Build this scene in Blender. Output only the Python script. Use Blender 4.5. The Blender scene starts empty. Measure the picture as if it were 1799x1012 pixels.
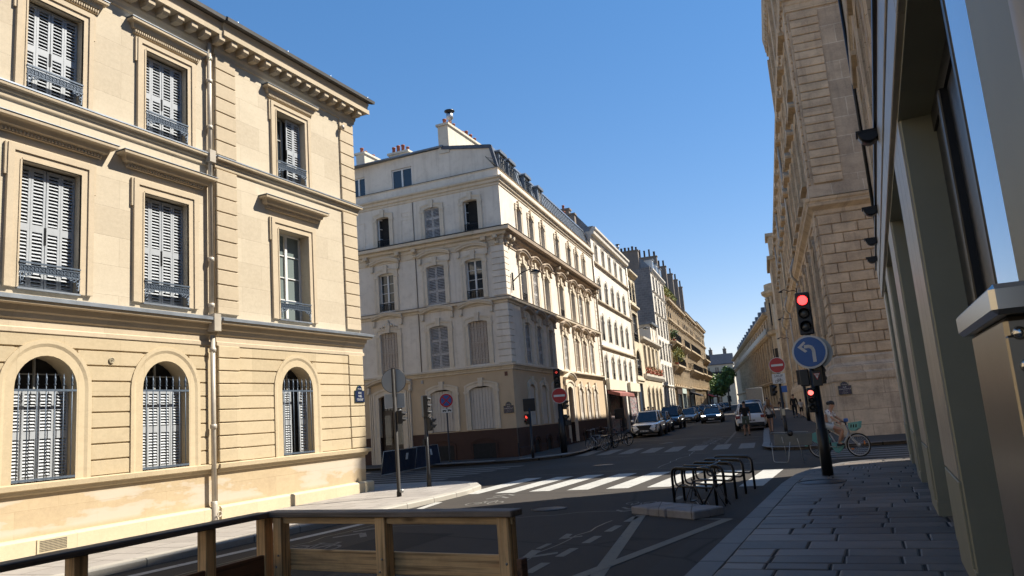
import bpy, bmesh, math, random
from mathutils import Matrix, Vector
random.seed(7)
R = math.radians
scene = bpy.context.scene
COL = scene.collection

# ------------------------------------------------------------------ camera
# world axes: Y runs along the near street, X to the right, camera above the origin
cam_data = bpy.data.cameras.new('camera')
cam = bpy.data.objects.new('camera', cam_data); COL.objects.link(cam)
cam_data.sensor_width = 36.0; cam_data.lens = 27.015
cam_data.clip_start = 0.05; cam_data.clip_end = 3000
YAW = R(24.5044749); PITCH = R(9.81411708); ROLL = R(-4.43150025); EYE = 1.8
_f = Vector((0, math.cos(PITCH), math.sin(PITCH))); _r = Vector((1, 0, 0)); _u = _r.cross(_f)
_c, _s = math.cos(ROLL), math.sin(ROLL)
_r2 = _r * _c + _u * _s; _u2 = _u * _c - _r * _s
_rot = Matrix(((_r2.x, _u2.x, -_f.x), (_r2.y, _u2.y, -_f.y), (_r2.z, _u2.z, -_f.z)))
cam.matrix_world = Matrix.Translation((0, 0, EYE)) @ (Matrix.Rotation(YAW, 3, 'Z') @ _rot).to_4x4()
scene.camera = cam
# ------------------------------------------------------------------ light
SUN = Vector((1.0, 0.68, 1.37)).normalized()
world = bpy.data.worlds.new('World'); scene.world = world; world.use_nodes = True
wn = world.node_tree.nodes; wl = world.node_tree.links
wn.clear()
_sky = wn.new('ShaderNodeTexSky'); _sky.sky_type = 'NISHITA'; _sky.sun_disc = False
_sky.sun_elevation = math.asin(SUN.z); _sky.sun_rotation = math.atan2(SUN.x, SUN.y)
_sky.air_density = 1.0; _sky.dust_density = 0.0; _sky.ozone_density = 4.0; _sky.altitude = 60
_bg = wn.new('ShaderNodeBackground'); _bg.inputs['Strength'].default_value = 0.120
_o = wn.new('ShaderNodeOutputWorld')
_gm = wn.new('ShaderNodeGamma'); _gm.inputs[1].default_value = 0.68
_hs = wn.new('ShaderNodeHueSaturation'); _hs.inputs['Saturation'].default_value = 1.50; _hs.inputs['Value'].default_value = 1.0
wl.new(_sky.outputs[0], _gm.inputs[0]); wl.new(_gm.outputs[0], _hs.inputs['Color']); _tn = wn.new('ShaderNodeMix'); _tn.data_type = 'RGBA'; _tn.blend_type = 'MULTIPLY'; _tn.inputs[0].default_value = 1.0; _tn.inputs[7].default_value = (1.20, 0.98, 1.0, 1)
wl.new(_hs.outputs[0], _tn.inputs[6]); wl.new(_tn.outputs[2], _bg.inputs[0]); wl.new(_bg.outputs[0], _o.inputs[0])
sd = bpy.data.lights.new('sun', 'SUN'); sd.energy = 4.7; sd.angle = R(0.53); sd.color = (1.0, 0.945, 0.84)
so = bpy.data.objects.new('sun', sd); COL.objects.link(so)
so.rotation_euler = SUN.to_track_quat('Z', 'Y').to_euler()
scene.view_settings.view_transform = 'Standard'; scene.view_settings.look = 'None'
scene.view_settings.exposure = 1.15; scene.view_settings.gamma = 1.0
scene.cycles.max_bounces = 8; scene.cycles.diffuse_bounces = 6; scene.cycles.glossy_bounces = 3

def gz(x, y): return 0.0065 * max(0.0, y - 30.0)

# ------------------------------------------------------------------ materials
MATS = {}
def _nt(name):
    m = bpy.data.materials.new(name); m.use_nodes = True
    nt = m.node_tree; b = nt.nodes['Principled BSDF']
    MATS[name] = m
    return m, nt, b
def _coord(nt, scale=(1, 1, 1), swap=None, kind='Object'):
    tc = nt.nodes.new('ShaderNodeTexCoord'); v = tc.outputs[kind]
    if swap == 'xz':      # x , z -> x , y ; sum x+y so returns also get courses
        sp = nt.nodes.new('ShaderNodeSeparateXYZ'); nt.links.new(v, sp.inputs[0])
        ad = nt.nodes.new('ShaderNodeMath'); ad.operation = 'ADD'
        nt.links.new(sp.outputs[0], ad.inputs[0]); nt.links.new(sp.outputs[1], ad.inputs[1])
        cb = nt.nodes.new('ShaderNodeCombineXYZ')
        nt.links.new(ad.outputs[0], cb.inputs[0]); nt.links.new(sp.outputs[2], cb.inputs[1]); nt.links.new(sp.outputs[1], cb.inputs[2])
        v = cb.outputs[0]
    mp = nt.nodes.new('ShaderNodeMapping'); mp.inputs['Scale'].default_value = scale
    nt.links.new(v, mp.inputs[0])
    return mp.outputs[0]
def _noise(nt, vec, scale, detail=4, rough=0.55):
    n = nt.nodes.new('ShaderNodeTexNoise'); n.inputs['Scale'].default_value = scale
    n.inputs['Detail'].default_value = detail; n.inputs['Roughness'].default_value = rough
    nt.links.new(vec, n.inputs['Vector']); return n.outputs[0]
def _ramp(nt, fac, stops):
    r = nt.nodes.new('ShaderNodeValToRGB'); nt.links.new(fac, r.inputs[0])
    el = r.color_ramp.elements
    while len(el) < len(stops): el.new(0.5)
    for e, (p, c) in zip(el, stops):
        e.position = p; e.color = (c, c, c, 1) if isinstance(c, (int, float)) else (*c, 1)
    return r.outputs[0]
def _mix(nt, fac, a, b, mode='MIX'):
    m = nt.nodes.new('ShaderNodeMix'); m.data_type = 'RGBA'; m.blend_type = mode
    for i, v in ((0, fac), (6, a), (7, b)):
        if isinstance(v, (int, float)): m.inputs[i].default_value = v
        elif isinstance(v, tuple): m.inputs[i].default_value = (*v, 1) if len(v) == 3 else v
        else: nt.links.new(v, m.inputs[i])
    return m.outputs[2]
def _bump(nt, b, h, strength=0.3, dist=0.01, prev=None):
    bp = nt.nodes.new('ShaderNodeBump'); bp.inputs['Strength'].default_value = strength
    bp.inputs['Distance'].default_value = dist; nt.links.new(h, bp.inputs['Height'])
    if prev is not None: nt.links.new(prev, bp.inputs['Normal'])
    nt.links.new(bp.outputs[0], b.inputs['Normal']); return bp.outputs[0]

def mat(name, col, rough=0.6, metal=0.0, var=0.12, scale=6.0, bump=0.0, emit=None, spec=None, coat=0.0):
    if name in MATS: return MATS[name]
    m, nt, b = _nt(name)
    b.inputs['Roughness'].default_value = rough; b.inputs['Metallic'].default_value = metal
    if spec is not None: b.inputs['Specular IOR Level'].default_value = spec
    if coat: b.inputs['Coat Weight'].default_value = coat; b.inputs['Coat Roughness'].default_value = 0.06
    if emit:
        b.inputs['Base Color'].default_value = (*col, 1)
        b.inputs['Emission Color'].default_value = (*col, 1); b.inputs['Emission Strength'].default_value = emit
        return m
    v = _coord(nt); n = _noise(nt, v, scale)
    a = tuple(c * (1 - var) for c in col); c2 = tuple(min(1, c * (1 + var)) for c in col)
    nt.links.new(_ramp(nt, n, [(0.3, a), (0.7, c2)]), b.inputs['Base Color'])
    if bump: _bump(nt, b, _noise(nt, v, scale * 8), bump, 0.01)
    return m

def mat_stone(name, ca, cb, cm, bw=0.9, bh=0.36, mortar=0.006, dirt=0.35, dirtcol=(0.16, 0.13, 0.10), rough=0.85, grain=0.35, offset=0.5, patch=None):
    """limestone blocks: each block its own tone, fine joints, pits and soft weathering"""
    if name in MATS: return MATS[name]
    m, nt, b = _nt(name)
    b.inputs['Roughness'].default_value = rough; b.inputs['Specular IOR Level'].default_value = 0.25
    v = _coord(nt, swap='xz')
    br = nt.nodes.new('ShaderNodeTexBrick')
    br.inputs['Scale'].default_value = 1.0; br.inputs['Brick Width'].default_value = bw; br.inputs['Row Height'].default_value = bh
    br.inputs['Mortar Size'].default_value = mortar; br.inputs['Mortar Smooth'].default_value = 0.2; br.offset = offset
    br.inputs['Color1'].default_value = (*ca, 1); br.inputs['Color2'].default_value = (*cb, 1); br.inputs['Mortar'].default_value = (*cm, 1)
    nt.links.new(v, br.inputs['Vector'])
    n1 = _noise(nt, v, 1.1, 6, 0.62); n2 = _noise(nt, v, 14, 5, 0.7); n3 = _noise(nt, v, 60, 3, 0.7)
    c = br.outputs[0]
    c = _mix(nt, _ramp(nt, n1, [(0.42, 0.0), (0.75, dirt)]), c, dirtcol)
    c = _mix(nt, _ramp(nt, n2, [(0.35, 0.0), (0.65, 0.30)]), c, tuple(min(1, x * 1.18) for x in ca))
    c = _mix(nt, _ramp(nt, _noise(nt, v, 38, 4, 0.75), [(0.60, 0.0), (0.70, 0.45)]), c, tuple(x * 0.55 for x in ca))
    c = _mix(nt, _ramp(nt, _noise(nt, _coord(nt, (0.8, 2.6, 1), swap='xz'), 1.7, 6, 0.7), [(0.5, 0.0), (0.78, dirt)]), c, tuple(x * 0.72 for x in cb))
    vs = _coord(nt, (3.5, 0.35, 1), swap='xz'); n4 = _noise(nt, vs, 1.0, 5, 0.6)
    c = _mix(nt, _ramp(nt, n4, [(0.55, 0.0), (0.8, dirt * 0.8)]), c, dirtcol)
    if patch:     # pale plaster repairs with ragged edges
        pcol, z0, z1 = patch
        sp = nt.nodes.new('ShaderNodeSeparateXYZ'); tc = nt.nodes.new('ShaderNodeTexCoord'); nt.links.new(tc.outputs['Object'], sp.inputs[0])
        mr = nt.nodes.new('ShaderNodeMapRange'); mr.inputs[1].default_value = z1 - 0.06; mr.inputs[2].default_value = z1; mr.inputs[3].default_value = 1; mr.inputs[4].default_value = 0
        nt.links.new(sp.outputs[2], mr.inputs[0])
        mr2 = nt.nodes.new('ShaderNodeMapRange'); mr2.inputs[1].default_value = z0; mr2.inputs[2].default_value = z0 + 0.08
        nt.links.new(sp.outputs[2], mr2.inputs[0])
        vp = _coord(nt, (0.55, 1.6, 1), swap='xz'); n5 = _noise(nt, vp, 0.9, 5, 0.55)
        f = _ramp(nt, n5, [(0.50, 0.0), (0.515, 0.5), (0.56, 0.85)])
        mm = nt.nodes.new('ShaderNodeMath'); mm.operation = 'MULTIPLY'; nt.links.new(f, mm.inputs[0]); nt.links.new(mr.outputs[0], mm.inputs[1])
        m3 = nt.nodes.new('ShaderNodeMath'); m3.operation = 'MULTIPLY'; nt.links.new(mm.outputs[0], m3.inputs[0]); nt.links.new(mr2.outputs[0], m3.inputs[1])
        c = _mix(nt, m3.outputs[0], c, pcol)
    nt.links.new(c, b.inputs['Base Color'])
    pb = _bump(nt, b, n3, grain, 0.01)
    inv = nt.nodes.new('ShaderNodeMath'); inv.operation = 'SUBTRACT'; inv.inputs[0].default_value = 1; nt.links.new(br.outputs['Fac'], inv.inputs[1])
    _bump(nt, b, inv.outputs[0], 0.5, 0.012, pb)
    return m

def mat_plaster(name, ca, cb, dirt=(0.10, 0.09, 0.085), amt=0.5, streak=0.5, rough=0.9):
    if name in MATS: return MATS[name]
    m, nt, b = _nt(name); b.inputs['Roughness'].default_value = rough; b.inputs['Specular IOR Level'].default_value = 0.2
    v = _coord(nt, swap='xz')
    c = _ramp(nt, _noise(nt, v, 0.7, 6, 0.6), [(0.3, ca), (0.7, cb)])
    c = _mix(nt, _ramp(nt, _noise(nt, v, 2.3, 8, 0.7), [(0.5, 0.0), (0.85, amt)]), c, dirt)
    vs = _coord(nt, (5, 0.28, 1), swap='xz')
    c = _mix(nt, _ramp(nt, _noise(nt, vs, 1.0, 6, 0.65), [(0.52, 0.0), (0.85, streak)]), c, dirt)
    nt.links.new(c, b.inputs['Base Color'])
    _bump(nt, b, _noise(nt, v, 45, 4, 0.7), 0.25, 0.01)
    return m

def mat_wood(name, ca, cb, rough=0.65, axis=0):
    if name in MATS: return MATS[name]
    m, nt, b = _nt(name); b.inputs['Roughness'].default_value = rough
    sc = [9, 9, 9]; sc[axis] = 0.7
    v = _coord(nt, tuple(sc)); n = _noise(nt, v, 2.2, 8, 0.62)
    c = _ramp(nt, n, [(0.3, ca), (0.5, cb), (0.62, tuple(x * 0.8 for x in cb)), (0.72, ca)])
    sc2 = [5, 5, 5]; sc2[axis] = 1.6
    vo = nt.nodes.new('ShaderNodeTexVoronoi'); vo.inputs['Scale'].default_value = 1.1; nt.links.new(_coord(nt, tuple(sc2)), vo.inputs['Vector'])
    c = _mix(nt, _ramp(nt, vo.outputs['Distance'], [(0.05, 1.0), (0.16, 0.0)]), c, tuple(x * 0.3 for x in ca))
    g = [40, 40, 40]; g[axis] = 0.8
    n2 = _noise(nt, _coord(nt, tuple(g)), 1.5, 3, 0.5)
    c = _mix(nt, _ramp(nt, n2, [(0.50, 0.0), (0.68, 0.85)]), c, tuple(x * 0.35 for x in ca))
    c = _mix(nt, _ramp(nt, _noise(nt, _coord(nt), 3.0, 6, 0.7), [(0.5, 0.0), (0.75, 0.5)]), c, tuple(x * 0.5 for x in ca))
    nt.links.new(c, b.inputs['Base Color'])
    _bump(nt, b, n2, 0.4, 0.004)
    return m

def mat_asphalt(name, base=0.05, tint=(1, 1, 1.04)):
    if name in MATS: return MATS[name]
    m, nt, b = _nt(name); b.inputs['Roughness'].default_value = 0.88; b.inputs['Specular IOR Level'].default_value = 0.3
    v = _coord(nt); t = tint
    n = _noise(nt, v, 0.35, 6, 0.6); n2 = _noise(nt, v, 120, 3, 0.8); n3 = _noise(nt, v, 2.2, 8, 0.7)
    k = lambda s: tuple(base * s * q for q in t)
    c = _ramp(nt, n, [(0.3, k(0.78)), (0.7, k(1.18))])
    c = _mix(nt, _ramp(nt, n2, [(0.35, 0.0), (0.75, 0.55)]), c, k(2.1))
    c = _mix(nt, _ramp(nt, n3, [(0.55, 0.0), (0.7, 0.35)]), c, k(0.5))
    vo = nt.nodes.new('ShaderNodeTexVoronoi'); vo.feature = 'DISTANCE_TO_EDGE'; vo.inputs['Scale'].default_value = 0.16
    w = _mix(nt, 0.12, v, _noise(nt, v, 1.3, 5, 0.6))
    nt.links.new(w, vo.inputs['Vector'])
    c = _mix(nt, _ramp(nt, vo.outputs['Distance'], [(0.0, 0.75), (0.006, 0.0)]), c, k(0.35))
    nt.links.new(c, b.inputs['Base Color']); _bump(nt, b, n2, 0.5, 0.006)
    return m

def mat_paving(name, ca, cb, cm, bw, bh, mortar=0.012, rot=0.0, rough=0.7, dirt=0.5):
    """stone flags seen from above, irregular joints"""
    if name in MATS: return MATS[name]
    m, nt, b = _nt(name); b.inputs['Roughness'].default_value = rough
    tc = nt.nodes.new('ShaderNodeTexCoord'); mp = nt.nodes.new('ShaderNodeMapping'); mp.inputs['Rotation'].default_value = (0, 0, rot)
    nt.links.new(tc.outputs['Object'], mp.inputs[0]); v0 = mp.outputs[0]
    n0 = nt.nodes.new('ShaderNodeTexNoise'); n0.inputs['Scale'].default_value = 1.2; n0.inputs['Detail'].default_value = 5; nt.links.new(v0, n0.inputs['Vector'])
    wv = nt.nodes.new('ShaderNodeVectorMath'); wv.operation = 'MULTIPLY_ADD'; wv.inputs[1].default_value = (0.16, 0.085, 0)
    nt.links.new(n0.outputs['Color'], wv.inputs[0]); nt.links.new(v0, wv.inputs[2])
    br = nt.nodes.new('ShaderNodeTexBrick'); br.offset = 0.43; br.offset_frequency = 2; br.squash = 0.75; br.squash_frequency = 3
    br.inputs['Scale'].default_value = 1; br.inputs['Brick Width'].default_value = bw; br.inputs['Row Height'].default_value = bh
    br.inputs['Mortar Size'].default_value = mortar; br.inputs['Mortar Smooth'].default_value = 0.3
    br.inputs['Color1'].default_value = (*ca, 1); br.inputs['Color2'].default_value = (*cb, 1); br.inputs['Mortar'].default_value = (*cm, 1)
    nt.links.new(wv.outputs[0], br.inputs['Vector'])
    n1 = _noise(nt, v0, 1.4, 7, 0.65); n2 = _noise(nt, v0, 35, 5, 0.7)
    c = _mix(nt, _ramp(nt, n1, [(0.45, 0.0), (0.75, dirt)]), br.outputs[0], cm)
    c = _mix(nt, _ramp(nt, n2, [(0.4, 0.0), (0.7, 0.3)]), c, tuple(min(1, x * 1.3) for x in cb))
    nt.links.new(c, b.inputs['Base Color'])
    pb = _bump(nt, b, n2, 0.35, 0.01)
    inv = nt.nodes.new('ShaderNodeMath'); inv.operation = 'SUBTRACT'; inv.inputs[0].default_value = 1; nt.links.new(br.outputs['Fac'], inv.inputs[1])
    _bump(nt, b, inv.outputs[0], 0.8, 0.02, pb)
    return m

def mat_glass(name, col=(0.02, 0.025, 0.03), rough=0.04, spec=0.8, var=0.0):
    if name in MATS: return MATS[name]
    m, nt, b = _nt(name)
    b.inputs['Base Color'].default_value = (*col, 1); b.inputs['Roughness'].default_value = rough
    b.inputs['Specular IOR Level'].default_value = spec; b.inputs['IOR'].default_value = 1.5
    v = _coord(nt); _bump(nt, b, _noise(nt, v, 0.8, 1), 0.02, 0.03)
    return m

def mat_paint_worn(name, col, worn, amt=0.5, rough=0.8, scale=5.0, lo=0.48):
    """paint with chipped or rubbed places"""
    if name in MATS: return MATS[name]
    m, nt, b = _nt(name); b.inputs['Roughness'].default_value = rough
    v = _coord(nt); n = _noise(nt, v, scale, 9, 0.72)
    c = _mix(nt, _ramp(nt, n, [(lo, 0.0), (lo + 0.12, amt)]), col, worn)
    c = _mix(nt, _ramp(nt, _noise(nt, v, 1.2, 5), [(0.4, 0.0), (0.8, 0.25)]), c, worn)
    nt.links.new(c, b.inputs['Base Color'])
    return m

# ------------------------------------------------------------------ mesh builder
class MB:
    def __init__(s): s.v = []; s.f = []; s.m = []; s.mats = []; s.cur = 0; s.smooth = set()
    def mat(s, m):
        if m not in s.mats: s.mats.append(m)
        s.cur = s.mats.index(m); return s
    def face(s, pts, smooth=False):
        i = len(s.v); s.v.extend([tuple(p) for p in pts]); s.f.append(tuple(range(i, i + len(pts)))); s.m.append(s.cur)
        if smooth: s.smooth.add(len(s.f) - 1)
        return s
    def grid(s, rows, close_u=False, close_v=False, smooth=True, flip=False):
        """rows: list of equal length point rings"""
        i0 = len(s.v); n = len(rows[0])
        for r in rows: s.v.extend([tuple(p) for p in r])
        nr = len(rows)
        for a in range(nr if close_v else nr - 1):
            a2 = (a + 1) % nr
            for k in range(n if close_u else n - 1):
                k2 = (k + 1) % n
                q = (i0 + a * n + k, i0 + a * n + k2, i0 + a2 * n + k2, i0 + a2 * n + k)
                if flip: q = q[::-1]
                s.f.append(q); s.m.append(s.cur)
                if smooth: s.smooth.add(len(s.f) - 1)
        return s
    def box(s, x0, x1, y0, y1, z0, z1):
        if x0 > x1: x0, x1 = x1, x0
        if y0 > y1: y0, y1 = y1, y0
        if z0 > z1: z0, z1 = z1, z0
        i = len(s.v)
        s.v += [(x0, y0, z0), (x1, y0, z0), (x1, y1, z0), (x0, y1, z0), (x0, y0, z1), (x1, y0, z1), (x1, y1, z1), (x0, y1, z1)]
        for q in ((0, 3, 2, 1), (4, 5, 6, 7), (0, 1, 5, 4), (1, 2, 6, 5), (2, 3, 7, 6), (3, 0, 4, 7)):
            s.f.append(tuple(i + k for k in q)); s.m.append(s.cur)
        return s
    def obox(s, c, dx, dy, dz, M):
        i = len(s.v)
        for sx, sy, sz in ((-1, -1, -1), (1, -1, -1), (1, 1, -1), (-1, 1, -1), (-1, -1, 1), (1, -1, 1), (1, 1, 1), (-1, 1, 1)):
            p = M @ Vector((sx * dx / 2, sy * dy / 2, sz * dz / 2)); s.v.append((c[0] + p.x, c[1] + p.y, c[2] + p.z))
        for q in ((0, 3, 2, 1), (4, 5, 6, 7), (0, 1, 5, 4), (1, 2, 6, 5), (2, 3, 7, 6), (3, 0, 4, 7)):
            s.f.append(tuple(i + k for k in q)); s.m.append(s.cur)
        return s
    def bbox(s, x0, x1, y0, y1, z0, z1, b=0.01):
        """box with chamfered edges"""
        c = ((x0 + x1) / 2, (y0 + y1) / 2, (z0 + z1) / 2); h = ((x1 - x0) / 2, (y1 - y0) / 2, (z1 - z0) / 2)
        i = len(s.v); P = {}
        for sx in (-1, 1):
            for sy in (-1, 1):
                for sz in (-1, 1):
                    for ax in range(3):
                        q = [sx * (h[0] - b), sy * (h[1] - b), sz * (h[2] - b)]; q[ax] = (sx, sy, sz)[ax] * h[ax]
                        P[(sx, sy, sz, ax)] = len(s.v); s.v.append(tuple(c[k] + q[k] for k in range(3)))
        def add(ks):
            pts = [Vector(s.v[k]) for k in ks]; n = (pts[1] - pts[0]).cross(pts[2] - pts[0]); cc = sum(pts, Vector()) / len(pts) - Vector(c)
            s.f.append(tuple(ks if n.dot(cc) > 0 else ks[::-1])); s.m.append(s.cur)
        for ax in range(3):
            o = [a for a in range(3) if a != ax]
            for sg in (-1, 1):
                ks = []
                for a, b_ in ((-1, -1), (1, -1), (1, 1), (-1, 1)):
                    t = [0, 0, 0]; t[ax] = sg; t[o[0]] = a; t[o[1]] = b_; ks.append(P[(*t, ax)])
                add(ks)
            for a in (-1, 1):      # edges running along ax
                for b_ in (-1, 1):
                    t1 = [0, 0, 0]; t1[ax] = -1; t1[o[0]] = a; t1[o[1]] = b_; t2 = list(t1); t2[ax] = 1
                    add([P[(*t1, o[0])], P[(*t2, o[0])], P[(*t2, o[1])], P[(*t1, o[1])]])
        for sx in (-1, 1):
            for sy in (-1, 1):
                for sz in (-1, 1): add([P[(sx, sy, sz, k)] for k in range(3)])
        return s
    def tube(s, pts, r, n=8, r1=None, caps=True, smooth=True):
        pts = [Vector(p) for p in pts]; r1 = r if r1 is None else r1; rows = []; prev = None
        for k, p in enumerate(pts):
            if k == 0: t = pts[1] - p
            elif k == len(pts) - 1: t = p - pts[k - 1]
            else: t = (pts[k + 1] - p).normalized() + (p - pts[k - 1]).normalized()
            t = t.normalized() if t.length > 1e-9 else Vector((0, 0, 1))
            if prev is None:
                a = Vector((0, 0, 1)) if abs(t.z) < 0.9 else Vector((1, 0, 0)); u = t.cross(a).normalized()
            else: u = (prev - t * prev.dot(t)).normalized()
            prev = u; w = t.cross(u); rr = r + (r1 - r) * k / (len(pts) - 1)
            rows.append([p + (u * math.cos(2 * math.pi * j / n) + w * math.sin(2 * math.pi * j / n)) * rr for j in range(n)])
        s.grid(rows, close_u=True, smooth=smooth)
        if caps: s.face(rows[0][::-1]); s.face(rows[-1])
        return s
    def lathe(s, prof, c=(0, 0, 0), n=16, axis='z', smooth=True, M=None):
        """prof: list of (r, h)"""
        rows = []
        for r, h in prof:
            ring = []
            for j in range(n):
                a = 2 * math.pi * j / n; p = (r * math.cos(a), r * math.sin(a), h)
                if axis == 'y': p = (p[0], -h, p[1])
                if axis == 'x': p = (h, p[0], p[1])
                if M is not None: p = tuple(M @ Vector(p))
                ring.append((c[0] + p[0], c[1] + p[1], c[2] + p[2]))
            rows.append(ring)
        s.grid(rows, close_u=True, smooth=smooth)
        if prof[0][0] > 1e-6: s.face(rows[0][::-1])
        if prof[-1][0] > 1e-6: s.face(rows[-1])
        return s
    def torus(s, c, R_, r, nu=24, nv=6, axis='y', a0=0.0, a1=None, ):
        rows = []; full = a1 is None; N = nu
        for i in range(N if full else N + 1):
            a = a0 + (2 * math.pi * i / N if full else (a1 - a0) * i / N); ring = []
            for j in range(nv):
                b = 2 * math.pi * j / nv; q = R_ + r * math.cos(b); h = r * math.sin(b)
                if axis == 'y': p = (q * math.cos(a), h, q * math.sin(a))
                elif axis == 'x': p = (h, q * math.cos(a), q * math.sin(a))
                else: p = (q * math.cos(a), q * math.sin(a), h)
                ring.append((c[0] + p[0], c[1] + p[1], c[2] + p[2]))
            rows.append(ring)
        s.grid(rows, close_u=True, close_v=full)
        return s
    def prism(s, poly, d0, d1, axis='y', smooth=False):
        """poly in the plane normal to axis; y: (x,z)  x: (y,z)  z: (x,y)"""
        def P(p, d): return (p[0], d, p[1]) if axis == 'y' else ((d, p[0], p[1]) if axis == 'x' else (p[0], p[1], d))
        A = [P(p, d0) for p in poly]; B = [P(p, d1) for p in poly]
        s.face(A); s.face(B[::-1])
        n = len(poly)
        for i in range(n):
            j = (i + 1) % n; s.face([A[j], A[i], B[i], B[j]], smooth)
        return s
    def sweep(s, prof, x0, x1, m0=None, m1=None):
        """profile [(w outward, z)] swept along local x; facade outward is -y. m0/m1 = mitre factor"""
        a = [(x0 - (m0 or 0) * w, -w, z) for w, z in prof]; b = [(x1 + (m1 or 0) * w, -w, z) for w, z in prof]
        for i in range(len(prof) - 1): s.face([a[i], b[i], b[i + 1], a[i + 1]])
        s.face([a[-1], b[-1], b[0], a[0]])
        s.face(a[::-1]); s.face(b)
        return s
    def build(s, name, parent=None, M=None, fixn=True):
        me = bpy.data.meshes.new(name); me.from_pydata(s.v, [], s.f)
        for m in s.mats: me.materials.append(m)
        me.polygons.foreach_set('material_index', s.m)
        if s.smooth:
            sm = [False] * len(s.f)
            for i in s.smooth: sm[i] = True
            me.polygons.foreach_set('use_smooth', sm)
        me.update()
        if fixn:
            bm = bmesh.new(); bm.from_mesh(me)
            bmesh.ops.remove_doubles(bm, verts=bm.verts, dist=1e-5)
            bmesh.ops.recalc_face_normals(bm, faces=bm.faces); bm.to_mesh(me); bm.free()
        return mk(name, me, parent, M)

def mk(name, me, parent=None, M=None):
    o = bpy.data.objects.new(name, me); COL.objects.link(o)
    if parent is not None: o.parent = parent
    if M is not None:
        o.matrix_local = M
    return o
def tag(o, label=None, cat=None, group=None, kind=None):
    if label: o['label'] = label
    if cat: o['category'] = cat
    if group: o['group'] = group
    if kind: o['kind'] = kind
    return o
def empty(name, loc, rz=0.0, label=None, cat=None, group=None):
    o = bpy.data.objects.new(name, None); COL.objects.link(o); o.empty_display_size = 0.3
    o.matrix_world = Matrix.Translation(loc) @ Matrix.Rotation(rz, 4, 'Z')
    return tag(o, label, cat, group)
CH = {}
def copy_tree(o, parent=None):
    c = o.copy(); COL.objects.link(c)
    if parent is not None:
        c.parent = parent; c.matrix_local = o.matrix_local.copy()
    for ch in [x for x in bpy.data.objects if x.parent == o]: copy_tree(ch, c)
    return c
def TR(x, y, z=0.0, rz=0.0): return Matrix.Translation((x, y, z)) @ Matrix.Rotation(rz, 4, 'Z')

def text_mesh(body, size, m, depth=0.002, align='CENTER', sx=1.0):
    """lettering as a flat extruded mesh in the local x-z plane, facing -y; returns mesh"""
    cu = bpy.data.curves.new('lettering', 'FONT'); cu.body = body; cu.size = size; cu.align_x = align; cu.align_y = 'CENTER'
    cu.extrude = depth; cu.resolution_u = 2; cu.space_line = 1.0
    o = bpy.data.objects.new('tmp', cu); COL.objects.link(o)
    dg = bpy.context.evaluated_depsgraph_get(); dg.update()
    me = bpy.data.meshes.new_from_object(o.evaluated_get(dg)); bpy.data.objects.remove(o)
    me.transform(Matrix.Rotation(math.pi / 2, 4, 'X') @ Matrix.Diagonal((sx, 1, 1, 1)))
    me.materials.clear(); me.materials.append(m); return me
# ------------------------------------------------------------------ palette
STONE = mat_stone('sunlit_limestone', (0.50, 0.425, 0.315), (0.42, 0.35, 0.255), (0.38, 0.315, 0.23), 1.35, 0.62, 0.004, 0.25, (0.36, 0.29, 0.20))
STONE_G = mat_stone('warm_limestone', (0.49, 0.395, 0.26), (0.40, 0.32, 0.205), (0.34, 0.26, 0.16), 1.2, 3.0, 0.003, 0.3, (0.37, 0.28, 0.16))
STONE_B = mat_stone('patched_limestone', (0.47, 0.365, 0.23), (0.41, 0.315, 0.195), (0.40, 0.28, 0.15), 1.6, 0.9, 0.002, 0.35, (0.32, 0.22, 0.13), patch=((0.485, 0.42, 0.335), 0.46, 1.12))
STONE_P = mat_stone('pale_plinth_stone', (0.55, 0.46, 0.31), (0.50, 0.415, 0.275), (0.38, 0.31, 0.21), 1.5, 3.0, 0.004, 0.18, (0.36, 0.28, 0.18), grain=0.6)
TRIM = mat_stone('moulded_stone', (0.48, 0.39, 0.275), (0.42, 0.34, 0.235), (0.36, 0.29, 0.20), 1.9, 5.0, 0.003, 0.25, (0.24, 0.19, 0.13))
ZINC = mat('zinc_sheet', (0.33, 0.36, 0.40), 0.42, 0.75, 0.18, 3.0, 0.05)
SHUT = mat('grey_blue_shutter_paint', (0.33, 0.345, 0.36), 0.55, 0, 0.05, 8)
SHUTW = mat_paint_worn('weathered_white_shutter_paint', (0.40, 0.38, 0.36), (0.20, 0.17, 0.145), 0.6, 0.8, 9)
IRON = mat('blue_grey_iron', (0.085, 0.11, 0.145), 0.5, 0.3, 0.2, 20)
BLACKM = mat('black_iron', (0.012, 0.012, 0.013), 0.4, 0.4, 0.2, 12)
PIPE = mat('cream_painted_pipe', (0.42, 0.37, 0.30), 0.4, 0.1, 0.1, 5)
ROOFD = mat('dark_roof_edge', (0.06, 0.055, 0.05), 0.6, 0.2, 0.25, 3)
GLASS = mat_glass('window_glass')
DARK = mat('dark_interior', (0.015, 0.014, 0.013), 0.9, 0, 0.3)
CURT = mat('pale_curtain', (0.30, 0.34, 0.32), 0.9, 0, 0.1, 3)
WHITEF = mat('white_window_frame', (0.62, 0.61, 0.58), 0.5, 0, 0.06)
PLAS = mat_plaster('grey_plaster', (0.70, 0.625, 0.525), (0.60, 0.53, 0.44), (0.34, 0.28, 0.22), 0.55, 0.55)
PLAST = mat_plaster('cream_plaster_trim', (0.64, 0.55, 0.43), (0.56, 0.475, 0.36), (0.28, 0.22, 0.165), 0.45, 0.5)
BEIGE = mat_plaster('beige_painted_render', (0.50, 0.385, 0.26), (0.47, 0.36, 0.24), (0.26, 0.20, 0.13), 0.3, 0.3)
BROWN = mat_plaster('brown_painted_base', (0.070, 0.038, 0.028), (0.058, 0.032, 0.025), (0.035, 0.02, 0.018), 0.4, 0.3, 0.7)
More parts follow.
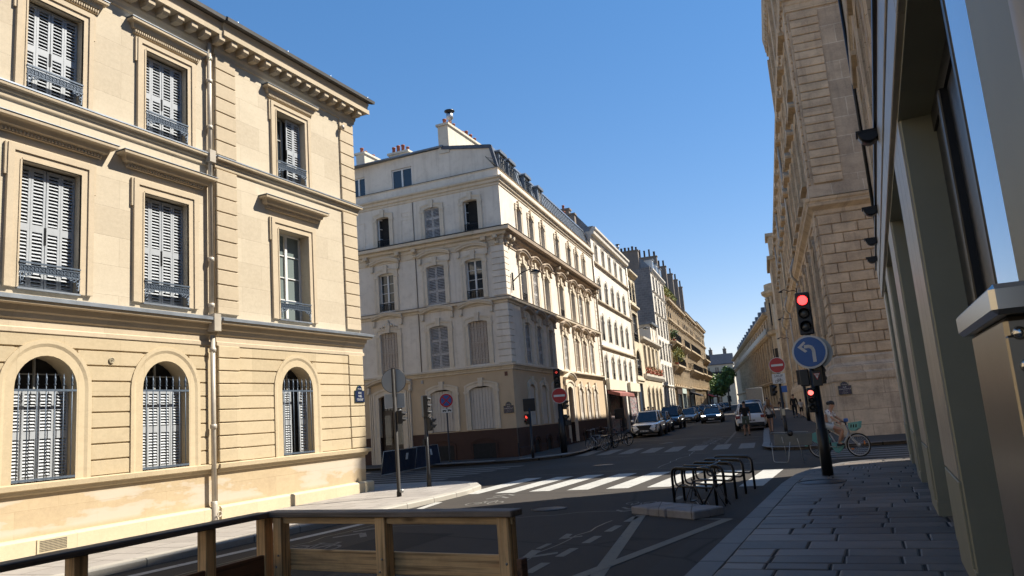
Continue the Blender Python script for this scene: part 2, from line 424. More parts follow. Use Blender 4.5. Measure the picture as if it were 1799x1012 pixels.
PLASW = mat_plaster('white_plaster', (0.68, 0.63, 0.55), (0.58, 0.53, 0.455), (0.28, 0.25, 0.22), 0.4, 0.4)
PLASY = mat_plaster('cream_render', (0.58, 0.50, 0.37), (0.52, 0.44, 0.32), (0.25, 0.2, 0.15), 0.4, 0.4)
HAUS = mat_stone('ochre_ashlar', (0.52, 0.41, 0.275), (0.42, 0.325, 0.21), (0.24, 0.19, 0.13), 1.0, 0.38, 0.01, 0.55, (0.13, 0.105, 0.08))
PAL = mat_stone('weathered_palace_ashlar', (0.58, 0.44, 0.29), (0.46, 0.34, 0.22), (0.26, 0.195, 0.13), 1.1, 0.45, 0.008, 0.75, (0.16, 0.125, 0.095))
PALW = mat_stone('soiled_upper_ashlar', (0.50, 0.38, 0.26), (0.36, 0.27, 0.185), (0.60, 0.49, 0.36), 1.25, 0.85, 0.018, 0.7, (0.13, 0.105, 0.085))
PALB = mat_stone('eroded_base_stone', (0.60, 0.47, 0.33), (0.48, 0.37, 0.26), (0.26, 0.20, 0.14), 1.3, 0.6, 0.012, 0.85, (0.13, 0.10, 0.08), grain=0.8)
PIER = mat_stone('rusticated_block_stone', (0.60, 0.445, 0.29), (0.44, 0.32, 0.205), (0.36, 0.27, 0.17), 0.9, 0.424, 0.0, 0.7, (0.17, 0.13, 0.10), grain=0.6)
RUBBLE = mat_stone('bare_rubble_wall', (0.25, 0.22, 0.20), (0.17, 0.15, 0.14), (0.30, 0.27, 0.24), 0.5, 0.28, 0.03, 0.5, (0.10, 0.09, 0.085), grain=1.0)
CHIM = mat_plaster('sooty_chimney_render', (0.24, 0.20, 0.165), (0.19, 0.16, 0.135), (0.09, 0.08, 0.07), 0.5, 0.6)
CHIML = mat_plaster('pale_chimney_render', (0.62, 0.56, 0.46), (0.52, 0.46, 0.37), (0.22, 0.19, 0.16), 0.5, 0.7)
POT = mat('terracotta_pot', (0.25, 0.075, 0.045), 0.8, 0, 0.3, 9)
POTD = mat('sooty_pot', (0.05, 0.035, 0.03), 0.8, 0, 0.3, 9)
ZROOF = mat('mansard_zinc', (0.17, 0.19, 0.215), 0.5, 0.5, 0.2, 2.0)
SLATE = mat('blue_slate', (0.07, 0.075, 0.09), 0.5, 0.1, 0.3, 4.0)
ASPH = mat_asphalt('street_asphalt', 0.030, (1.2, 1.0, 0.82))
ASPHP = mat_asphalt('pavement_asphalt', 0.048, (1.10, 0.98, 0.86))
GROUNDM = mat_asphalt('city_ground', 0.055)
FLAG = mat_paving('granite_flags', (0.155, 0.130, 0.108), (0.052, 0.043, 0.036), (0.008, 0.007, 0.006), 1.05, 0.46, 0.034, 0.0, 0.5, 0.65)
FLAGL = mat_paving('pale_granite_flags', (0.30, 0.27, 0.24), (0.24, 0.215, 0.19), (0.12, 0.105, 0.09), 0.95, 0.55, 0.014, 0.0, 0.8, 0.35)
KERB = mat_paving('granite_kerb', (0.15, 0.132, 0.115), (0.095, 0.084, 0.073), (0.015, 0.013, 0.012), 1.1, 30, 0.028, math.pi / 2, 0.6, 0.3)
KERBL = mat_paving('pale_granite_kerb', (0.36, 0.33, 0.28), (0.30, 0.275, 0.235), (0.12, 0.11, 0.1), 1.1, 30, 0.014, math.pi / 2, 0.8, 0.3)
MARK = mat_paint_worn('worn_white_road_paint', (0.40, 0.385, 0.35), (0.09, 0.095, 0.09), 0.75, 0.75, 9, 0.53)
MARK2 = mat_paint_worn('faded_road_paint', (0.165, 0.15, 0.13), (0.05, 0.06, 0.062), 0.8, 0.8, 9, 0.5)
MARK3 = mat_paint_worn('dull_yellow_grey_line_paint', (0.17, 0.155, 0.12), (0.05, 0.055, 0.057), 0.7, 0.8, 9, 0.54)

# ------------------------------------------------------------------ ground, road, pavements
def sheet(name, poly, m, dz, kind='structure', ysplit=30.0):
    """flat polygon following the gentle rise beyond y = 30"""
    mb = MB().mat(m)
    bm = bmesh.new(); vs = [bm.verts.new((x, y, 0)) for x, y in poly]; bm.faces.new(vs)
    bmesh.ops.bisect_plane(bm, geom=bm.verts[:] + bm.edges[:] + bm.faces[:], plane_co=(0, ysplit, 0), plane_no=(0, 1, 0))
    me = bpy.data.meshes.new(name)
    for v in bm.verts: v.co.z = gz(v.co.x, v.co.y) + dz
    bmesh.ops.triangulate(bm, faces=bm.faces[:])
    bmesh.ops.recalc_face_normals(bm, faces=bm.faces)
    for f in bm.faces:
        if f.normal.z < 0: f.normal_flip()
    bm.to_mesh(me); bm.free(); me.materials.append(m)
    o = mk(name, me)
    if kind: o['kind'] = kind
    return o
ground = sheet('ground', [(-900, -300), (900, -300), (900, 1500), (-900, 1500)], GROUNDM, -0.06)
road = sheet('road', [(-70, -40), (70, -40), (70, 330), (-70, 330)], ASPH, 0.0)

def arc(cx, cy, r, a0, a1, n=8): return [(cx + r * math.cos(R(a0 + (a1 - a0) * i / n)), cy + r * math.sin(R(a0 + (a1 - a0) * i / n))) for i in range(n + 1)]
def pavement(name, outer, inner, mflag, mkerb, h=0.12, kw=0.30):
    """outer: kerb line (ordered), inner: points closing the polygon; builds a raised slab with a kerb band"""
    # inward offset of the kerb line
    def off(pts, d):
        out = []
        for i, p in enumerate(pts):
            a = Vector(pts[max(0, i - 1)]); b = Vector(pts[min(len(pts) - 1, i + 1)]); t = (b - a).normalized(); n = Vector((-t.y, t.x))
            out.append((p[0] + n.x * d, p[1] + n.y * d))
        return out
    inn = off(outer, kw)
    slab = sheet(name, inn + inner, mflag, h, 'structure')
    mb = MB().mat(mkerb); 
    ZL = lambda p, dz: (p[0], p[1], gz(*p) + dz)
    bev = off(outer, 0.025)
    for i in range(len(outer) - 1):
        a, b, c, d = outer[i], outer[i + 1], inn[i + 1], inn[i]; e, f = bev[i], bev[i + 1]
        mb.face([ZL(a, -0.03), ZL(b, -0.03), ZL(b, h - 0.022), ZL(a, h - 0.022)])
        mb.face([ZL(a, h - 0.022), ZL(b, h - 0.022), ZL(f, h + 0.004), ZL(e, h + 0.004)])
        mb.face([ZL(e, h + 0.004), ZL(f, h + 0.004), ZL(c, h + 0.004), ZL(d, h + 0.004)])
        mb.face([ZL(d, h + 0.004), ZL(c, h + 0.004), ZL(c, h - 0.01), ZL(d, h - 0.01)])
    k = mb.build('kerb', None, None, fixn=False)
    bm = bmesh.new(); bm.from_mesh(k.data)
    for f_ in bm.faces:
        if f_.normal.z < -0.01: f_.normal_flip()
    bm.to_mesh(k.data); bm.free()
    k['kind'] = 'structure'
    return slab
# near left pavement (kerb walked so that the pavement lies on its left)
pavement('pavement', [(-10.95, -30), (-10.9, 6), (-10.55, 11.5), (-10.15, 14.5), (-10.05, 17.0)] + [(-10.05 , 18.2), (-10.35, 19.6), (-11.0, 20.6), (-12.0, 21.2), (-13.2, 21.35)] + [(-60, 20.2)],
         [(-60, 17), (-14.2, 18), (-14.2, -30)], FLAGL, KERBL)
# middle corner building pavement
def Bp(u, w):      # along street B from the middle corner, w towards the street
    return (-15.62 - 0.1199 * u + 0.9928 * w, 33.59 + 0.9928 * u + 0.1199 * w)
pavement('pavement', [Bp(300, 2.35), Bp(60, 2.35), Bp(8, 2.35), Bp(3.6, 2.45), Bp(1.6, 2.55), (-13.25, 33.1), (-13.75, 32.1), (-14.6, 31.45), (-16.0, 31.1), (-18.3, 31.0), (-60, 29.8)],
         [(-60, 33.0), Bp(0, -0.6), Bp(300, -0.6)], ASPHP, KERB)
# palace pavement on the right
def Sp(u, w):      # along the palace side, w towards the street
    return (-1.7 - 0.1199 * u - 0.9928 * w, 34.2 + 0.9928 * u - 0.1199 * w)
pavement('pavement', [(60, 37.5), (3, 30.75), (-1.6, 30.15), (-3.0, 30.2), (-3.7, 30.7), (-4.0, 31.6), Sp(0, 2.55), Sp(8, 2.6), Sp(300, 2.6)],
         [Sp(300, -0.5), Sp(0, -0.5), (60, 42)], ASPHP, KERB)
# near right pavement of big worn flags
pavement('pavement', [(60, 30.5), (4, 23.6), (1.2, 23.2), (-0.2, 22.6), (-1.1, 21.8), (-1.65, 20.6), (-1.95, 19.0), (-2.05, 17.0), (-2.05, -30)],
         [(1.6, -30), (1.6, 21.5), (60, 27)], FLAG, KERB)

# ------------------------------------------------------------------ road markings
def marks(name, polys, m, z=0.004):
    mb = MB().mat(m)
    for p in polys:
        f = [(x, y, gz(x, y) + z) for x, y in p]
        a = sum(f[i][0] * f[(i + 1) % len(f)][1] - f[(i + 1) % len(f)][0] * f[i][1] for i in range(len(f)))
        mb.face(f if a > 0 else f[::-1])
    o = mb.build(name, None, None, fixn=False); o['kind'] = 'structure'; return o
def rect(cx, cy, w, l, rot=0.0):
    c, s = math.cos(rot), math.sin(rot)
    return [(cx + a * c - b * s, cy + a * s + b * c) for a, b in ((-w / 2, -l / 2), (w / 2, -l / 2), (w / 2, l / 2), (-w / 2, l / 2))]
def strip(pts, w):
    out = []
    for i in range(len(pts) - 1):
        a, b = Vector(pts[i]), Vector(pts[i + 1]); n = (b - a).normalized(); n = Vector((-n.y, n.x)) * w / 2
        out.append([tuple(a + n), tuple(a - n), tuple(b - n), tuple(b + n)])
    return out
marks('crosswalk_marking', [rect(-9.0 - 1.05 * k if k > 0 else -9.0, 20.45, .56, 4.3) for k in range(2)] + [rect(-8.08 + 1.03 * k, 20.6, .57, 4.35) for k in range(4)] + [rect(-2.78, 19.95, .52, 4.1)] + [rect(-3.85, 20.2, .55, 4.2)], MARK)
cr = R(6.87)
marks('crosswalk_marking', [rect(-12.65 + 1.055 * k, 35.15 - .12 * k, .62, 3.6, cr) for k in range(8)], MARK2)
marks('crosswalk_marking', [rect(-17.8 + .12 * k, 22.6 + 1.02 * k, 7.6, .5, R(1.5)) for k in range(7)] + [rect(-12.4, 19.9, 2.0, .55, R(12))], MARK2)
marks('crosswalk_marking', [rect(2.6, 25.3 + .95 * k, 8.8, .48, R(6)) for k in range(5)], MARK2)
# kerb-side white lines by the middle corner
marks('white_kerb_marking', [rect(-17.6, 31.35, 3.6, .32, R(2)), *strip([(-14.75, 31.75), (-14.0, 32.35), (-13.45, 33.2), (-13.35, 34.2)], .30)], MARK, z=0.13)
# parking and cycle lines near the parklet
marks('parking_marking', strip([(-4.05, 13.63), (-3.12, 8.45)], .17) + strip([(-4.22, 13.75), (-3.62, 13.66)], .1) + strip([(-2.95, 13.0), (-2.38, 12.94)], .1), MARK3)
marks('parking_marking', strip([(-3.42, 8.3), (-2.42, 12.95)], .17), MARK3, z=0.007)
marks('lane_marking', [rect(-4.08, 9.05 + 1.02 * k, .13, .62, 0.03) for k in range(5)] + [rect(-3.95, 16.1, .13, .6), rect(-4.0, 14.3, .3, .35)], MARK3, z=0.004)
marks('arrow_marking', [[(-4.55, 9.55), (-4.68, 10.25), (-4.52, 10.2), (-4.46, 9.85), (-4.22, 10.1), (-4.18, 9.98)],
                        [(-4.62, 11.1), (-4.7, 11.65), (-4.58, 11.6), (-4.53, 11.3), (-4.36, 11.45), (-4.33, 11.36)], rect(-4.62, 10.55, .09, .42)], MARK3)
def ring_polys(cx, cy, r, w, n=14, sy=1.0):
    out = []
    for i in range(n):
        a, b = 2 * math.pi * i / n, 2 * math.pi * (i + 1) / n
        out.append([(cx + math.cos(t) * q, cy + math.sin(t) * q * sy) for t, q in ((a, r), (b, r), (b, r - w), (a, r - w))])
    return out
def cycle_symbol(cx, cy, rot, s=1.0):
    """road-painted bicycle with two chevrons, long axis along the travel direction"""
    P = []
    P += ring_polys(-.33, 0, .24, .05) + ring_polys(.33, 0, .24, .05)
    for a, b in (((-.33, 0), (-.12, .30)), ((-.12, .30), (.22, .30)), ((-.33, 0), (0, 0)), ((0, 0), (.22, .30)), ((.33, 0), (.2, .42)), ((0, 0), (-.14, .38)), ((.1, .42), (.24, .42)), ((-.22, .38), (-.08, .38))):
        P += strip([a, b], .045)
    for k in range(2): P += strip([(-.34, .78 + k * .45), (0, 1.1 + k * .45), (.34, .78 + k * .45)], .11)
    c, sn = math.cos(rot), math.sin(rot)
    return [[(cx + s * (x * c - y * 1.5 * sn), cy + s * (x * sn + y * 1.5 * c)) for x, y in p] for p in P]
marks('cycle_lane_marking', cycle_symbol(-8.45, 16.1, 0.15, .8), MARK2, z=0.006)
marks('cycle_lane_marking', cycle_symbol(-8.75, 10.4, 0.05, .95), MARK2)
marks('cycle_lane_marking', cycle_symbol(-4.5, 8.3, 3.3, .6), MARK3)
marks('cycle_lane_marking', cycle_symbol(-7.5, 37.2, cr, 1.0) + cycle_symbol(-7.75, 40.2, cr, 1.0) + cycle_symbol(-4.55, 15.4, 3.14, .55), MARK2)
marks('lane_marking', [rect(-6.62 - .12 * (k * .62), 36.9 + .62 * k * .993, .13, .34, cr) for k in range(24)] + strip([(-6.95, 41.8), (-4.9, 41.55)], .12) + strip([(-14, 44.3), (-7.3, 43.5)], .16) + strip([(-13.2, 40.2), (-10.9, 40.0)], .09) + strip([(-7.3, 39.0), (-5.4, 38.8)], .06), MARK2)
marks('lane_marking', strip([(-10.9, 31.6), (-9.6, 31.5)], .07) + strip([(-7.3, 30.9), (-6.2, 30.8)], .07) + strip([(-5.5, 27.9), (-4.4, 27.4)], .07) + strip([(-8.9, 31.5), (-7.4, 31.2)], .05), MARK2)
marks('lane_marking', strip([(-9.95, 16.6), (-9.6, 14.6), (-9.75, 12.2), (-10.2, 8.0), (-10.4, 2.0)], .20), MARK, z=0.005)
# repairs and covers in the asphalt
ASPD = mat_asphalt('newer_dark_asphalt', 0.014, (1.1, 1, .92)); ASPL = mat_asphalt('older_pale_asphalt', 0.034, (1.1, 1, .9))
marks('asphalt_patch', [[(-8.2, 6.0), (-6.9, 5.9), (-6.8, 11.8), (-8.1, 12.0)], [(-5.9, 24.2), (-3.9, 23.9), (-3.8, 26.5), (-5.7, 26.8)]], ASPD, z=0.0025)
marks('asphalt_patch', [[(-2.75, 2), (-2.12, 2), (-2.12, 12.5), (-2.6, 12.6)], [(-2.75, 13.2), (-2.1, 13.0), (-1.98, 19.2), (-2.5, 19.4)], [(-12.2, 26.5), (-9.0, 26.0), (-8.8, 28.6), (-11.9, 29.2)], [(-10.4, 42), (-8.6, 41.8), (-9.4, 52), (-11.2, 52)]], ASPL, z=0.0025)
TAR = mat('tar_seam', (.008, .008, .008), .4)
rs_ = random.Random(9)
def seam(a, b, n=14, j=.10):
    P = [(a[0] + (b[0] - a[0]) * i / n + rs_.gauss(0, j), a[1] + (b[1] - a[1]) * i / n + rs_.gauss(0, j)) for i in range(n + 1)]; return strip(P, .025)
marks('tar_seam', seam((-9, 12.5), (-4.3, 14.5)) + seam((-4.5, 5.5), (-4.4, 13.0), 20, .03) + seam((-11, 23.5), (-3.5, 24.6)) + seam((-6.6, 24.5), (-7.6, 40), 24, .08) + seam((-9.4, 3), (-9.3, 13), 20, .05), TAR, z=0.003)
IRONC = mat('worn_iron_cover', (.045, .042, .04), .45, .5, .4, 25, .4)
for i, (x, y, r, lb) in enumerate(((-6.3, 14.8, .33, 'round iron cover in the near roadway before the bike racks'), (-9.2, 26.9, .36, 'round iron cover in the middle of the crossing'), (-10.2, 36.2 + 4, .34, 'round iron cover in the far roadway beyond the second crosswalk'))):
    mb = MB().mat(IRONC); mb.lathe([(0, .010), (r, .010), (r + .01, .002)], (x, y, gz(x, y)), 26); mb.torus((x, y, gz(x, y) + .008), r + .03, .008, 26, 4, axis='z'); tag(mb.build('manhole_cover'), lb, 'manhole cover')
# individually laid granite slabs of the near right pavement (one surface, uneven and worn)
SLB = [mat_stone('granite_slab_%s' % n, c, tuple(q * .8 for q in c), c, 5, 5, 0.0, .6, tuple(q * .45 for q in c), .5, .5) for n, c in (('pale', (.20, .165, .135)), ('grey', (.145, .12, .098)), ('dark', (.105, .087, .071)), ('mid', (.17, .14, .115)))]
JOINT = mat('dirty_joint', (.016, .013, .011), .95, 0, .3, 12)
rs_ = random.Random(33); mb = MB(); y = 1.2
def kx(y):      # inner edge of the kerb band
    pts = [(-30, -1.75), (17.0, -1.75), (18.9, -1.66), (20.45, -1.37), (21.55, -.85)]
    for (a, b), (c, d) in zip(pts[:-1], pts[1:]):
        if y <= c: return b + (d - b) * (y - a) / (c - a)
    return .5
while y < 21.6:
    h = rs_.uniform(.32, .50); x = kx(y + h / 2) + .015; first = True
    while x < 1.45:
        L = rs_.uniform(.45, 1.1); 
        if x + L > 1.2: L = 1.55 - x
        j = rs_.uniform(.006, .013); z = .132 + rs_.uniform(0, .004); tl = max(-.0018, min(.0018, rs_.gauss(0, .001))); tm = max(-.0018, min(.0018, rs_.gauss(0, .001)))
        mb.mat(rs_.choice(SLB + SLB[1:3])); q = .016
        O = [(x + j + rs_.uniform(-.006, .012), y + j + rs_.uniform(-.006, .010)), (x + L - j + rs_.uniform(-.012, .006), y + j + rs_.uniform(-.006, .010)), (x + L - j + rs_.uniform(-.012, .006), y + h - j + rs_.uniform(-.010, .006)), (x + j + rs_.uniform(-.006, .012), y + h - j + rs_.uniform(-.010, .006))]
        zz = [z - tl - tm, z + tl - tm, z + tl + tm, z - tl + tm]; cx = sum(a for a, b in O) / 4; cy = sum(b for a, b in O) / 4
        In = [(a + (q if a < cx else -q), b + (q if b < cy else -q), c) for (a, b), c in zip(O, zz)]; Lo = [(a, b, .105) for a, b in O]; Mi = [(a, b, c - .007) for (a, b), c in zip(O, zz)]
        mb.face(In)
        for k in range(4): n = (k + 1) % 4; mb.face([Mi[k], Mi[n], In[n], In[k]]); mb.face([Lo[k], Lo[n], Mi[n], Mi[k]])
        x += L
    y += h
o = mb.build('pavement_flags', None, None, fixn=False); o['kind'] = 'structure'
mb = MB().mat(JOINT); mb.face([(-1.76, 1.0, .1225), (1.55, 1.0, .1225), (1.55, 21.4, .1225), (-1.0, 21.4, .1225), (-1.5, 20.0, .1225), (-1.76, 17.5, .1225)]); o = mb.build('joint_bed', None, None, fixn=False); o['kind'] = 'structure'
# ------------------------------------------------------------------ facade toolkit (local x along the facade, z up, outward = -y)
def arc_pts(x0, x1, z1, rise, n=14):
    """points of the arch from (x1, spring) over the top to (x0, spring)"""
    w = (x1 - x0) / 2; cx = (x0 + x1) / 2; r = (w * w + rise * rise) / (2 * rise); cz = z1 - r
    a = math.asin(min(1, w / r)); 
    if rise > w - 1e-6: a = math.pi / 2
    return [(cx + r * math.sin(a - 2 * a * i / n), cz + r * math.cos(a - 2 * a * i / n)) for i in range(n + 1)]
def wall(mb, x0, x1, z0, z1, ops, depth=0.3, y=0.0, revm=None):
    xs = sorted({x0, x1, *[v for o in ops for v in (o['x0'], o['x1']) if x0 < v < x1]})
    for a, b in zip(xs[:-1], xs[1:]):
        zz = z0
        for o in sorted([o for o in ops if o['x0'] < b - 1e-6 and o['x1'] > a + 1e-6], key=lambda o: o['z0']):
            if o['z0'] > zz + 1e-6: mb.face([(a, y, zz), (b, y, zz), (b, y, o['z0']), (a, y, o['z0'])])
            zz = o['z1']
        if zz < z1 - 1e-6: mb.face([(a, y, zz), (b, y, zz), (b, y, z1), (a, y, z1)])
    k = mb.cur
    for o in ops:
        a, b, c, d = o['x0'], o['x1'], o['z0'], o['z1']; rise = o.get('rise', 0); yy = y + depth
        mb.cur = k
        if rise:
            pts = arc_pts(a, b, d, rise); sp = d - rise; n = len(pts)
            for i in range(n - 1):
                (px, pz), (qx, qz) = pts[i], pts[i + 1]
                mb.face([(px, y, pz), (px, y, d), (qx, y, d), (qx, y, qz)])
            if revm: mb.mat(revm)
            for i in range(n - 1):
                (px, pz), (qx, qz) = pts[i], pts[i + 1]
                mb.face([(px, y, pz), (qx, y, qz), (qx, yy, qz), (px, yy, pz)], True)
        else:
            sp = d
            if revm: mb.mat(revm)
            mb.face([(a, y, d), (b, y, d), (b, yy, d), (a, yy, d)])
        mb.face([(a, y, c), (a, y, sp), (a, yy, sp), (a, yy, c)]); mb.face([(b, y, c), (b, y, sp), (b, yy, sp), (b, yy, c)])
        mb.face([(a, y, c), (b, y, c), (b, yy, c), (a, yy, c)])
    mb.cur = k
def archivolt(mb, x0, x1, z0, z1, rise, wd, w, y=0.0, n=16):
    """moulding of width wd, projecting w, around an arched opening including its jambs"""
    ins = [(x1, z0)] + arc_pts(x0, x1, z1, rise, n) + [(x0, z0)]
    if rise >= (x1 - x0) / 2 - 1e-6: o = arc_pts(x0 - wd, x1 + wd, z1 + wd, (x1 - x0) / 2 + wd, n)
    else:
        o = arc_pts(x0 - wd, x1 + wd, z1 + wd, rise + wd * 0.15, n)
    out = [(x1 + wd, z0)] + o + [(x0 - wd, z0)]
    for i in range(len(ins) - 1):
        a, b, c, d = ins[i], ins[i + 1], out[i + 1], out[i]
        A = lambda p, q: (p[0], y - q, p[1])
        mid = lambda p, q, t: (p[0] + (q[0] - p[0]) * t, p[1] + (q[1] - p[1]) * t)
        a1, b1 = mid(a, d, .55), mid(b, c, .55); a2, b2 = mid(a, d, .75), mid(b, c, .75)
        mb.face([A(a, 0), A(b, 0), A(b, w * .6), A(a, w * .6)])
        mb.face([A(a, w * .6), A(b, w * .6), A(b1, w * .6), A(a1, w * .6)])
        mb.face([A(a1, w * .6), A(b1, w * .6), A(b2, w), A(a2, w)])
        mb.face([A(a2, w), A(b2, w), A(c, w), A(d, w)])
        mb.face([A(d, w), A(c, w), A(c, 0), A(d, 0)])
CACHE = {}
def sub(name, key, fn, parent, M=None):
    if key in CACHE: return mk(name, CACHE[key], parent, M)
    o = fn().build(name, parent, M); CACHE[key] = o.data; return o
RX = lambda a: Matrix.Rotation(R(a), 3, 'X')
def louvre(mb, x0, x1, z0, z1, y, m, pitch=0.085, st=0.05, panels=1, th=0.035):
    mb.mat(m)
    mb.box(x0, x0 + st, y, y + th, z0, z1); mb.box(x1 - st, x1, y, y + th, z0, z1)
    H = (z1 - z0) / panels
    for p in range(panels):
        a = z0 + p * H; b = a + H
        mb.box(x0 + st, x1 - st, y, y + th, a, a + .07); mb.box(x0 + st, x1 - st, y, y + th, b - .07, b)
        n = max(3, int((H - .16) / pitch))
        for i in range(n):
            z = a + .08 + (i + .5) * (H - .16) / n
            mb.obox(((x0 + x1) / 2, y + th * .5, z), x1 - x0 - 2 * st, .010, pitch * .92, RX(-38))
    return mb
def casement(w, h, rise=0, depth=.3, mf=None, mg=None, bars=3, backm=None, split=True, fr=.055):
    """glazed double casement filling an opening, x centred"""
    mf = mf or WHITEF; mg = mg or GLASS; mb = MB(); y = depth - .06
    mb.mat(backm or mg)
    if rise:
        p = [(w / 2, 0)] + arc_pts(-w / 2, w / 2, h, rise, 10) + [(-w / 2, 0)]
        mb.face([(a, y, b) for a, b in p])
    else: mb.face([(-w / 2, y, 0), (w / 2, y, 0), (w / 2, y, h), (-w / 2, y, h)])
    mb.mat(mf); t = .04
    mb.box(-w / 2, -w / 2 + fr, y - t, y - .002, 0, h - rise); mb.box(w / 2 - fr, w / 2, y - t, y - .002, 0, h - rise)
    mb.box(-w / 2, w / 2, y - t, y - .003, 0, fr)
    if rise:
        q = arc_pts(-w / 2, w / 2, h, rise, 10); q2 = arc_pts(-w / 2 + fr, w / 2 - fr, h - fr, max(.02, rise - fr * .3), 10)
        for i in range(10): mb.face([(q[i][0], y - t, q[i][1]), (q[i + 1][0], y - t, q[i + 1][1]), (q2[i + 1][0], y - t, q2[i + 1][1]), (q2[i][0], y - t, q2[i][1])])
        mb.box(-w / 2, w / 2, y - t, y - .004, h - rise - .03, h - rise + .02)
    else: mb.box(-w / 2, w / 2, y - t, y - .003, h - fr, h)
    if split: mb.box(-.045, .045, y - t - .01, y - .001, 0, h - rise)
    for k in range(1, bars): z = (h - rise) * k / bars; mb.box(-w / 2 + .01, w / 2 - .01, y - t + .012, y - .005, z - .014, z + .014)
    return mb
def iron_rail(w, z0=0.0, h=.95, y=-.05, m=None, pitch=.11, bulge=0.0, motif=True):
    mb = MB().mat(m or BLACKM); m_ = w / 2
    mb.box(-m_, m_, y - .02, y + .02, z0 + h - .03, z0 + h); mb.box(-m_, m_, y - .012, y + .012, z0 + .05, z0 + .07)
    n = max(2, int(w / pitch))
    for i in range(n + 1):
        x = -m_ + .02 + (w - .04) * i / n; mb.box(x - .008, x + .008, y - .008, y + .008, z0 + .05, z0 + h)
        if motif and i < n:
            mb.torus((x + (w - .04) / n / 2, y, z0 + h * .62), (w - .04) / n * .42, .008, 8, 3); mb.torus((x + (w - .04) / n / 2, y, z0 + h * .3), (w - .04) / n * .42, .008, 8, 3)
    return mb

def chimney(parent, x0, x1, y0, y1, z0, z1, pots, m, potm=None, M=None, ph=.55, pr=.11, cap=True, cowl=None, seed=1):
    """chimney stack with capping and pots (sub-parts)"""
    rn = random.Random(seed); mb = MB().mat(m); mb.box(x0, x1, y0, y1, z0, z1)
    if cap: mb.box(x0 - .08, x1 + .08, y0 - .08, y1 + .08, z1, z1 + .12)
    c = mb.build('chimney', parent, M)
    L = x1 - x0 if x1 - x0 > y1 - y0 else y1 - y0
    for i in range(pots):
        t = (i + .5) / pots; px = x0 + (x1 - x0) * (t if x1 - x0 > y1 - y0 else .5); py = y0 + (y1 - y0) * (t if y1 - y0 >= x1 - x0 else .5)
        h = ph * rn.uniform(.75, 1.35); r = pr * rn.uniform(.85, 1.1)
        pm = MB().mat(potm or POT); pm.lathe([(r * 1.05, z1 + .1), (r, z1 + .2), (r * .92, z1 + h), (r * 1.12, z1 + h + .01), (r * 1.12, z1 + h + .07), (r * .8, z1 + h + .07), (r * .75, z1 + h - .1)], (px, py, 0), 10)
        pm.build('chimney_pot', c)
    if cowl:
        t = cowl; px = x0 + (x1 - x0) * (t if x1 - x0 > y1 - y0 else .5); py = y0 + (y1 - y0) * (t if y1 - y0 >= x1 - x0 else .5)
        pm = MB().mat(mat('galvanised_cowl', (.45, .46, .47), .4, .8)); pm.lathe([(.10, z1 + .1), (.10, z1 + .65), (.19, z1 + .70), (.19, z1 + .95), (.13, z1 + 1.0)], (px, py, 0), 12)
        pm.mat(BLACKM).lathe([(.0, z1 + 1.22), (.28, z1 + 1.16), (.28, z1 + 1.10), (.13, z1 + 1.02), (.0, z1 + 1.02)], (px, py, 0), 12)
        pm.build('cowl', c)
    return c

# ------------------------------------------------------------------ the limestone building on the left
LB = empty('limestone_building', (-13.85, 13.0, 0), R(90), 'sunlit three storey limestone building with grey louvred shutters and arched ground floor windows', 'building')
F = TR(-13.0, 0)                        # local x of the facade = world Y
XL, XM, XR = 3.0, 13.36, 19.0; DW = .05
cols = [6.6, 9.30, 11.98, 16.12]
opsL, opsR = [], []
for i, c in enumerate(cols):
    t = opsR if i == 3 else opsL
    t += [dict(x0=c - .6, x1=c + .6, z0=1.36, z1=3.66, rise=.6), dict(x0=c - .6, x1=c + .6, z0=4.88, z1=7.32), dict(x0=c - .58, x1=c + .58, z0=8.74, z1=10.68)]
mb = MB()
for zz0, zz1, mt in ((-.3, 1.36, STONE_B), (1.36, 4.3, STONE_G), (4.3, 12.2, STONE)):
    mb.mat(mt)
    sel = lambda ops: [dict(o, z0=max(o['z0'], zz0), z1=min(o['z1'], zz1)) for o in ops if o['z0'] < zz1 - .01 and o['z1'] > zz0 + .01]
    wall(mb, XL, XM, zz0, zz1, sel(opsL), .42)
    wall(mb, XM, XR, zz0, zz1, sel(opsR), .42 + DW, -DW)
    mb.face([(XM, 0, zz0), (XM, -DW, zz0), (XM, -DW, zz1), (XM, 0, zz1)])
    mb.face([(XR, -DW, zz0), (XR, 11, zz0), (XR, 11, zz1), (XR, -DW, zz1)])
mb.mat(CHIM).face([(XL, 0, -.3), (XL, 0, 12.15), (XL, 11, 12.15), (XL, 11, -.3)]); mb.face([(XL, 11, -.3), (XR, 11, -.3), (XR, 11, 12.15), (XL, 11, 12.15)])
mb.build('wall', LB, F)
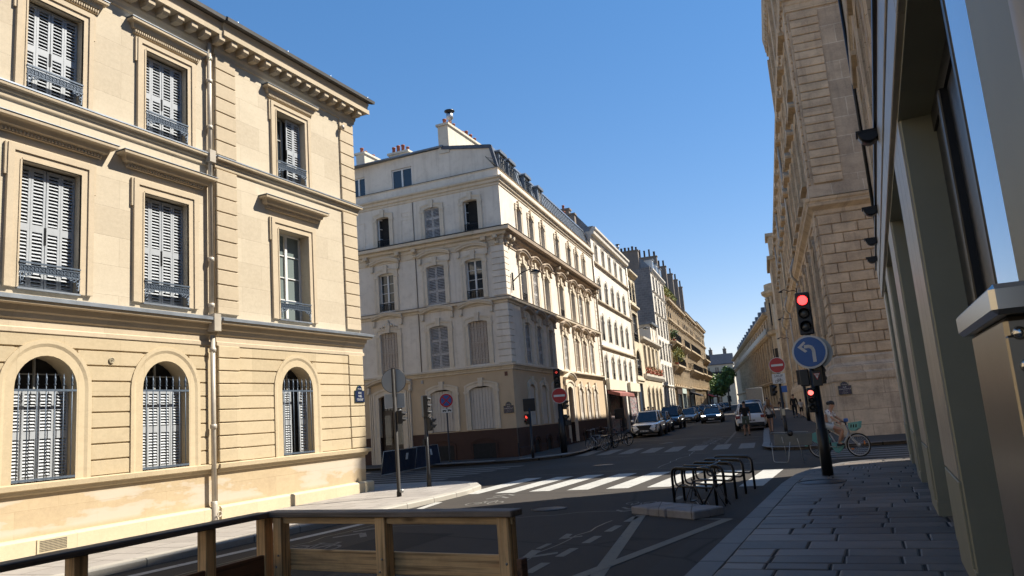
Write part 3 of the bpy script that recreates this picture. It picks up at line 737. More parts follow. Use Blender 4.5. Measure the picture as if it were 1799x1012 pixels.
# horizontal courses of the rusticated ground floor
mb = MB().mat(STONE_G); CH_ = .305
def course_iv(z, x0, x1, cs):
    """intervals free of the arched surrounds at height z"""
    iv = [(x0, x1)]
    for c in cs:
        r = .90; sp = 3.06
        hw = r if z <= sp else (math.sqrt(max(0, r * r - (z - sp) ** 2)) if z < sp + r else 0)
        if hw <= 0: continue
        hw = max(.0, hw - .06); n = []
        for a, b in iv:
            if c - hw > a and c + hw < b: n += [(a, c - hw), (c + hw, b)]
            else: n.append((a, b))
        iv = n
    return iv
k = 0; z = 1.38
while z < 4.0:
    zt = min(z + CH_ - .022, 4.10)
    for (x0, x1, cs, w) in ((XL, XM - .22, cols[:3], .030), (14.05, 18.33, cols[3:], .030 + DW)):
        for a, b in course_iv(z + CH_ / 2, x0, x1, cs):
            if b - a < .05: continue
            e = .010
            y1 = -(w - .03); y0 = -w
            P0 = [(a, y1, z), (b, y1, z), (b, y1, zt), (a, y1, zt)]; P1 = [(a + e, y0, z + e), (b - e, y0, z + e), (b - e, y0, zt - e), (a + e, y0, zt - e)]
            mb.face(P1)
            for q in range(4): mb.face([P0[q], P0[(q + 1) % 4], P1[(q + 1) % 4], P1[q]])
    z += CH_
mb.build('rusticated_course', LB, F)['label'] = 'grooved horizontal stone courses of the ground floor'
# quoin strips
def quoin_strip(x0, x1, w0, zs, m, w=.06, gap=.022):
    mb = MB().mat(m)
    for z0, z1, h in zs:
        mb.box(x0 + .004, x1 - .004, -w0 - .005, -(w0 - .01), z0, z1)
        n = round((z1 - z0) / h); hh = (z1 - z0) / n
        for i in range(n): mb.bbox(x0, x1, -(w0 + w), -w0 + .02, z0 + i * hh + gap / 2, z0 + (i + 1) * hh - gap / 2, .012)
    return mb
for x0, x1 in ((13.38, 14.05), (18.33, 19.01)):
    quoin_strip(x0, x1, DW, [(1.38, 4.08, .305)], STONE_G).build('quoin', LB, F)
    quoin_strip(x0, x1, DW, [(4.82, 8.42, .36), (8.78, 11.42, .36)], TRIM, .055).build('quoin', LB, F)
# string courses, plinth and cornices, stepped forward over the right hand bay
def both(prof, m, name, m2=None, prof2=None, par=LB):
    mb = MB().mat(m)
    mb.sweep(prof, XL, XM - .001 + 0); mb.sweep([(w + DW, z) for w, z in prof], XM - .02, XR, 0, 1)
    if prof2:
        mb.mat(m2); mb.sweep(prof2, XL, XM - .001); mb.sweep([(w + DW, z) for w, z in prof2], XM - .02, XR, 0, 1)
    # return along the corner
    for P_, mm in ((prof, m), (prof2, m2)):
        if P_:
            mb.mat(mm); mt = Matrix.Translation((XR, 0, 0)) @ Matrix.Rotation(R(90), 4, 'Z'); q = MB(); q.mats = mb.mats; q.cur = mb.cur
            q.sweep(P_, -DW, 8, 1, 0); i = len(mb.v)
            mb.v += [tuple(mt @ Vector(v)) for v in q.v]; mb.f += [tuple(t + i for t in f) for f in q.f]; mb.m += q.m
    return mb.build(name, par, F)
both([(0, .05), (.14, .05), (.14, .38), (.10, .42), (0, .43)], STONE_P, 'plinth')
both([(0, 1.16), (.035, 1.18), (.05, 1.24), (.12, 1.26), (.13, 1.35), (0, 1.375)], STONE_G, 'sill_course')
both([(0, 4.05), (.05, 4.07), (.05, 4.15), (.02, 4.17), (.02, 4.30), (.06, 4.33), (.07, 4.42), (.11, 4.45), (.12, 4.555), (.24, 4.57), (.25, 4.66), (0, 4.69)], TRIM, 'first_floor_cornice', ZINC, [(0, 4.692), (.26, 4.665), (.27, 4.63), (.28, 4.63), (.28, 4.70), (.0, 4.77)])
both([(0, 8.42), (.04, 8.44), (.045, 8.46), (.045, 8.54), (.07, 8.56), (.075, 8.625), (.15, 8.635), (.155, 8.68), (0, 8.70)], TRIM, 'string_course', ZINC, [(0, 8.702), (.165, 8.69), (.165, 8.72), (0, 8.76)])
both([(0, 11.40), (.04, 11.42), (.05, 11.5), (.08, 11.56), (.09, 11.78), (.40, 11.80), (.40, 11.93), (.36, 11.935), (.37, 12.05), (.40, 12.14), (0, 12.16)], TRIM, 'cornice')
x = XL + .2; ZB = 0
def modil():
    mb = MB().mat(TRIM); mb.box(-.09, .09, -.35, -.08, 11.67, 11.795); mb.prism([(-.28, 11.61), (-.35, 11.675), (-.06, 11.675), (-.06, 11.61)], -.085, .085, 'x'); return mb
while x < XR + .36:
    sub('modillion', 'modil', modil, LB, F @ Matrix.Translation((x, -DW if x > XM - .1 else 0, 0))); x += .405
mb = MB().mat(ROOFD); mb.sweep([(.46, 12.145), (.53, 12.16), (.54, 12.25), (.49, 12.28), (0, 12.25)], XL, XM - .001); mb.sweep([(.46 + DW, 12.145), (.53 + DW, 12.16), (.54 + DW, 12.25), (.49 + DW, 12.28), (0, 12.25)], XM - .02, XR, 0, 1)
mb.mat(ZROOF).face([(XL, -.50, 12.27), (XR + .5, -.53, 12.27), (XR - 3, 5, 12.9), (XL, 5, 12.9)]); mb.face([(XR + .5, -.53, 12.27), (XR + .5, 11, 12.27), (XR - 3, 5, 12.9)])
mb.face([(XL, 11, 12.27), (XR + .5, 11, 12.27), (XR - 3, 5, 12.9), (XL, 5, 12.9)])
for i in range(9): mb.mat(ZINC).lathe([(.03, 12.27), (.03, 12.32), (0, 12.34)], (4.5 + i * 1.85, -.50, 0), 6)
mb.build('roof', LB, F)
# downpipe in its recess
mb = MB().mat(PIPE); px_ = 13.18
mb.tube([(px_, -.13, .42), (px_, -.13, 4.3)], .055, 10); mb.tube([(px_, -.10, 4.6), (px_, -.10, 8.6)], .055, 10); mb.tube([(px_, -.10, 8.6), (px_, -.10, 11.6)], .055, 10)
mb.box(px_ - .1, px_ + .1, -.30, -.02, 4.38, 4.78); mb.box(px_ - .09, px_ + .09, -.2, -.02, 8.5, 8.8)
for z in (.5, 2.2, 3.95, 5.0, 6.1, 8.1, 9.4, 10.6, 11.2): 
    yy = -.13 if z < 4 else -.10
    mb.lathe([(.06, z - .05), (.075, z - .045), (.075, z + .045), (.06, z + .05)], (px_, yy, 0), 10)
mb.lathe([(.085, .12), (.085, .16), (.075, .2), (.075, .50), (.06, .52)], (px_, -.14, 0), 12); mb.torus((px_, -.29, .27), .055, .014, 12, 5)
mb.build('downpipe', LB, F)

def grille():
    mb = MB().mat(IRON); y = -.02
    for z in (.06, 1.66): mb.box(-.6, .6, y - .012, y + .012, z - .02, z + .02)
    for i in range(7):
        x = -.51 + .17 * i; mb.tube([(x, y, .02), (x, y, 1.78)], .010, 6)
        mb.lathe([(.0, 1.98), (.022, 1.86), (.010, 1.80), (.026, 1.77), (.010, 1.74)], (x, y, 0), 8)
    return mb
def shutter_low(side, depth=.20):
    s = -1 if side == 'l' else 1; a, b = (-.59, -.01) if s < 0 else (.01, .59); m = (a + b) / 2
    mb = MB(); louvre(mb, a, m - .004, .03, 1.68, depth, SHUT, .056, .035, 2); louvre(mb, m + .004, b, .03, 1.68, depth, SHUT, .056, .035, 2); return mb
def fan_back(): 
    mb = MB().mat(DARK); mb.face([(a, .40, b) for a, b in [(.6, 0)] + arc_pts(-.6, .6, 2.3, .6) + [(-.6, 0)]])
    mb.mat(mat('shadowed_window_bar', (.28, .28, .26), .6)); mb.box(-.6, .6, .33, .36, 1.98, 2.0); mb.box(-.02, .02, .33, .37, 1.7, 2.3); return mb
def arch_sur():
    mb = MB().mat(STONE_G); archivolt(mb, -.6, .6, 0, 2.3, .6, .30, .055); return mb
def surround(w, h, fw=.27, m=TRIM, ear=.05, wd=.07):
    mb = MB().mat(m); a = w / 2
    for s in (-1, 1):
        mb.box(s * a, s * (a + fw * .55), -wd * .6, .0, 0, h); mb.box(s * (a + fw * .55), s * (a + fw), -wd, 0, 0, h + fw * .55)
        mb.box(s * (a + fw), s * (a + fw + ear), -wd * .7, 0, h - .35, h + fw); mb.box(s * a, s * (a + .035), -wd * .8, 0, 0, h + .0)
    mb.box(-a - fw * .55, a + fw * .55, -wd * .6, 0, h, h + fw * .55); mb.box(-a - fw, a + fw, -wd, 0, h + fw * .55, h + fw)
    mb.box(-a - .0, a + .0, -wd * .8, -.002, h, h + .035)
    return mb
def hood(w, z, proj=.32, m=TRIM, dent=True, h=.30, dn=30):
    mb = MB().mat(m); p = proj
    prof = [(.02, z), (.05, z + .01), (.05, z + .09), (.09, z + .11), (p * .50, z + .125), (p * .55, z + .19), (p * .62, z + .225), (p * .98, z + .235), (p, z + .28), (.0, z + .30)]
    a = w / 2 - p * .6
    mb.sweep(prof, -a, a, 1, 1)
    for s in (-1, 1):   # returns closing the mitres
        ring = [(s * (a + q), -q, zz) for q, zz in prof]; base = [(s * (a + q), 0, zz) for q, zz in prof]
        for i in range(len(prof) - 1): mb.face([ring[i], ring[i + 1], base[i + 1], base[i]])
    if dent:
        for i in range(dn):
            x = -a - .05 + (2 * a + .1) * (i + .5) / dn; mb.box(x - .014, x + .014, -.085, -.04, z + .03, z + .085)
    mb.mat(ZINC).box(-a - p - .01, a + p + .01, -p - .012, 0, z + .302, z + .315)
    return mb
def shutter_up(side, w=1.2, h=2.42, dep=.14):
    a, b = (-w / 2 + .01, -.008) if side == 'l' else (.008, w / 2 - .01); m = (a + b) / 2
    mb = MB(); louvre(mb, a, m - .003, .02, h - .02, dep, SHUT, .066, .045, 2); louvre(mb, m + .003, b, .02, h - .02, dep, SHUT, .066, .045, 2)
    mb.mat(BLACKM).box((b if side == 'l' else a) - .012, (b if side == 'l' else a) + .012, dep - .01, dep + .03, h * .38, h * .52)
    return mb
def backing(w, h, dep=.38):
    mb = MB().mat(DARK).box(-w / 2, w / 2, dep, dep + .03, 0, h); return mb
def balconet(w, z=.22):
    """low ornate cast iron band between the jambs with scrolled ends"""
    mb = MB().mat(IRON); y = -.06; a = w / 2
    mb.box(-a, a, y - .02, y + .02, z + .25, z + .28); mb.box(-a, a, y - .012, y + .012, z + .08, z + .10)
    mb.box(-a, a, y - .008, y + .008, z + .205, z + .22); mb.box(-a, a, y + .004, y + .007, z + .10, z + .205)
    n = int(w / .07)
    for i in range(n):
        x = -a + w * (i + .5) / n
        mb.box(x - .028, x + .012, y - .008, y + .008, z + .17, z + .185); mb.box(x - .028, x - .014, y - .008, y + .008, z + .12, z + .2); mb.box(x - .028, x + .028, y - .008, y + .008, z + .115, z + .127)
        mb.box(x + .014, x + .028, y - .008, y + .008, z + .12, z + .16)
        if i % 2: mb.lathe([(0, z + .045), (.014, z + .06), (.010, z + .082)], (x, y, 0), 6)
    for s in (-1, 1):
        for q, (dx, dz, r) in enumerate(((.05, .03, .04), (.13, .04, .032), (.05, -.045, .03), (.20, .05, .022))): mb.torus((s * (a - dx), y, z + dz), r, .012, 12, 5)
        mb.tube([(s * (a - .02), y, z + .04), (s * (a - .03), y, z - .16), (s * (a - .08), y, z - .13)], .013, 6)
    return mb
def win(parent, M, x, z, y=0.0): return mk('window', None, parent, M @ Matrix.Translation((x, y, z)))
def sill_(w): return MB().mat(ZINC).box(-w / 2 - .02, w / 2 + .02, -.05, .3, -.012, .012)
def sillmb(w):
    m = MB().mat(ZINC); m.box(-w / 2 - .02, w / 2 + .02, -.06, .3, -.02, .012); return m
for i, c in enumerate(cols):
    y = -DW if i == 3 else 0.0
    o = mk('window', None, LB, F @ Matrix.Translation((c, y, 1.36)))
    bk = fan_back().build('window', LB, F @ Matrix.Translation((c, y, 1.36))) if 'fb' not in CACHE else mk('window', CACHE['fb'], LB, F @ Matrix.Translation((c, y, 1.36)))
    CACHE['fb'] = bk.data; bpy.data.objects.remove(o); o = bk
    sub('surround', 'as', arch_sur, o); sub('window_grille', 'gr', grille, o)
    sub('shutter', 'sll', lambda: shutter_low('l'), o, Matrix.Translation((-.0, 0, 0)))
    if i != 3: sub('shutter', 'slr', lambda: shutter_low('r'), o)
    else:
        def half():
            m = MB(); louvre(m, .30, .59, .03, 1.68, .20, SHUT, .072, .035, 2); return m
        sub('shutter', 'slh', half, o)
    for zf, h, w in ((4.88, 2.44, 1.2), (8.74, 1.94, 1.16)):
        if zf == 4.88 and i == 3:
            wmb = lambda: casement(1.2, 2.44, 0, .36, WHITEF, mat_glass('curtained_glass', (.16, .19, .18), .06, .6), 4)
            o = sub('window', 'wc', wmb, LB, F @ Matrix.Translation((c, y, zf)))
        else: o = sub('window', 'bk%g' % h, lambda: backing(w, h), LB, F @ Matrix.Translation((c, y, zf)))
        sub('surround', 'su%g' % h, lambda: surround(w, h, .27 if h > 2 else .22), o)
        if h > 2: sub('hood', 'hd', lambda: hood(2.32, 2.90, .28), o)
        else: sub('hood', 'hd3', lambda: hood(1.94, 2.22, .20, dn=34), o)
        sub('sill', 'sl%g' % h, lambda: sillmb(w), o)
        sub('balcony_rail', 'bl%g' % h, lambda: balconet(w), o)
        if not (i == 3 and h > 2):
            sub('shutter', 'sr%g' % h, lambda: shutter_up('r', w, h - .02), o)
            if not i == 3: sub('shutter', 'sl_%g' % h, lambda: shutter_up('l', w, h - .02), o)
            else:
                def op():
                    m = casement(.56, 1.9, 0, .36, mat('shadowed_window_bar', (.28, .28, .26), .6), GLASS, 3, split=False); return m
                sub('casement', 'opn', op, o, Matrix.Translation((-.29, 0, 0)))
# vent in the plinth, wall camera, wall rosette
mb = MB().mat(STONE_P); mb.box(9.12, 9.72, -.158, -.13, .14, .38); mb.mat(DARK); 
for a in range(22):
    for b in range(7): mb.box(9.165 + a * .0235, 9.180 + a * .0235, -.161, -.157, .165 + b * .028, .183 + b * .028)
mb.build('vent', LB, F)
mb = MB().mat(PIPE); mb.box(18.34, 18.42, -DW - .1, -DW, 11.10, 11.14); mb.lathe([(0, 0), (.06, .02), (.07, .09), (.05, .14), (0, .14)], (18.36, -DW - .14, 11.0), 10)
o = mb.build('security_camera', None, LB.matrix_world @ F); tag(o, 'small cream dome security camera under the cornice at the corner of the limestone building', 'camera')
mb = MB().mat(mat('bronze_rosette', (.32, .27, .18), .6, .2)); mb.torus((10.63, -.045, 3.62), .055, .012, 14, 5); mb.torus((10.63, -.045, 3.62), .025, .01, 10, 5)
for a in range(8): mb.box(10.63 + .04 * math.cos(a * .785) - .008, 10.63 + .04 * math.cos(a * .785) + .008, -.05, -.03, 3.62 + .04 * math.sin(a * .785) - .008, 3.62 + .04 * math.sin(a * .785) + .008)
mb.build('wall_rosette', LB, F)
# television aerial and pale stay rod behind the roof corner
mb = MB().mat(mat('aluminium', (.55, .56, .58), .35, .9)); mb.tube([(19.3, 1.5, 12.15), (19.6, 1.5, 13.3)], .012, 6); mb.tube([(18.9, 1.3, 12.65), (19.85, 1.7, 13.05)], .010, 6)
for i in range(9): mb.tube([(19.0 + .1 * i, 1.34 + .045 * i - .09, 12.69 + .042 * i), (19.0 + .1 * i, 1.34 + .045 * i + .09, 12.69 + .042 * i)], .005, 5)
o = mb.build('roof_aerial', None, LB.matrix_world @ F); tag(o, 'thin television aerial above the roof corner of the sunlit limestone building', 'aerial')
# ------------------------------------------------------------------ generic window pieces for the plastered buildings
RUST = mat_paint_worn('rusty_metal_shutter', (0.40, 0.34, 0.28), (0.20, 0.12, 0.07), 0.6, 0.8, 16, 0.52)
PLANK = mat_paint_worn('flaking_board_shutter', (0.50, 0.45, 0.39), (0.30, 0.25, 0.20), 0.5, 0.85, 12, 0.56)
DOORM = mat('dark_varnished_door', (0.030, 0.017, 0.012), 0.4, 0, 0.2, 4)
GREYF = mat('grey_window_frame', (0.42, 0.41, 0.39), 0.6, 0, 0.08)
def seg_sur(w, h, rise=.10, fw=.26, m=PLAST, key=True, wd=.07, foot=True):
    mb = MB().mat(m); archivolt(mb, -w / 2, w / 2, 0, h, rise, fw, wd, 0, 10)
    if key: mb.prism([(-.10, h - .02), (.10, h - .02), (.13, h + fw + .14), (-.13, h + fw + .14)], -wd - .05, 0, 'y')
    if foot:
        for s in (-1, 1): mb.box(s * (w / 2 + fw * .1), s * (w / 2 + fw * 1.15), -wd - .01, 0, h - rise - .05 - .12, h - rise - .05)
    return mb
def seg_hood(w, z, rise=.24, proj=.22, m=PLAST, th=.22, n=12, br=True):
    """curved cornice on two little brackets"""
    mb = MB().mat(m); P = [(0, -.02), (.06, 0), (proj * .75, .05), (proj * .8, .11), (proj, .16), (proj, th), (0, th + .03)]; rows = []
    top = arc_pts(-w / 2, w / 2, z + rise, rise, n)[::-1]
    for x, zz in top: rows.append([(x, -q, zz + dz) for q, dz in P])
    mb.grid(rows, smooth=False); mb.face(rows[0][::-1]); mb.face(rows[-1])
    if br:
        for s in (-1, 1): mb.box(s * (w / 2 - .16), s * (w / 2 - .04), -proj * .6, 0, z - .28, z + .03); mb.lathe([(0, -.06), (.055, -.06), (.055, .06), (0, .06)], (s * (w / 2 - .10), -proj * .55, z - .26), 8, 'x')
    return mb
def shut2(w, h, m=SHUTW, dep=.05, panels=3, side=0, pitch=.075):
    mb = MB(); a, b = ((-w / 2, -.006) if side == 0 else (.006, w / 2)); louvre(mb, a, b, .02, h, dep, m, pitch, .05, panels, .03); return mb
def rustsh(w, h, side, m=RUST, n=6):
    mb = MB().mat(m); a = -w / 2 if side == 0 else .005; L = w / 2 - .005; y = .06
    for i in range(n):
        x = a + L * i / n; mb.box(x + .006, x + L / n - .006, y + (.02 if i % 2 else 0), y + .035, .02, h)
    for z in (.25, h * .5, h - .3): mb.box(a, a + L, y - .012, y + .01, z - .025, z + .025)
    for i in range(n): mb.lathe([(0, -.008), (.03, 0), (0, .01)], (a + L * (i + .5) / n, y - .01, h - .28), 6, 'y')
    return mb
def plank(w, h, side, m=PLANK):
    mb = MB().mat(m); a = -w / 2 if side == 0 else .004; L = w / 2 - .004; y = .05; n = 4
    for i in range(n): x = a + L * i / n; mb.bbox(x + .004, x + L / n - .004, y, y + .03, .02, h, .006)
    mb.box(a, a + L, y - .012, y + .002, h * .48, h * .50)
    for i in range(2): mb.box(a + L * (.2 + .5 * i), a + L * (.2 + .5 * i) + .03, y - .02, y, h * .25, h * .8)
    return mb
def bwin(par, Fm, c, z, w, h, style='glass', rise=.0, sur=None, hd=None, rail=None, dep=.28, fw=.22, mf=None, bars=3, sm=None, hm=None, gm=None, key=None, yo=0.0, bm=None, shm=None, nosur=False):
    """a window (part) with its surround, hood, shutters and rail (sub-parts)"""
    M = Fm @ Matrix.Translation((c, yo, z)); kk = (round(w, 2), round(h, 2), style, rise, dep, id(mf), id(gm), bars)
    sm = sm or PLAST
    if style in ('glass', 'open', 'halfopen'):
        bk = bm
        if style == 'open':
            def fn():
                q = MB().mat(DARK).box(-w / 2, w / 2, dep, dep + .02, 0, h); q.mat(mf or WHITEF)
                for s, a in ((-1, 62),):
                    mt = Matrix.Translation((s * w / 2, .10, 0)) @ Matrix.Rotation(R(a), 4, 'Z'); t = casement(w / 2, h - .05, 0, .06, mf or WHITEF, GLASS, 3, split=False); i = len(q.v)
                    q.v += [tuple(mt @ Matrix.Translation((w / 4, -.03, 0)) @ Vector(v)) for v in t.v]; q.f += [tuple(k + i for k in f) for f in t.f]
                    base = len(q.mats); 
                    for m_ in t.mats:
                        if m_ not in q.mats: q.mats.append(m_)
                    q.m += [q.mats.index(t.mats[k]) for k in t.m]
                return q
            o = sub('window', ('w',) + kk, fn, par, M)
        else: o = sub('window', ('w',) + kk, lambda: casement(w, h, rise, dep, mf or WHITEF, gm or GLASS, bars, bk), par, M)
    else: o = sub('window', ('bk', round(w, 2), round(h, 2), rise), lambda: backing(w, h, dep - .02), par, M)
    if style == 'shut':
        for s in (0, 1): sub('shutter', ('s', s) + kk + (id(shm),), lambda: shut2(w, h - rise * .6, shm or SHUTW, .05, 3, s), o)
    if style == 'rust':
        for s in (0, 1): sub('shutter', ('r', s) + kk, lambda: rustsh(w, h - rise * .5, s), o)
    if style == 'plank':
        for s in (0, 1): sub('shutter', ('p', s) + kk, lambda: plank(w, h - rise * .5, s), o)
    if not nosur: sub('surround', ('su', round(w, 2), round(h, 2), rise, fw, id(sm), key), lambda: seg_sur(w, h, rise or .05, fw, sm, key is not False), o)
    if hd: sub('hood', ('hd', hd, id(hm or sm)), lambda: seg_hood(hd[0], hd[1], hd[2], hd[3], hm or sm), o)
    if rail: sub('balcony_rail', ('rl', round(w, 2), rail), lambda: iron_rail(w, 0, rail, .02), o)
    return o

# ------------------------------------------------------------------ the plastered corner building
CB = empty('corner_building', (-15.62, 33.59, 0), 0, 'grey plastered four storey corner building with brown painted base and zinc mansard at the crossing', 'building')
PLASD = mat_plaster('brown_shaded_moulding', (0.46, 0.37, 0.28), (0.36, 0.28, 0.21), (0.14, 0.10, 0.08), 0.6, 0.6)  # brown darkened in colour to stand for the unlit undersides of side mouldings
FC = TR(0, 0, 0, R(1.69)); FB = TR(0, 0, 0, R(96.887)); MT = 1.095; LBB = 21.4
fr = dict(
    g=[(6.92, 1.38, .13, 3.5, 'door'), (3.90, 1.30, 1.53, 2.08, 'plank'), (1.72, 1.30, 1.53, 2.08, 'plank')],
    a=[(6.82, 1.02, 4.68, 2.14, 'rust'), (3.87, 1.04, 4.68, 2.14, 'shut'), (1.68, 1.04, 4.68, 2.14, 'rust')],
    b=[(6.82, .92, 7.94, 2.02, 'glass'), (3.86, 1.02, 7.94, 2.02, 'shut'), (1.68, .92, 7.94, 2.02, 'glass')],
    c=[(6.85, .76, 11.36, 1.66, 'open'), (3.87, .88, 11.36, 1.66, 'shut'), (1.64, .80, 11.36, 1.66, 'open')])
RS = dict(g=.16, a=.07, b=.07, c=.05)
ops = [dict(x0=-c - w / 2, x1=-c + w / 2, z0=z, z1=z + h, rise=RS[k]) for k in fr for c, w, z, h, s in fr[k]]
mb = MB()
def zoned(mb, zones, x0, x1, ops, dep, base_out=0.0):
    for z0, z1, m, out in zones:
        mb.mat(m)
        sel = []
        for o in ops:
            if o['z0'] < z1 - .01 and o['z1'] > z0 + .01:
                d = dict(o, z0=max(o['z0'], z0), z1=min(o['z1'], z1))
                if o['z1'] > z1 + .01: d['rise'] = 0
                sel.append(d)
        wall(mb, x0, x1, z0, z1, sel, dep + out, -out)
zones = [(-.3, 1.48, BROWN, .03), (1.48, 4.3, BEIGE, 0), (4.3, 14.42, PLAS, 0)]
zoned(mb, zones, -16, 0, ops, .28); mb.mat(BROWN).box(-16, 0, -.03, 0, 1.478, 1.482)
mb.build('front_wall', CB, FC)
side_c = [3.0, 5.2, 7.55, 10.85, 13.9, 16.1, 18.3]
ops2 = []
for i, c in enumerate(side_c):
    if i == 3: ops2.append(dict(x0=c - .62, x1=c + .62, z0=.30, z1=3.62, rise=.16))
    else: ops2.append(dict(x0=c - .5, x1=c + .5, z0=1.53, z1=3.61, rise=.16))
    ops2 += [dict(x0=c - .5, x1=c + .5, z0=4.68, z1=6.82, rise=.07), dict(x0=c - .5, x1=c + .5, z0=7.94, z1=9.96, rise=.07), dict(x0=c - .40, x1=c + .40, z0=11.36, z1=13.04, rise=.05)]
mb = MB(); zoned(mb, zones, 0, LBB, ops2, .28)
mb.mat(CHIM).face([(LBB, 0, -.3), (LBB, 12, -.3), (LBB, 12, 14.4), (LBB, 0, 14.4)]); mb.mat(BROWN).box(0, LBB, -.03, 0, 1.478, 1.482)
mb.build('side_wall', CB, FB)
mb = MB().mat(BROWN)     # low cellar arches and the grey footing of the side
for c in (3.0, 5.2, 7.55, 13.9, 16.1, 18.3):
    q = MB().mat(BROWN); archivolt(q, c - .42, c + .42, .10, .85, .22, .14, .10, -.03); q.mat(DARK).box(c - .42, c + .42, -.034, -.03, .1, .8); q.build('cellar_opening', CB, FB)
for a, b in ((.05, 2.4), (3.6, 4.6), (5.8, 6.95), (8.2, 9.9), (11.8, 13.3), (14.5, 15.5), (16.7, 17.7), (18.9, 21.4)): MB().mat(BROWN).bbox(a, b, -.10, -.02, -.2, .55, .01).build('base_course', CB, FB)
for c in (4.0, 1.75): mb = MB().mat(BROWN); archivolt(mb, -c - .62, -c + .62, .12, 1.02, .18, .10, .04, -.03); mb.mat(DARK).box(-c - .6, -c + .6, -.034, -.03, .12, .86); mb.build('cellar_opening', CB, FC)
def ring(prof, m, name, par=CB, xl=-16, xr=LBB, lead=None):
    for Fm, a, b, m0, m1 in ((FC, xl, 0, 0, MT), (FB, 0, xr, MT, 0)):
        mb = MB().mat(PLASD if (Fm is FB and name == 'main_cornice') else m); mb.sweep(prof, a, b, m0, m1)
        if lead: mb.mat(lead); w, z = max(q[0] for q in prof), max(q[1] for q in prof); mb.sweep([(0, z + .001), (w + .02, z - .035), (w + .02, z - .01), (0, z + .03)], a, b, m0, m1)
        mb.build(name, par, Fm)
ring([(0, 4.27), (.05, 4.29), (.06, 4.36), (.09, 4.40), (.10, 4.46), (.20, 4.475), (.21, 4.55), (0, 4.58)], PLAST, 'string_course')
ring([(0, 7.54), (.05, 7.56), (.06, 7.66), (.20, 7.70), (.22, 7.80), (0, 7.85)], PLAST, 'string_course', lead=CHIM)
ring([(0, 10.44), (.04, 10.46), (.05, 10.72), (.10, 10.76), (.12, 10.88), (.26, 10.93), (.27, 11.06), (.49, 11.09), (.52, 11.24), (0, 11.30)], PLAST, 'main_cornice', lead=ROOFD)
ring([(0, 13.52), (.04, 13.54), (.05, 13.64), (.12, 13.68), (.14, 13.80), (.24, 13.86), (.26, 13.93), (0, 13.96)], PLAST, 'upper_cornice')
ring([(-.3, 13.96), (.03, 13.965), (.03, 14.36), (.07, 14.38), (.07, 14.43), (-.3, 14.44)], PLAS, 'parapet', lead=ROOFD)
# quoins
for Fm, s in ((FC, -1), (FB, 1)):
    for z0, z1 in ((4.62, 7.5), (7.92, 10.42)):
        mb = MB().mat(PLAS); n = round((z1 - z0) / .32); hh = (z1 - z0) / n
        for i in range(n):
            L = .66
            a, b = (0 - L, 0.045) if s < 0 else (-.045, L); mb.bbox(a, b, -.05, .02, z0 + i * hh + .012, z0 + (i + 1) * hh - .012, .012)
        mb.build('quoin', CB, Fm)
mb = MB().mat(PLAS)
for i in range(18): mb.bbox(LBB - .5, LBB, -.04, .02, 4.62 + i * .32 + .012, 4.62 + (i + 1) * .32 - .012, .01)
mb.build('quoin', CB, FB)
def console():
    mb = MB().mat(PLAST); mb.prism([(0, -.42), (-.10, -.40), (-.12, -.2), (-.20, -.12), (-.34, -.08), (-.36, 0), (0, 0)], -.11, .11, 'x')
    mb.lathe([(0, -.12), (.07, -.12), (.07, .12), (0, .12)], (0, -.11, -.36), 10, 'x'); mb.lathe([(0, -.125), (.09, -.125), (.09, .125), (0, .125)], (0, -.25, -.10), 10, 'x')
    for k in range(4): mb.lathe([(0, -.02), (.05, 0), (0, .02)], ((-.06 + .04 * k), -.14 - .02 * (k % 2), -.24 + .03 * (k % 3)), 6, 'y')
    return mb
for x in (-.3, -.95, -4.95, -5.95, -7.9): sub('console', 'cons', console, CB, FC @ Matrix.Translation((x, 0, 10.92)))
for x in (.3, .9, 9.9, 11.9, 20.6, 21.2): sub('console', 'cons', console, CB, FB @ Matrix.Translation((x, 0, 10.92)))
# thin moulded panels and joints on the plaster
mb = MB().mat(PLAS)
for x0, x1, z0, z1 in ((-5.75, -4.95, 11.5, 12.65), (-5.7, -5.0, 12.8, 13.05), (-9.0, -8.0, 11.5, 12.9)):
    for a, b, c, d in ((x0, x1, z0, z0 + .03), (x0, x1, z1 - .03, z1), (x0, x0 + .03, z0 + .03, z1 - .03), (x1 - .03, x1, z0 + .03, z1 - .03)): mb.box(a, b, -.02, 0, c, d)
mb.build('wall_panel', CB, FC)
mb = MB().mat(CHIM)
for x, z0, z1 in ((-4.98, 4.6, 13.5),): mb.tube([(x, -.03, z0), (x, -.03, z1)], .022, 6)
mb.build('thin_pipe', CB, FC)
mb = MB().mat(PIPE); mb.tube([(LBB + .12, -.1, 3.9), (LBB + .12, -.1, 14.0)], .055, 8); mb.tube([(LBB + .12, -.1, .2), (LBB + .12, -.1, 3.9)], .06, 8); mb.build('downpipe', CB, FB)
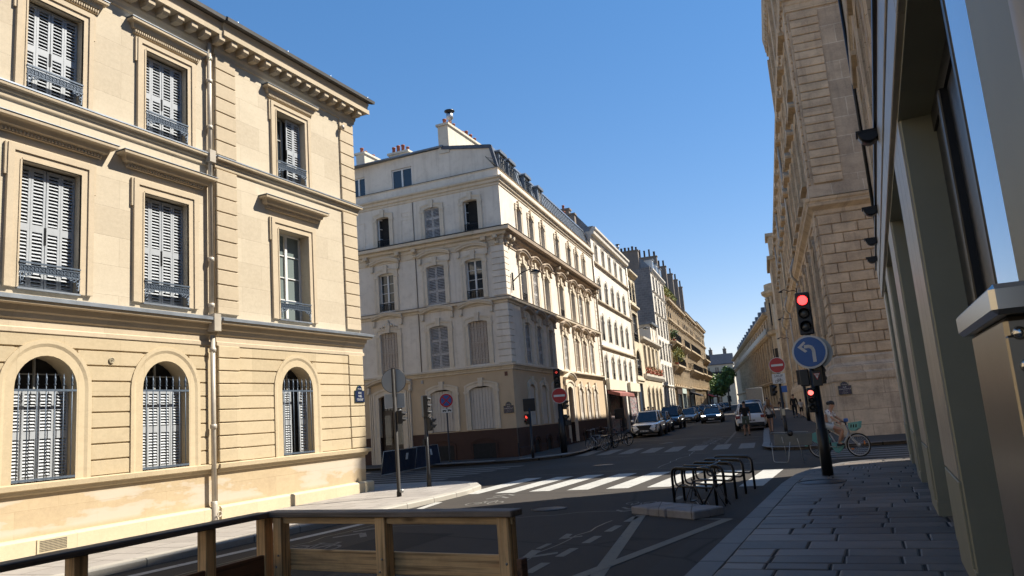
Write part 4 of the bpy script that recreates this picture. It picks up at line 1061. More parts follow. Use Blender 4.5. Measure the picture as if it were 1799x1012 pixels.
# windows of the front
for k in 'gabc':
    for c, w, z, h, s in fr[k]:
        hd = None; key = None
        if k == 'a': hd = (w + .84, h + .62, .20, .24)
        if k == 'b': hd = (w + .84, h + .40, .20, .24)
        if s == 'door':
            def dr():
                mb = MB().mat(DARK); mb.box(-.69, .69, .275, .29, 0, 3.5); mb.mat(DOORM); mb.box(-.69, .69, .22, .27, 0, 3.48)
                for x0 in (-.64, .05):
                    mb.mat(DOORM); mb.box(x0, x0 + .59, .18, .22, .02, .95); mb.box(x0, x0 + .59, .18, .22, 2.45, 2.6)
                    mb.box(x0, x0 + .1, .18, .22, .95, 2.45); mb.box(x0 + .49, x0 + .59, .18, .22, .95, 2.45); mb.bbox(x0 + .1, x0 + .49, .165, .19, .15, .8, .015)
                    mb.mat(GLASS).box(x0 + .1, x0 + .49, .205, .225, .95, 2.45)
                mb.mat(GLASS).box(-.6, .6, .2, .225, 2.7, 3.25); mb.mat(DOORM)
                for i in range(7): mb.box(-.5 + i * .166, -.48 + i * .166, .17, .2, 2.7, 3.2)
                return mb
            o = dr().build('door', CB, FC @ Matrix.Translation((-c, 0, z)))
            mb = MB().mat(mat('tarnished_brass', (.25, .18, .08), .35, .9)); mb.tube([(-.03, .165, 1.05), (-.03, .12, 1.08), (-.03, .12, 1.3), (-.03, .165, 1.33)], .012, 6); mb.build('handle', o)
            mb = MB().mat(PLAST); archivolt(mb, -w / 2, w / 2, 0, h, RS['g'], .32, .10, 0, 10)
            for sx in (-1, 1):
                for q in (.36, .46): mb.box(sx * (w / 2 + q), sx * (w / 2 + q + .07), -.10, 0, 0, h + .1)
            mb.build('surround', o)
            seg_hood(w + 1.3, h + .38, .28, .26, PLAST).build('hood', o)
            continue
        if k == 'c' : fwv = .24
        else: fwv = .26
        o = bwin(CB, FC, -c, z, w, h, s, RS[k], hd=hd, fw=fwv, rail=.42 if (k == 'b' and s == 'glass') or s == 'open' else None, bars=4 if k == 'b' else 3)
        if k == 'a' and c > 6:    # carved head over the first-floor window by the door
            mb = MB().mat(PLAST); 
            for q, (dx, dz, r) in enumerate(((0, .42, .13), (-.2, .36, .09), (.2, .36, .09), (-.36, .30, .07), (.36, .30, .07), (0, .56, .08), (-.5, .27, .05), (.5, .27, .05))):
                mb.lathe([(0, -.09), (r * .7, -.08), (r, 0), (0, .02)], (dx, -.06, h + dz), 9, 'y')
            mb.build('carving', o)
for i, c in enumerate(side_c):
    if i == 3:
        mb = MB().mat(DOORM); mb.box(-.62, .62, .22, .27, 0, 3.2); mb.bbox(-.55, -.05, .19, .22, .1, 2.4, .02); mb.bbox(.05, .55, .19, .22, .1, 2.4, .02)
        o = mb.build('door', CB, FB @ Matrix.Translation((c, 0, .3)))
        mb = MB().mat(PLAST); archivolt(mb, -.62, .62, 0, 3.32, .16, .40, .14, 0, 10); mb.build('surround', o)
        seg_hood(2.6, 3.62 , .35, .26, PLAST).build('hood', o)
    else: bwin(CB, FB, c, 1.53, 1.0, 2.08, 'plank', .16, fw=.26)
    bwin(CB, FB, c, 4.68, 1.0, 2.14, 'shut' if i < 2 else 'rust' if i in (2, 4, 5) else 'shut', .07, hd=(1.84, 2.14 + .42, .22, .26), fw=.26, hm=PLASD)
    bwin(CB, FB, c, 7.94, 1.0, 2.02, 'shut' if i in (1, 5) else 'glass', .07, hd=(1.84, 2.02 + .30, .22, .26), fw=.26, hm=PLASD, rail=.45 if i in (0, 3) else None, bars=4)
    bwin(CB, FB, c, 11.36, .8, 1.68, 'open' if i in (0, 1, 3, 4) else 'glass', .05, fw=.20)
# attic: plain wall to the left, gabled zinc mansard to the right
mb = MB().mat(PLAS); 
aops = [dict(x0=-6.35, x1=-5.1, z0=14.5, z1=15.62), dict(x0=-8.95, x1=-8.05, z0=14.5, z1=15.6)]
wall(mb, -16, -3.15, 14.3, 16.2, aops, .16, .30)
mb.face([(-3.15, .30, 14.4), (-.12, .30, 14.4), (-.44, .30, 15.62), (-3.15, .30, 16.12)])
mb.build('attic_wall', CB, FC)
for x, w in ((-5.725, 1.25), (-8.5, .9)):
    o = MB().mat(GLASS).box(-w / 2, w / 2, .40, .42, 0, 1.1).build('window', CB, FC @ Matrix.Translation((x, 0, 14.5)))
    mb = MB().mat(WHITEF); t = .06
    for a, b, c, d in ((-w / 2, w / 2, 0, t), (-w / 2, w / 2, 1.04, 1.1), (-w / 2, -w / 2 + t, t, 1.04), (w / 2 - t, w / 2, t, 1.04), (-.05, .05, t, 1.04)): mb.box(a, b, .36, .40, c, d)
    mb.build('frame', o)
mb = MB().mat(ZROOF)
mb.prism([(-16, 16.20), (-3.1, 16.24), (-3.1, 16.33), (-16, 16.30)], .16, 9, 'y')
mb.mat(SLATE).prism([(-3.2, 16.12), (-.48, 15.62), (-.16, 14.42), (-.02, 14.42), (-.34, 15.76), (-.44, 15.80), (-3.2, 16.30)], .22, .36, 'y')
mb.build('roof_edge', CB, FC)
mb = MB().mat(ZROOF)     # mansard along the side street
X0 = .62
mb.face([(X0, .12, 14.40), (LBB, .12, 14.40), (LBB, .46, 15.74), (X0, .46, 15.74)])
mb.face([(X0, .46, 15.74), (LBB, .46, 15.74), (LBB, 3.2, 16.25), (X0, 3.2, 16.25)])
mb.face([(X0, 3.2, 16.25), (LBB, 3.2, 16.25), (LBB, 12, 16.1), (X0, 12, 16.1)])
for i in range(40):
    x = X0 + .25 + i * .53
    if x < LBB: mb.obox((x, .27, 15.07), .03, .05, 1.42, Matrix.Rotation(math.atan2(.34, 1.34) * -1, 3, 'X'))
mb.mat(ZINC).box(X0, LBB, .40, .50, 15.70, 15.80)
mb.build('mansard_roof', CB, FB)
def dormer():
    mb = MB().mat(ZROOF); mb.box(-.52, -.36, -.05, .9, 0, 1.0); mb.box(.36, .52, -.05, .9, 0, 1.0); mb.box(-.62, .62, -.14, 1.0, 1.0, 1.08); mb.prism([(-.62, 1.08), (.62, 1.08), (.5, 1.16), (-.5, 1.16)], -.14, 1.0, 'y')
    mb.mat(GLASS).box(-.36, .36, .05, .07, .02, 1.0); mb.mat(WHITEF); mb.box(-.36, -.30, .0, .05, 0, 1.0); mb.box(.30, .36, .0, .05, 0, 1.0); mb.box(-.03, .03, 0, .05, 0, 1.0); mb.box(-.36, .36, 0, .049, .94, 1.0)
    return mb
for i, u in enumerate((1.25, 2.75, 5.6, 8.2)):
    o = sub('dormer', 'dorm', dormer, CB, FB @ Matrix.Translation((u, .14, 14.45)))
    if i < 3: sub('balcony_rail', 'drail', lambda: iron_rail(1.1, 0, .75, -.10, pitch=.10, motif=False), o)
mb = MB().mat(BLACKM)
for k in range(4):
    mb.tube([(-.05 - .02 * k, .15 + .0 * k, 14.45), (-.25 - .12 * k, .05, 14.8 + .1 * k)], .012, 5)
mb.tube([(-.2, .1, 14.95), (-.55, .05, 15.05), (-.62, .05, 15.15)], .014, 5); mb.build('roof_guard', CB, FC)
chimney(CB, -3.35, -2.75, .25, 4.4, 15.9, 17.40, 8, CHIML, POT, FC, .42, .10, cowl=.22, seed=3)
chimney(CB, -7.0, -5.8, 1.2, 1.8, 16.1, 16.85, 4, CHIML, POT, FC, .42, .09, seed=5)
chimney(CB, -8.9, -8.35, .8, 2.3, 16.1, 17.15, 4, CHIML, POT, FC, .30, .09, seed=6)
chimney(CB, LBB - .5, LBB + .02, .9, 6, 15.0, 17.05, 3, CHIM, POT, FB, .4, .1, seed=8)
mb = MB().mat(CHIM); mb.prism([(.0, 14.4), (6.5, 14.4), (6.5, 17.0), (1.3, 17.0), (.35, 15.5)], LBB + .03, LBB + .33, 'x'); mb.build('party_wall', CB, FB)
# ------------------------------------------------------------------ palace on the right
PB = empty('stone_palace', (-1.28, 34.55, 0), 0, 'huge weathered stone palace with rusticated blocks and corner pavilion on the right', 'building')
FPF = TR(0, 0, 0, R(6.887)); FPS = TR(0, 0, 0, R(-83.113))
HP = 25.6; HM = 19.4; LF = 26.0; LS = 66.0; UP = 16.5
mb = MB().mat(PALW)
archo = [dict(x0=3.15 + 4.2 * k, x1=5.25 + 4.2 * k, z0=4.4, z1=9.0, rise=1.05) for k in range(5)]
upo = [dict(x0=3.4 + 4.2 * k, x1=5.0 + 4.2 * k, z0=11.6, z1=15.6, rise=.25) for k in range(5)] 
zoned(mb, [(-.3, 3.3, PALB, 0), (3.3, 10.1, PALW, 0), (10.1, HP, PALW, 0)], 0, LF, archo + upo, .6)
mb.mat(PALW).face([(LF, 0, -.3), (LF, 14, -.3), (LF, 14, HP), (LF, 0, HP)])
mb.build('front_wall', PB, FPF)
mb = MB()
ops_s = []
for k in range(16):
    x = -2.9 - 3.95 * k
    ops_s += [dict(x0=x - .8, x1=x + .8, z0=4.6, z1=8.6, rise=.8), dict(x0=x - .75, x1=x + .75, z0=11.5, z1=14.6, rise=0)] + ([dict(x0=x - .7, x1=x + .7, z0=16.2, z1=18.2, rise=0)])
zoned(mb, [(-.3, 3.3, PALB, 0), (3.3, 10.1, PAL, 0), (10.1, HM, PAL, 0)], -LS, 0, ops_s, .5)
mb.mat(PAL); wall(mb, -UP, 0, HM, HP, [dict(x0=-2.9 - 3.95 * k - .65, x1=-2.9 - 3.95 * k + .65, z0=20.6, z1=23.2) for k in range(4)], .5)
mb.face([(-UP, 0, HM), (-UP, 14, HM), (-UP, 14, HP), (-UP, 0, HP)]); mb.face([(-LS, 0, -.3), (-LS, 14, -.3), (-LS, 14, HM), (-LS, 0, HM)])
mb.build('side_wall', PB, FPS)
# battered plinth and base mouldings
def pring(prof, m, name, xa=-LS, xb=LF):
    for Fm, a, b, m0, m1 in ((FPS, xa, 0, 0, 1), (FPF, 0, xb, 1, 0)):
        mb = MB().mat(m); mb.sweep(prof, a, b, m0, m1); mb.build(name, PB, Fm)
pring([(0, -.2), (.30, -.2), (.27, 2.35), (.30, 2.38), (.31, 2.68), (.24, 2.74), (.23, 2.95), (.12, 3.12), (.12, 3.34), (.06, 3.42), (0, 3.43)], PALB, 'plinth')
pring([(0, 9.42), (.05, 9.44), (.06, 9.62), (.12, 9.68), (.28, 9.80), (.30, 9.95), (.36, 10.02), (.38, 10.12), (0, 10.2)], PAL, 'string_course')
pring([(0, 10.2), (.16, 10.21), (.14, 10.72), (0, 10.74)], PALW, 'string_course')
# beveled blocks of the ground storey on the front
rn = random.Random(4)
def block_rows(Fm, x0, x1, z0, rows, hh, name, w=.07, pat=None, seed=1, m=PIER, left_ret=False):
    rn = random.Random(seed); mb = MB().mat(m)
    for r in range(rows):
        a = x0; z = z0 + r * hh; ws = pat[r % 2]
        for q in ws:
            b = min(x1, a + q)
            if b - a > .08: mb.bbox(a + .012, b - .012, -w, .02, z + .012, z + hh - .012, .028)
            a = b
            if a >= x1 - .01: break
    return mb.build(name, PB, Fm)
block_rows(FPF, 0.03, 2.25, 3.46, 14, .424, 'rusticated_block', .09, [(.52, 1.0, .9), (.92, .95, .6)])
for k in range(5): block_rows(FPF, 5.75 + 4.2 * k, 6.85 + 4.2 * k, 3.46, 14, .424, 'rusticated_block', .08, [(1.1,), (.55, .55)])
for k in range(16):
    xx = -2.9 - 3.95 * k
    block_rows(FPS, xx - 2.72, xx - 1.22, 3.46, 14, .424, 'rusticated_block', .08, [(.8, .7), (1.5,)], k)
block_rows(FPS, -1.6, -.1, 3.46, 14, .424, 'rusticated_block', .08, [(.8, .7), (1.5,)])
# long narrow quoin blocks of the upper corner
mb = MB().mat(PIER)
for i in range(21): mb.bbox(.10, 1.28, -.10, .02, 10.80 + i * .378 + .012, 10.80 + (i + 1) * .378 - .012, .03)
mb.build('quoin', PB, FPF)
mb = MB().mat(PIER)
for i in range(21): mb.bbox(-1.3, -.10, -.10, .02, 10.80 + i * .378 + .012, 10.80 + (i + 1) * .378 - .012, .03)
mb.build('quoin', PB, FPS)
for prof, nm in (([(0, 18.8), (.06, 18.82), (.07, 19.1), (.10, 19.14), (.11, 19.3), (.20, 19.34), (.21, 19.5), (.26, 19.66), (0, 19.74)], 'cornice'),):
    pring(prof, PAL, nm)
# pavilion cornice
for Fm, a, b, m0, m1 in ((FPS, -UP, 0, .0, 1), (FPF, 0, LF, 1, 0)):
    mb = MB().mat(PAL); mb.sweep([(0, 23.9), (.06, 23.95), (.07, 24.3), (.16, 24.4), (.2, 24.6), (.24, 24.75), (.26, 25.0), (.30, 25.2), (.32, 25.45), (0, 25.6)], a, b, m0, m1)
    n = int((b - a) / .62)
    for i in range(n):
        x = a + .3 + i * .62; mb.box(x - .13, x + .13, -.23, -.1, 24.45, 24.76)
        mb.lathe([(0, 0), (.09, .0), (.07, .05)], (x + .31, -.2, 24.70), 6)
    for i in range(int((b - a) / .25)): x = a + .12 + i * .25; mb.box(x - .06, x + .06, -.17, -.05, 24.2, 24.34)
    mb.build('pavilion_cornice', PB, Fm)
def brk(): return MB().mat(PAL).box(-.11, .11, -.19, -.06, 19.14, 19.34)
for i in range(90):
    if -.4 - i * .72 > -LS: sub('bracket', 'brk', brk, PB, FPS @ Matrix.Translation((-.4 - i * .72, 0, 0)))
mb = MB().mat(SLATE); mb.prism([(0.2, HM), (-LS, HM), (-LS, HM + .3), (-1, HM + .3)], 0.1, 14, 'y'); mb.build('roof', PB, FPS)
mb = MB().mat(SLATE); mb.prism([(2, HP), (LF, HP), (LF, HP + 6.2), (3.5, HP + 4.2)], .4, 12, 'y'); mb.prism([(8.5, HP + 4), (15, HP + 4), (14.4, HP + 12.0), (9.2, HP + 12.0)], .5, 9, 'y'); mb.build('unseen_shadow_roof', PB, FPF)  # roof blocks above the frame, added and shaped to shade the crossing
mb = MB().mat(SLATE); mb.face([(0, 0, HP), (LF, 0, HP), (LF, 14, HP), (0, 14, HP)]); mb.build('roof', PB, FPF)
mb = MB().mat(SLATE); mb.face([(-UP, .0, HP - .02), (0, 0, HP - .02), (0, 14, HP - .02), (-UP, 14, HP - .02)]); mb.build('roof', PB, FPS)
# windows of the palace
PFR = mat('dull_window_frame', (.30, .27, .22), .6)
def palwin(w, h, rise): return casement(w, h, rise, .45, PFR, GLASS, 4)
for o_ in archo: 
    c = (o_['x0'] + o_['x1']) / 2; o = sub('window', 'pw1', lambda: palwin(2.1, 4.6, 1.05), PB, FPF @ Matrix.Translation((c, 0, 4.4)))
    def ps():
        mb = MB().mat(PAL); archivolt(mb, -1.05, 1.05, 0, 4.6, 1.05, .46, .14, 0, 16); mb.prism([(-.2, 4.55), (.2, 4.55), (.28, 5.05), (-.28, 5.05)], -.25, 0, 'y'); return mb
    sub('surround', 'pws1', ps, o)
for o_ in upo:
    c = (o_['x0'] + o_['x1']) / 2; o = sub('window', 'pw2', lambda: palwin(1.6, 4.0, .25), PB, FPF @ Matrix.Translation((c, 0, 11.6)))
    def ps():
        mb = MB().mat(PAL); archivolt(mb, -.8, .8, 0, 4.0, .25, .40, .14, 0, 8); mb.box(-1.55, -1.2, -.2, 0, -.8, 4.2); mb.box(1.2, 1.55, -.2, 0, -.8, 4.2); mb.box(-1.75, 1.75, -.42, 0, 4.3, 4.6); mb.box(-1.6, 1.6, -.3, 0, -1.0, -.75); return mb
    sub('surround', 'pws2', ps, o)
for k in range(16):
    x = -2.9 - 3.95 * k
    for kk, w, h, z, rise in (('a', 1.6, 4.0, 4.6, .8), ('b', 1.5, 3.1, 11.5, 0), ('c', 1.4, 2.0, 16.2, 0)):
        o = sub('window', 'pv' + kk, lambda: palwin(w, h, rise), PB, FPS @ Matrix.Translation((x, 0, z)))
        def ps():
            mb = MB().mat(PAL)
            if rise: archivolt(mb, -w / 2, w / 2, 0, h, rise, .35, .14, 0, 12); mb.prism([(-.15, h), (.15, h), (.2, h + .5), (-.2, h + .5)], -.22, 0, 'y')
            else:
                archivolt(mb, -w / 2, w / 2, 0, h, .03, .25, .12, 0, 4); mb.box(-w / 2 - .4, w / 2 + .4, -.34, 0, h + .45, h + .62); mb.box(-w / 2 - .35, w / 2 + .35, -.25, 0, -.25, -.05)
                if kk == 'b': mb.prism([(-w / 2 - .4, h + .62), (w / 2 + .4, h + .62), (0, h + 1.15)], -.3, 0, 'y')
            return mb
        sub('surround', 'pvs' + kk, ps, o)
    if k < 4:
        sub('window', 'pvd', lambda: palwin(1.3, 2.6, 0), PB, FPS @ Matrix.Translation((x, 0, 20.6)))
        mb = MB().mat(PAL); mb.box(x - 1.9, x - 1.5, -.18, 0, 19.8, 23.9); mb.build('pilaster', PB, FPS)
for x, d in ((-18.6, .09), (-38.2, .09), (-54, .08)):
    mb = MB().mat(PIPE); mb.tube([(x, -.14, .3), (x, -.14, 9.4)], d, 8); mb.tube([(x, -.16, 10.8), (x, -.16, 18.7)], d, 8); mb.tube([(x, -.14, 9.3), (x, -.45, 9.7), (x, -.48, 10.1), (x, -.16, 10.9)], d, 8); mb.build('downpipe', PB, FPS)
mb = MB().mat(BLACKM); mb.tube([(2.62, -.12, 10.2), (2.62, -.12, 18.7)], .05, 8); mb.build('downpipe', PB, FPF)
mb = MB().mat(mat('white_plastic', (.6, .6, .6), .4)); mb.lathe([(.04, 0), (.05, .02), (.05, .07), (0, .1)], (2.2, -.16, 6.9), 8); o = mb.build('security_camera', None, PB.matrix_world @ FPF); tag(o, 'tiny white dome camera fixed on the rusticated stone blocks of the palace', 'camera')
# far pavilion of the palace, with its chimneys
mb = MB().mat(PAL); mb.box(-LS - 8, -LS + 2, -.60, 14, -.2, 18.9); mb.mat(PAL)
mb.box(-LS - 8.3, -LS + 2.3, -.95, 14, 18.9, 19.4); mb.mat(SLATE).prism([(-.85, 19.4), (1.6, 21.3), (10, 21.3), (12, 19.4)], -LS - 7, -LS + 1, 'x')
mb.mat(PAL).box(-LS - 2.5, -LS + 1.2, -.5, 1.0, 19.4, 22.0); mb.box(-LS - 2.8, -LS + 1.5, -.8, 1.3, 22.0, 22.4)
mb.build('far_pavilion', PB, FPS)
# wall lamps along the palace
for i, (u, z) in enumerate(((22.5, 9.2), (36, 8.6), (50, 8.0))):
    mb = MB().mat(BLACKM); mb.tube([(0, 0, 0), (0, -.25, .14), (0, -.55, .10), (0, -.85, .26), (0, -1.05, .2)], .03, 7); mb.lathe([(.04, 0), (.13, -.05), (.15, -.12), (.0, -.13)], (0, -1.1, .2), 10); mb.box(-.06, .06, -.08, 0, -.25, .3)
    o = mb.build('wall_lamp', None, PB.matrix_world @ FPS @ Matrix.Translation((-u, -.05, z)))
    tag(o, ('nearest', 'middle', 'farthest')[i] + ' of the black curved arm street lamps on the side wall of the stone palace', 'street lamp', 'street lamps on the palace wall')

# ------------------------------------------------------------------ building at the right edge: green metal shopfront with stone storeys above
GB = empty('green_shopfront_building', (0.51, 21.7, 0), R(-90), 'building at the right edge with grey green metal shopfront piers and dark glazing', 'building')
GREEN = mat('grey_green_metal', (0.22, 0.215, 0.155), 0.5, 0.1, 0.06, 2.0, 0.02)
STEELP = mat('brushed_pale_cladding', (0.34, 0.31, 0.26), 0.42, 0.4, 0.12, 1.5)
GRF = mat('anthracite_frame', (0.014, 0.014, 0.015), 0.4, 0.3, 0.2, 8)
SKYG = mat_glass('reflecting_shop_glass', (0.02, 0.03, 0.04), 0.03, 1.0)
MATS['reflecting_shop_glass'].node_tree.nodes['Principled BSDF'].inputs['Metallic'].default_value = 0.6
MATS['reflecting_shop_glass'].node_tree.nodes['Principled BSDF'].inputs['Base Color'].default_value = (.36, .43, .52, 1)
Yl = lambda y: 21.7 - y
piers = [(7.4, 8.9), (11.9, 13.3), (16.2, 17.8), (20.4, 21.7), (.9, 3.2)]
for a, b in piers:
    x0, x1 = Yl(b), Yl(a)
    mb = MB().mat(GREEN); mb.bbox(x0, x1, .012, .62, .10, 4.2, .012); mb.bbox(x0 - .004, x1 + .004, .004, .60, .10, .32, .006)
    mb.box(x0 + .01, x0 + .03, .0, .02, .4, 4.2)
    mb.mat(STEELP if a > 5 else GREEN)
    n = 3
    for i in range(n): mb.bbox(x0 + .02 + (x1 - x0 - .04) * i / n, x0 + .02 + (x1 - x0 - .04) * (i + 1) / n - .012, -.004, .02, 1.05, 4.2, .004)
    mb.mat(GREEN).bbox(x0 + .03, x1 - .03, -.008, .02, .34, 1.03, .006)
    mb.build('shopfront_pier', GB)
mb = MB().mat(STEELP)
for i in range(7):
    a, b = Yl(21.7) + i * 4.1, Yl(21.7) + (i + 1) * 4.1 - .015; mb.bbox(a, b, -.05, .5, 4.2, 4.52, .008); mb.bbox(a, b, -.065, .5, 4.535, 4.90, .008)
mb.mat(GRF).box(0, 28.5, -.10, .4, 4.90, 4.96)
mb.build('fascia', GB)
mb = MB().mat(GREEN).box(0.01, 28, .0, .62, 4.16, 4.2); mb.build('soffit', GB)
bays = [(8.9, 11.9), (13.3, 16.2), (17.8, 20.4), ]
for a, b in bays:
    x0, x1 = Yl(b), Yl(a); L = x1 - x0
    mb = MB().mat(GRF)
    yb = .30
    mb.box(x0, x1, yb, yb + .12, .10, .35); mb.box(x0, x1, yb, yb + .12, 4.0, 4.18); mb.box(x0, x0 + .32, yb, yb + .12, .35, 4.0); mb.box(x1 - .32, x1, yb, yb + .12, .35, 4.0)
    mb.box(x0 + .40, x0 + .46, yb - .03, yb + .1, .35, 4.0); mb.box(x1 - .46, x1 - .40, yb - .03, yb + .1, .35, 4.0); mb.box((x0 + x1) / 2 - .05, (x0 + x1) / 2 + .05, yb, yb + .1, .35, 4.0)
    o = mb.build('shop_window', GB)
    mb = MB().mat(SKYG); mb.box(x0 + .3, x1 - .3, yb + .07, yb + .09, .35, 4.0); mb.build('pane', o)
x0, x1 = Yl(7.4), Yl(3.2); mb = MB().mat(GRF); yb = .26
mb.box(x0, x1, yb, yb + .12, .10, .35); mb.box(x0, x1, yb, yb + .12, 4.0, 4.18)
for a, b, o_ in ((0, .48, .02), (.51, .92, 0), (.95, 1.08, -.04)): mb.bbox(x0 + a, x0 + b, yb + o_, yb + .12, .35, 4.0, .01)
mb.bbox(x0 + 1.08, x0 + 3.42, yb + .02, yb + .12, .35, 4.0, .01); mb.bbox(x0 + 3.38, x0 + 3.46, .03, .38, .10, 4.18, .01); mb.box(x0 + 3.46, x1, .05, .12, .10, .3)
o = mb.build('shop_window', GB); MB().mat(SKYG).box(x0 + 3.46, x1 - .005, .035, .05, .3, 4.18).build('pane', o)
mb = MB().mat(PIPE); mb.tube([(Yl(1.87), -.09, .1), (Yl(1.87), -.09, 4.1)], .045, 12); mb.lathe([(.05, 2.9), (.06, 2.91), (.06, 3.0), (.05, 3.01)], (Yl(1.87), -.09, 0), 12); mb.build('downpipe', GB)
MB().mat(GRF).bbox(x0 + .84, x0 + .90, yb - .07, yb, 1.9, 2.0, .01).build('handle', o)
# upper storeys: shallow but rich relief seen at a grazing angle
mb = MB(); UO = .19; xs0 = 0.0
uo = []
for k in range(6):
    c = 2.6 + 4.1 * k; uo += [dict(x0=c - .75, x1=c + .75, z0=5.9, z1=9.0, rise=.15), dict(x0=c - .7, x1=c + .7, z0=10.3, z1=13.2, rise=0), dict(x0=c - .65, x1=c + .65, z0=13.6, z1=14.4, rise=0)]
mb.mat(PAL); wall(mb, 0, 27, 4.5, 15.4, uo, .35, UO)
mb.face([(0, UO, -.2), (0, 12, -.2), (0, 12, 15.4), (0, UO, 15.4)]); mb.face([(0, UO, 15.4), (27, UO, 15.4), (27, 12, 15.4), (0, 12, 15.4)]); mb.face([(27, UO, -.2), (27, 12, -.2), (27, 12, 15.4), (27, UO, 15.4)])
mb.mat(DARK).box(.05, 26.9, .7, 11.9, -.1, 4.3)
mb.build('wall', GB)
FG = Matrix.Translation((0, UO, 0))
for nm, prof in (('string_course', [(0, 5.2), (.04, 5.22), (.05, 5.4), (.10, 5.45), (.12, 5.6), (0, 5.65)]), ('string_course', [(0, 9.7), (.04, 9.72), (.05, 9.85), (.13, 9.92), (.15, 10.05), (0, 10.1)]), ('cornice', [(0, 14.7), (.06, 14.75), (.08, 14.9), (.22, 15.0), (.25, 15.2), (.30, 15.4), (0, 15.5)])):
    mb = MB().mat(PAL); mb.sweep(prof, 0, 27, 1 if nm == 'x' else .2, 0); mb.build(nm, GB, FG)
for k in range(6):
    c = 2.6 + 4.1 * k
    for kk, w, h, z, rise in (('a', 1.5, 3.1, 5.9, .15), ('b', 1.4, 2.9, 10.3, 0), ('c', 1.3, .8, 13.6, 0)):
        o = sub('window', 'gv' + kk, lambda: casement(w, h, rise, .30, PFR, GLASS, 4), GB, FG @ Matrix.Translation((c, 0, z)))
        def ps():
            mb = MB().mat(PAL); archivolt(mb, -w / 2, w / 2, 0, h, rise or .03, .22, .07, 0, 8); mb.box(-w / 2 - .3, w / 2 + .3, -.16, 0, h + .28, h + .40); mb.box(-w / 2 - .26, w / 2 + .26, -.12, 0, -.2, -.05)
            for s in (-1, 1): mb.box(s * (w / 2 + .30), s * (w / 2 + .42), -.05, 0, -.2, h + .28)
            return mb
        sub('surround', 'gvs' + kk, ps, o)
for i in range(8):
    mb = MB().mat(PIER); xx = .02 if i == 0 else .35 + 4.1 * (i - 1) + 4.1 * .0
    if i > 6: continue
    x0 = 0.02 if i == 0 else .2 + 4.1 * i
    for r in range(22): mb.bbox(x0, x0 + .62, -.045, .02, 5.7 + r * .39 + .012, 5.7 + (r + 1) * .39 - .012, .02)
    mb.build('quoin', GB, FG)
mb = MB().mat(BLACKM); mb.tube([(.10, -.10, 4.95), (.10, -.10, 16.6)], .045, 8); mb.build('downpipe', GB, FG)
for i, y in enumerate((9.9, 14.1, 17.0, 19.4)):
    mb = MB().mat(BLACKM); x = Yl(y)
    rows = []
    for k in range(9):
        t = math.pi * k / 8; rows.append([(x - .12, -.16 + .12 * math.cos(t), 4.88 - .12 * math.sin(t)), (x + .12, -.16 + .12 * math.cos(t), 4.88 - .12 * math.sin(t))])
    mb.grid(rows, smooth=True); mb.box(x - .13, x + .13, -.30, -.05, 4.875, 4.895)
    for s in (-.12, .12): mb.face([(x + s, -.16 + .12 * math.cos(math.pi * k / 8), 4.88 - .12 * math.sin(math.pi * k / 8)) for k in range(9)])
    mb.build('fascia_lamp', GB)
# ------------------------------------------------------------------ row of buildings down the left side of the street
RZB = R(96.887)
def row_root(u, name, label, group=None):
    x, y = Bp(u, 0); return empty(name, (x, y, gz(x, y)), RZB, label, 'building', group)
def row_wall(par, L, H, ops, m, depth=9, zb=-.6, dep=.22, zones=None, name='wall', back=True):
    mb = MB()
    if zones: zoned(mb, zones, 0, L, ops, dep)
    else: mb.mat(m); wall(mb, 0, L, zb, H, ops, dep)
    mb.mat(m)
    for x in (0, L): mb.face([(x, 0, zb), (x, depth, zb), (x, depth, H), (x, 0, H)])
    mb.face([(0, depth, zb), (L, depth, zb), (L, depth, H), (0, depth, H)])
    return mb.build(name, par)
def sweepo(par, prof, L, m, name, x0=0.0):
    mb = MB().mat(m); mb.sweep(prof, x0, L); return mb.build(name, par)
LAMPM = BLACKM
# --- white building with arched windows
B2 = row_root(21.75, 'apartment_building', 'white five storey apartment building with five columns of arched windows and two shop fronts below')
L2 = 15.4; c2 = [1.6 + 2.72 * k for k in range(5)]
o2 = []
for c in c2: o2 += [dict(x0=c - .42, x1=c + .42, z0=13.35, z1=14.85, rise=.04), dict(x0=c - .46, x1=c + .46, z0=10.3, z1=12.15, rise=.40), dict(x0=c - .46, x1=c + .46, z0=7.25, z1=9.2, rise=.40), dict(x0=c - .44, x1=c + .44, z0=4.3, z1=6.15, rise=.38)]
o2 += [dict(x0=.9, x1=6.3, z0=.1, z1=3.3), dict(x0=7.2, x1=9.0, z0=.1, z1=3.7), dict(x0=10.0, x1=14.8, z0=.1, z1=3.3)]
row_wall(B2, L2, 15.6, o2, PLASW, 11)
for c in c2:
    for z, h, w, r, f in ((13.3, 1.5, .84, .04, .14), (10.25, 1.85, .92, .40, .2), (7.2, 1.95, .92, .40, .2), (4.25, 1.85, .88, .38, .2)):
        bwin(B2, TR(0, 0), c, z + .05, w, h, 'glass', r, fw=f, dep=.22, mf=GREYF, rail=.5 if z < 13 else None, sm=PLASW, key=False, bars=3)
for z in (13.1, 10.12, 6.6): sweepo(B2, [(0, z - .12), (.06, z - .1), (.08, z), (.18, z + .05), (.2, z + .14), (0, z + .18)], L2, PLAST, 'string_course')
sweepo(B2, [(0, 15.1), (.06, 15.12), (.08, 15.3), (.30, 15.4), (.34, 15.6), (.46, 15.75), (.48, 15.9), (0, 16.0)], L2, PLASW, 'cornice')
mb = MB().mat(ZROOF); mb.prism([(-.3, 15.98), (.1, 15.98), (1.0, 17.1), (11, 17.4), (11, 15.6), (0, 15.6)], 0, L2, 'x'); mb.build('roof', B2)
for a_ in (.6, 6.2, 9.7): MB().mat(mat('dark_shop_frame', (.06, .05, .045), .5)).box(a_, a_ + .4, -.12, .2, 0, 3.4).build('shop_frame', B2)
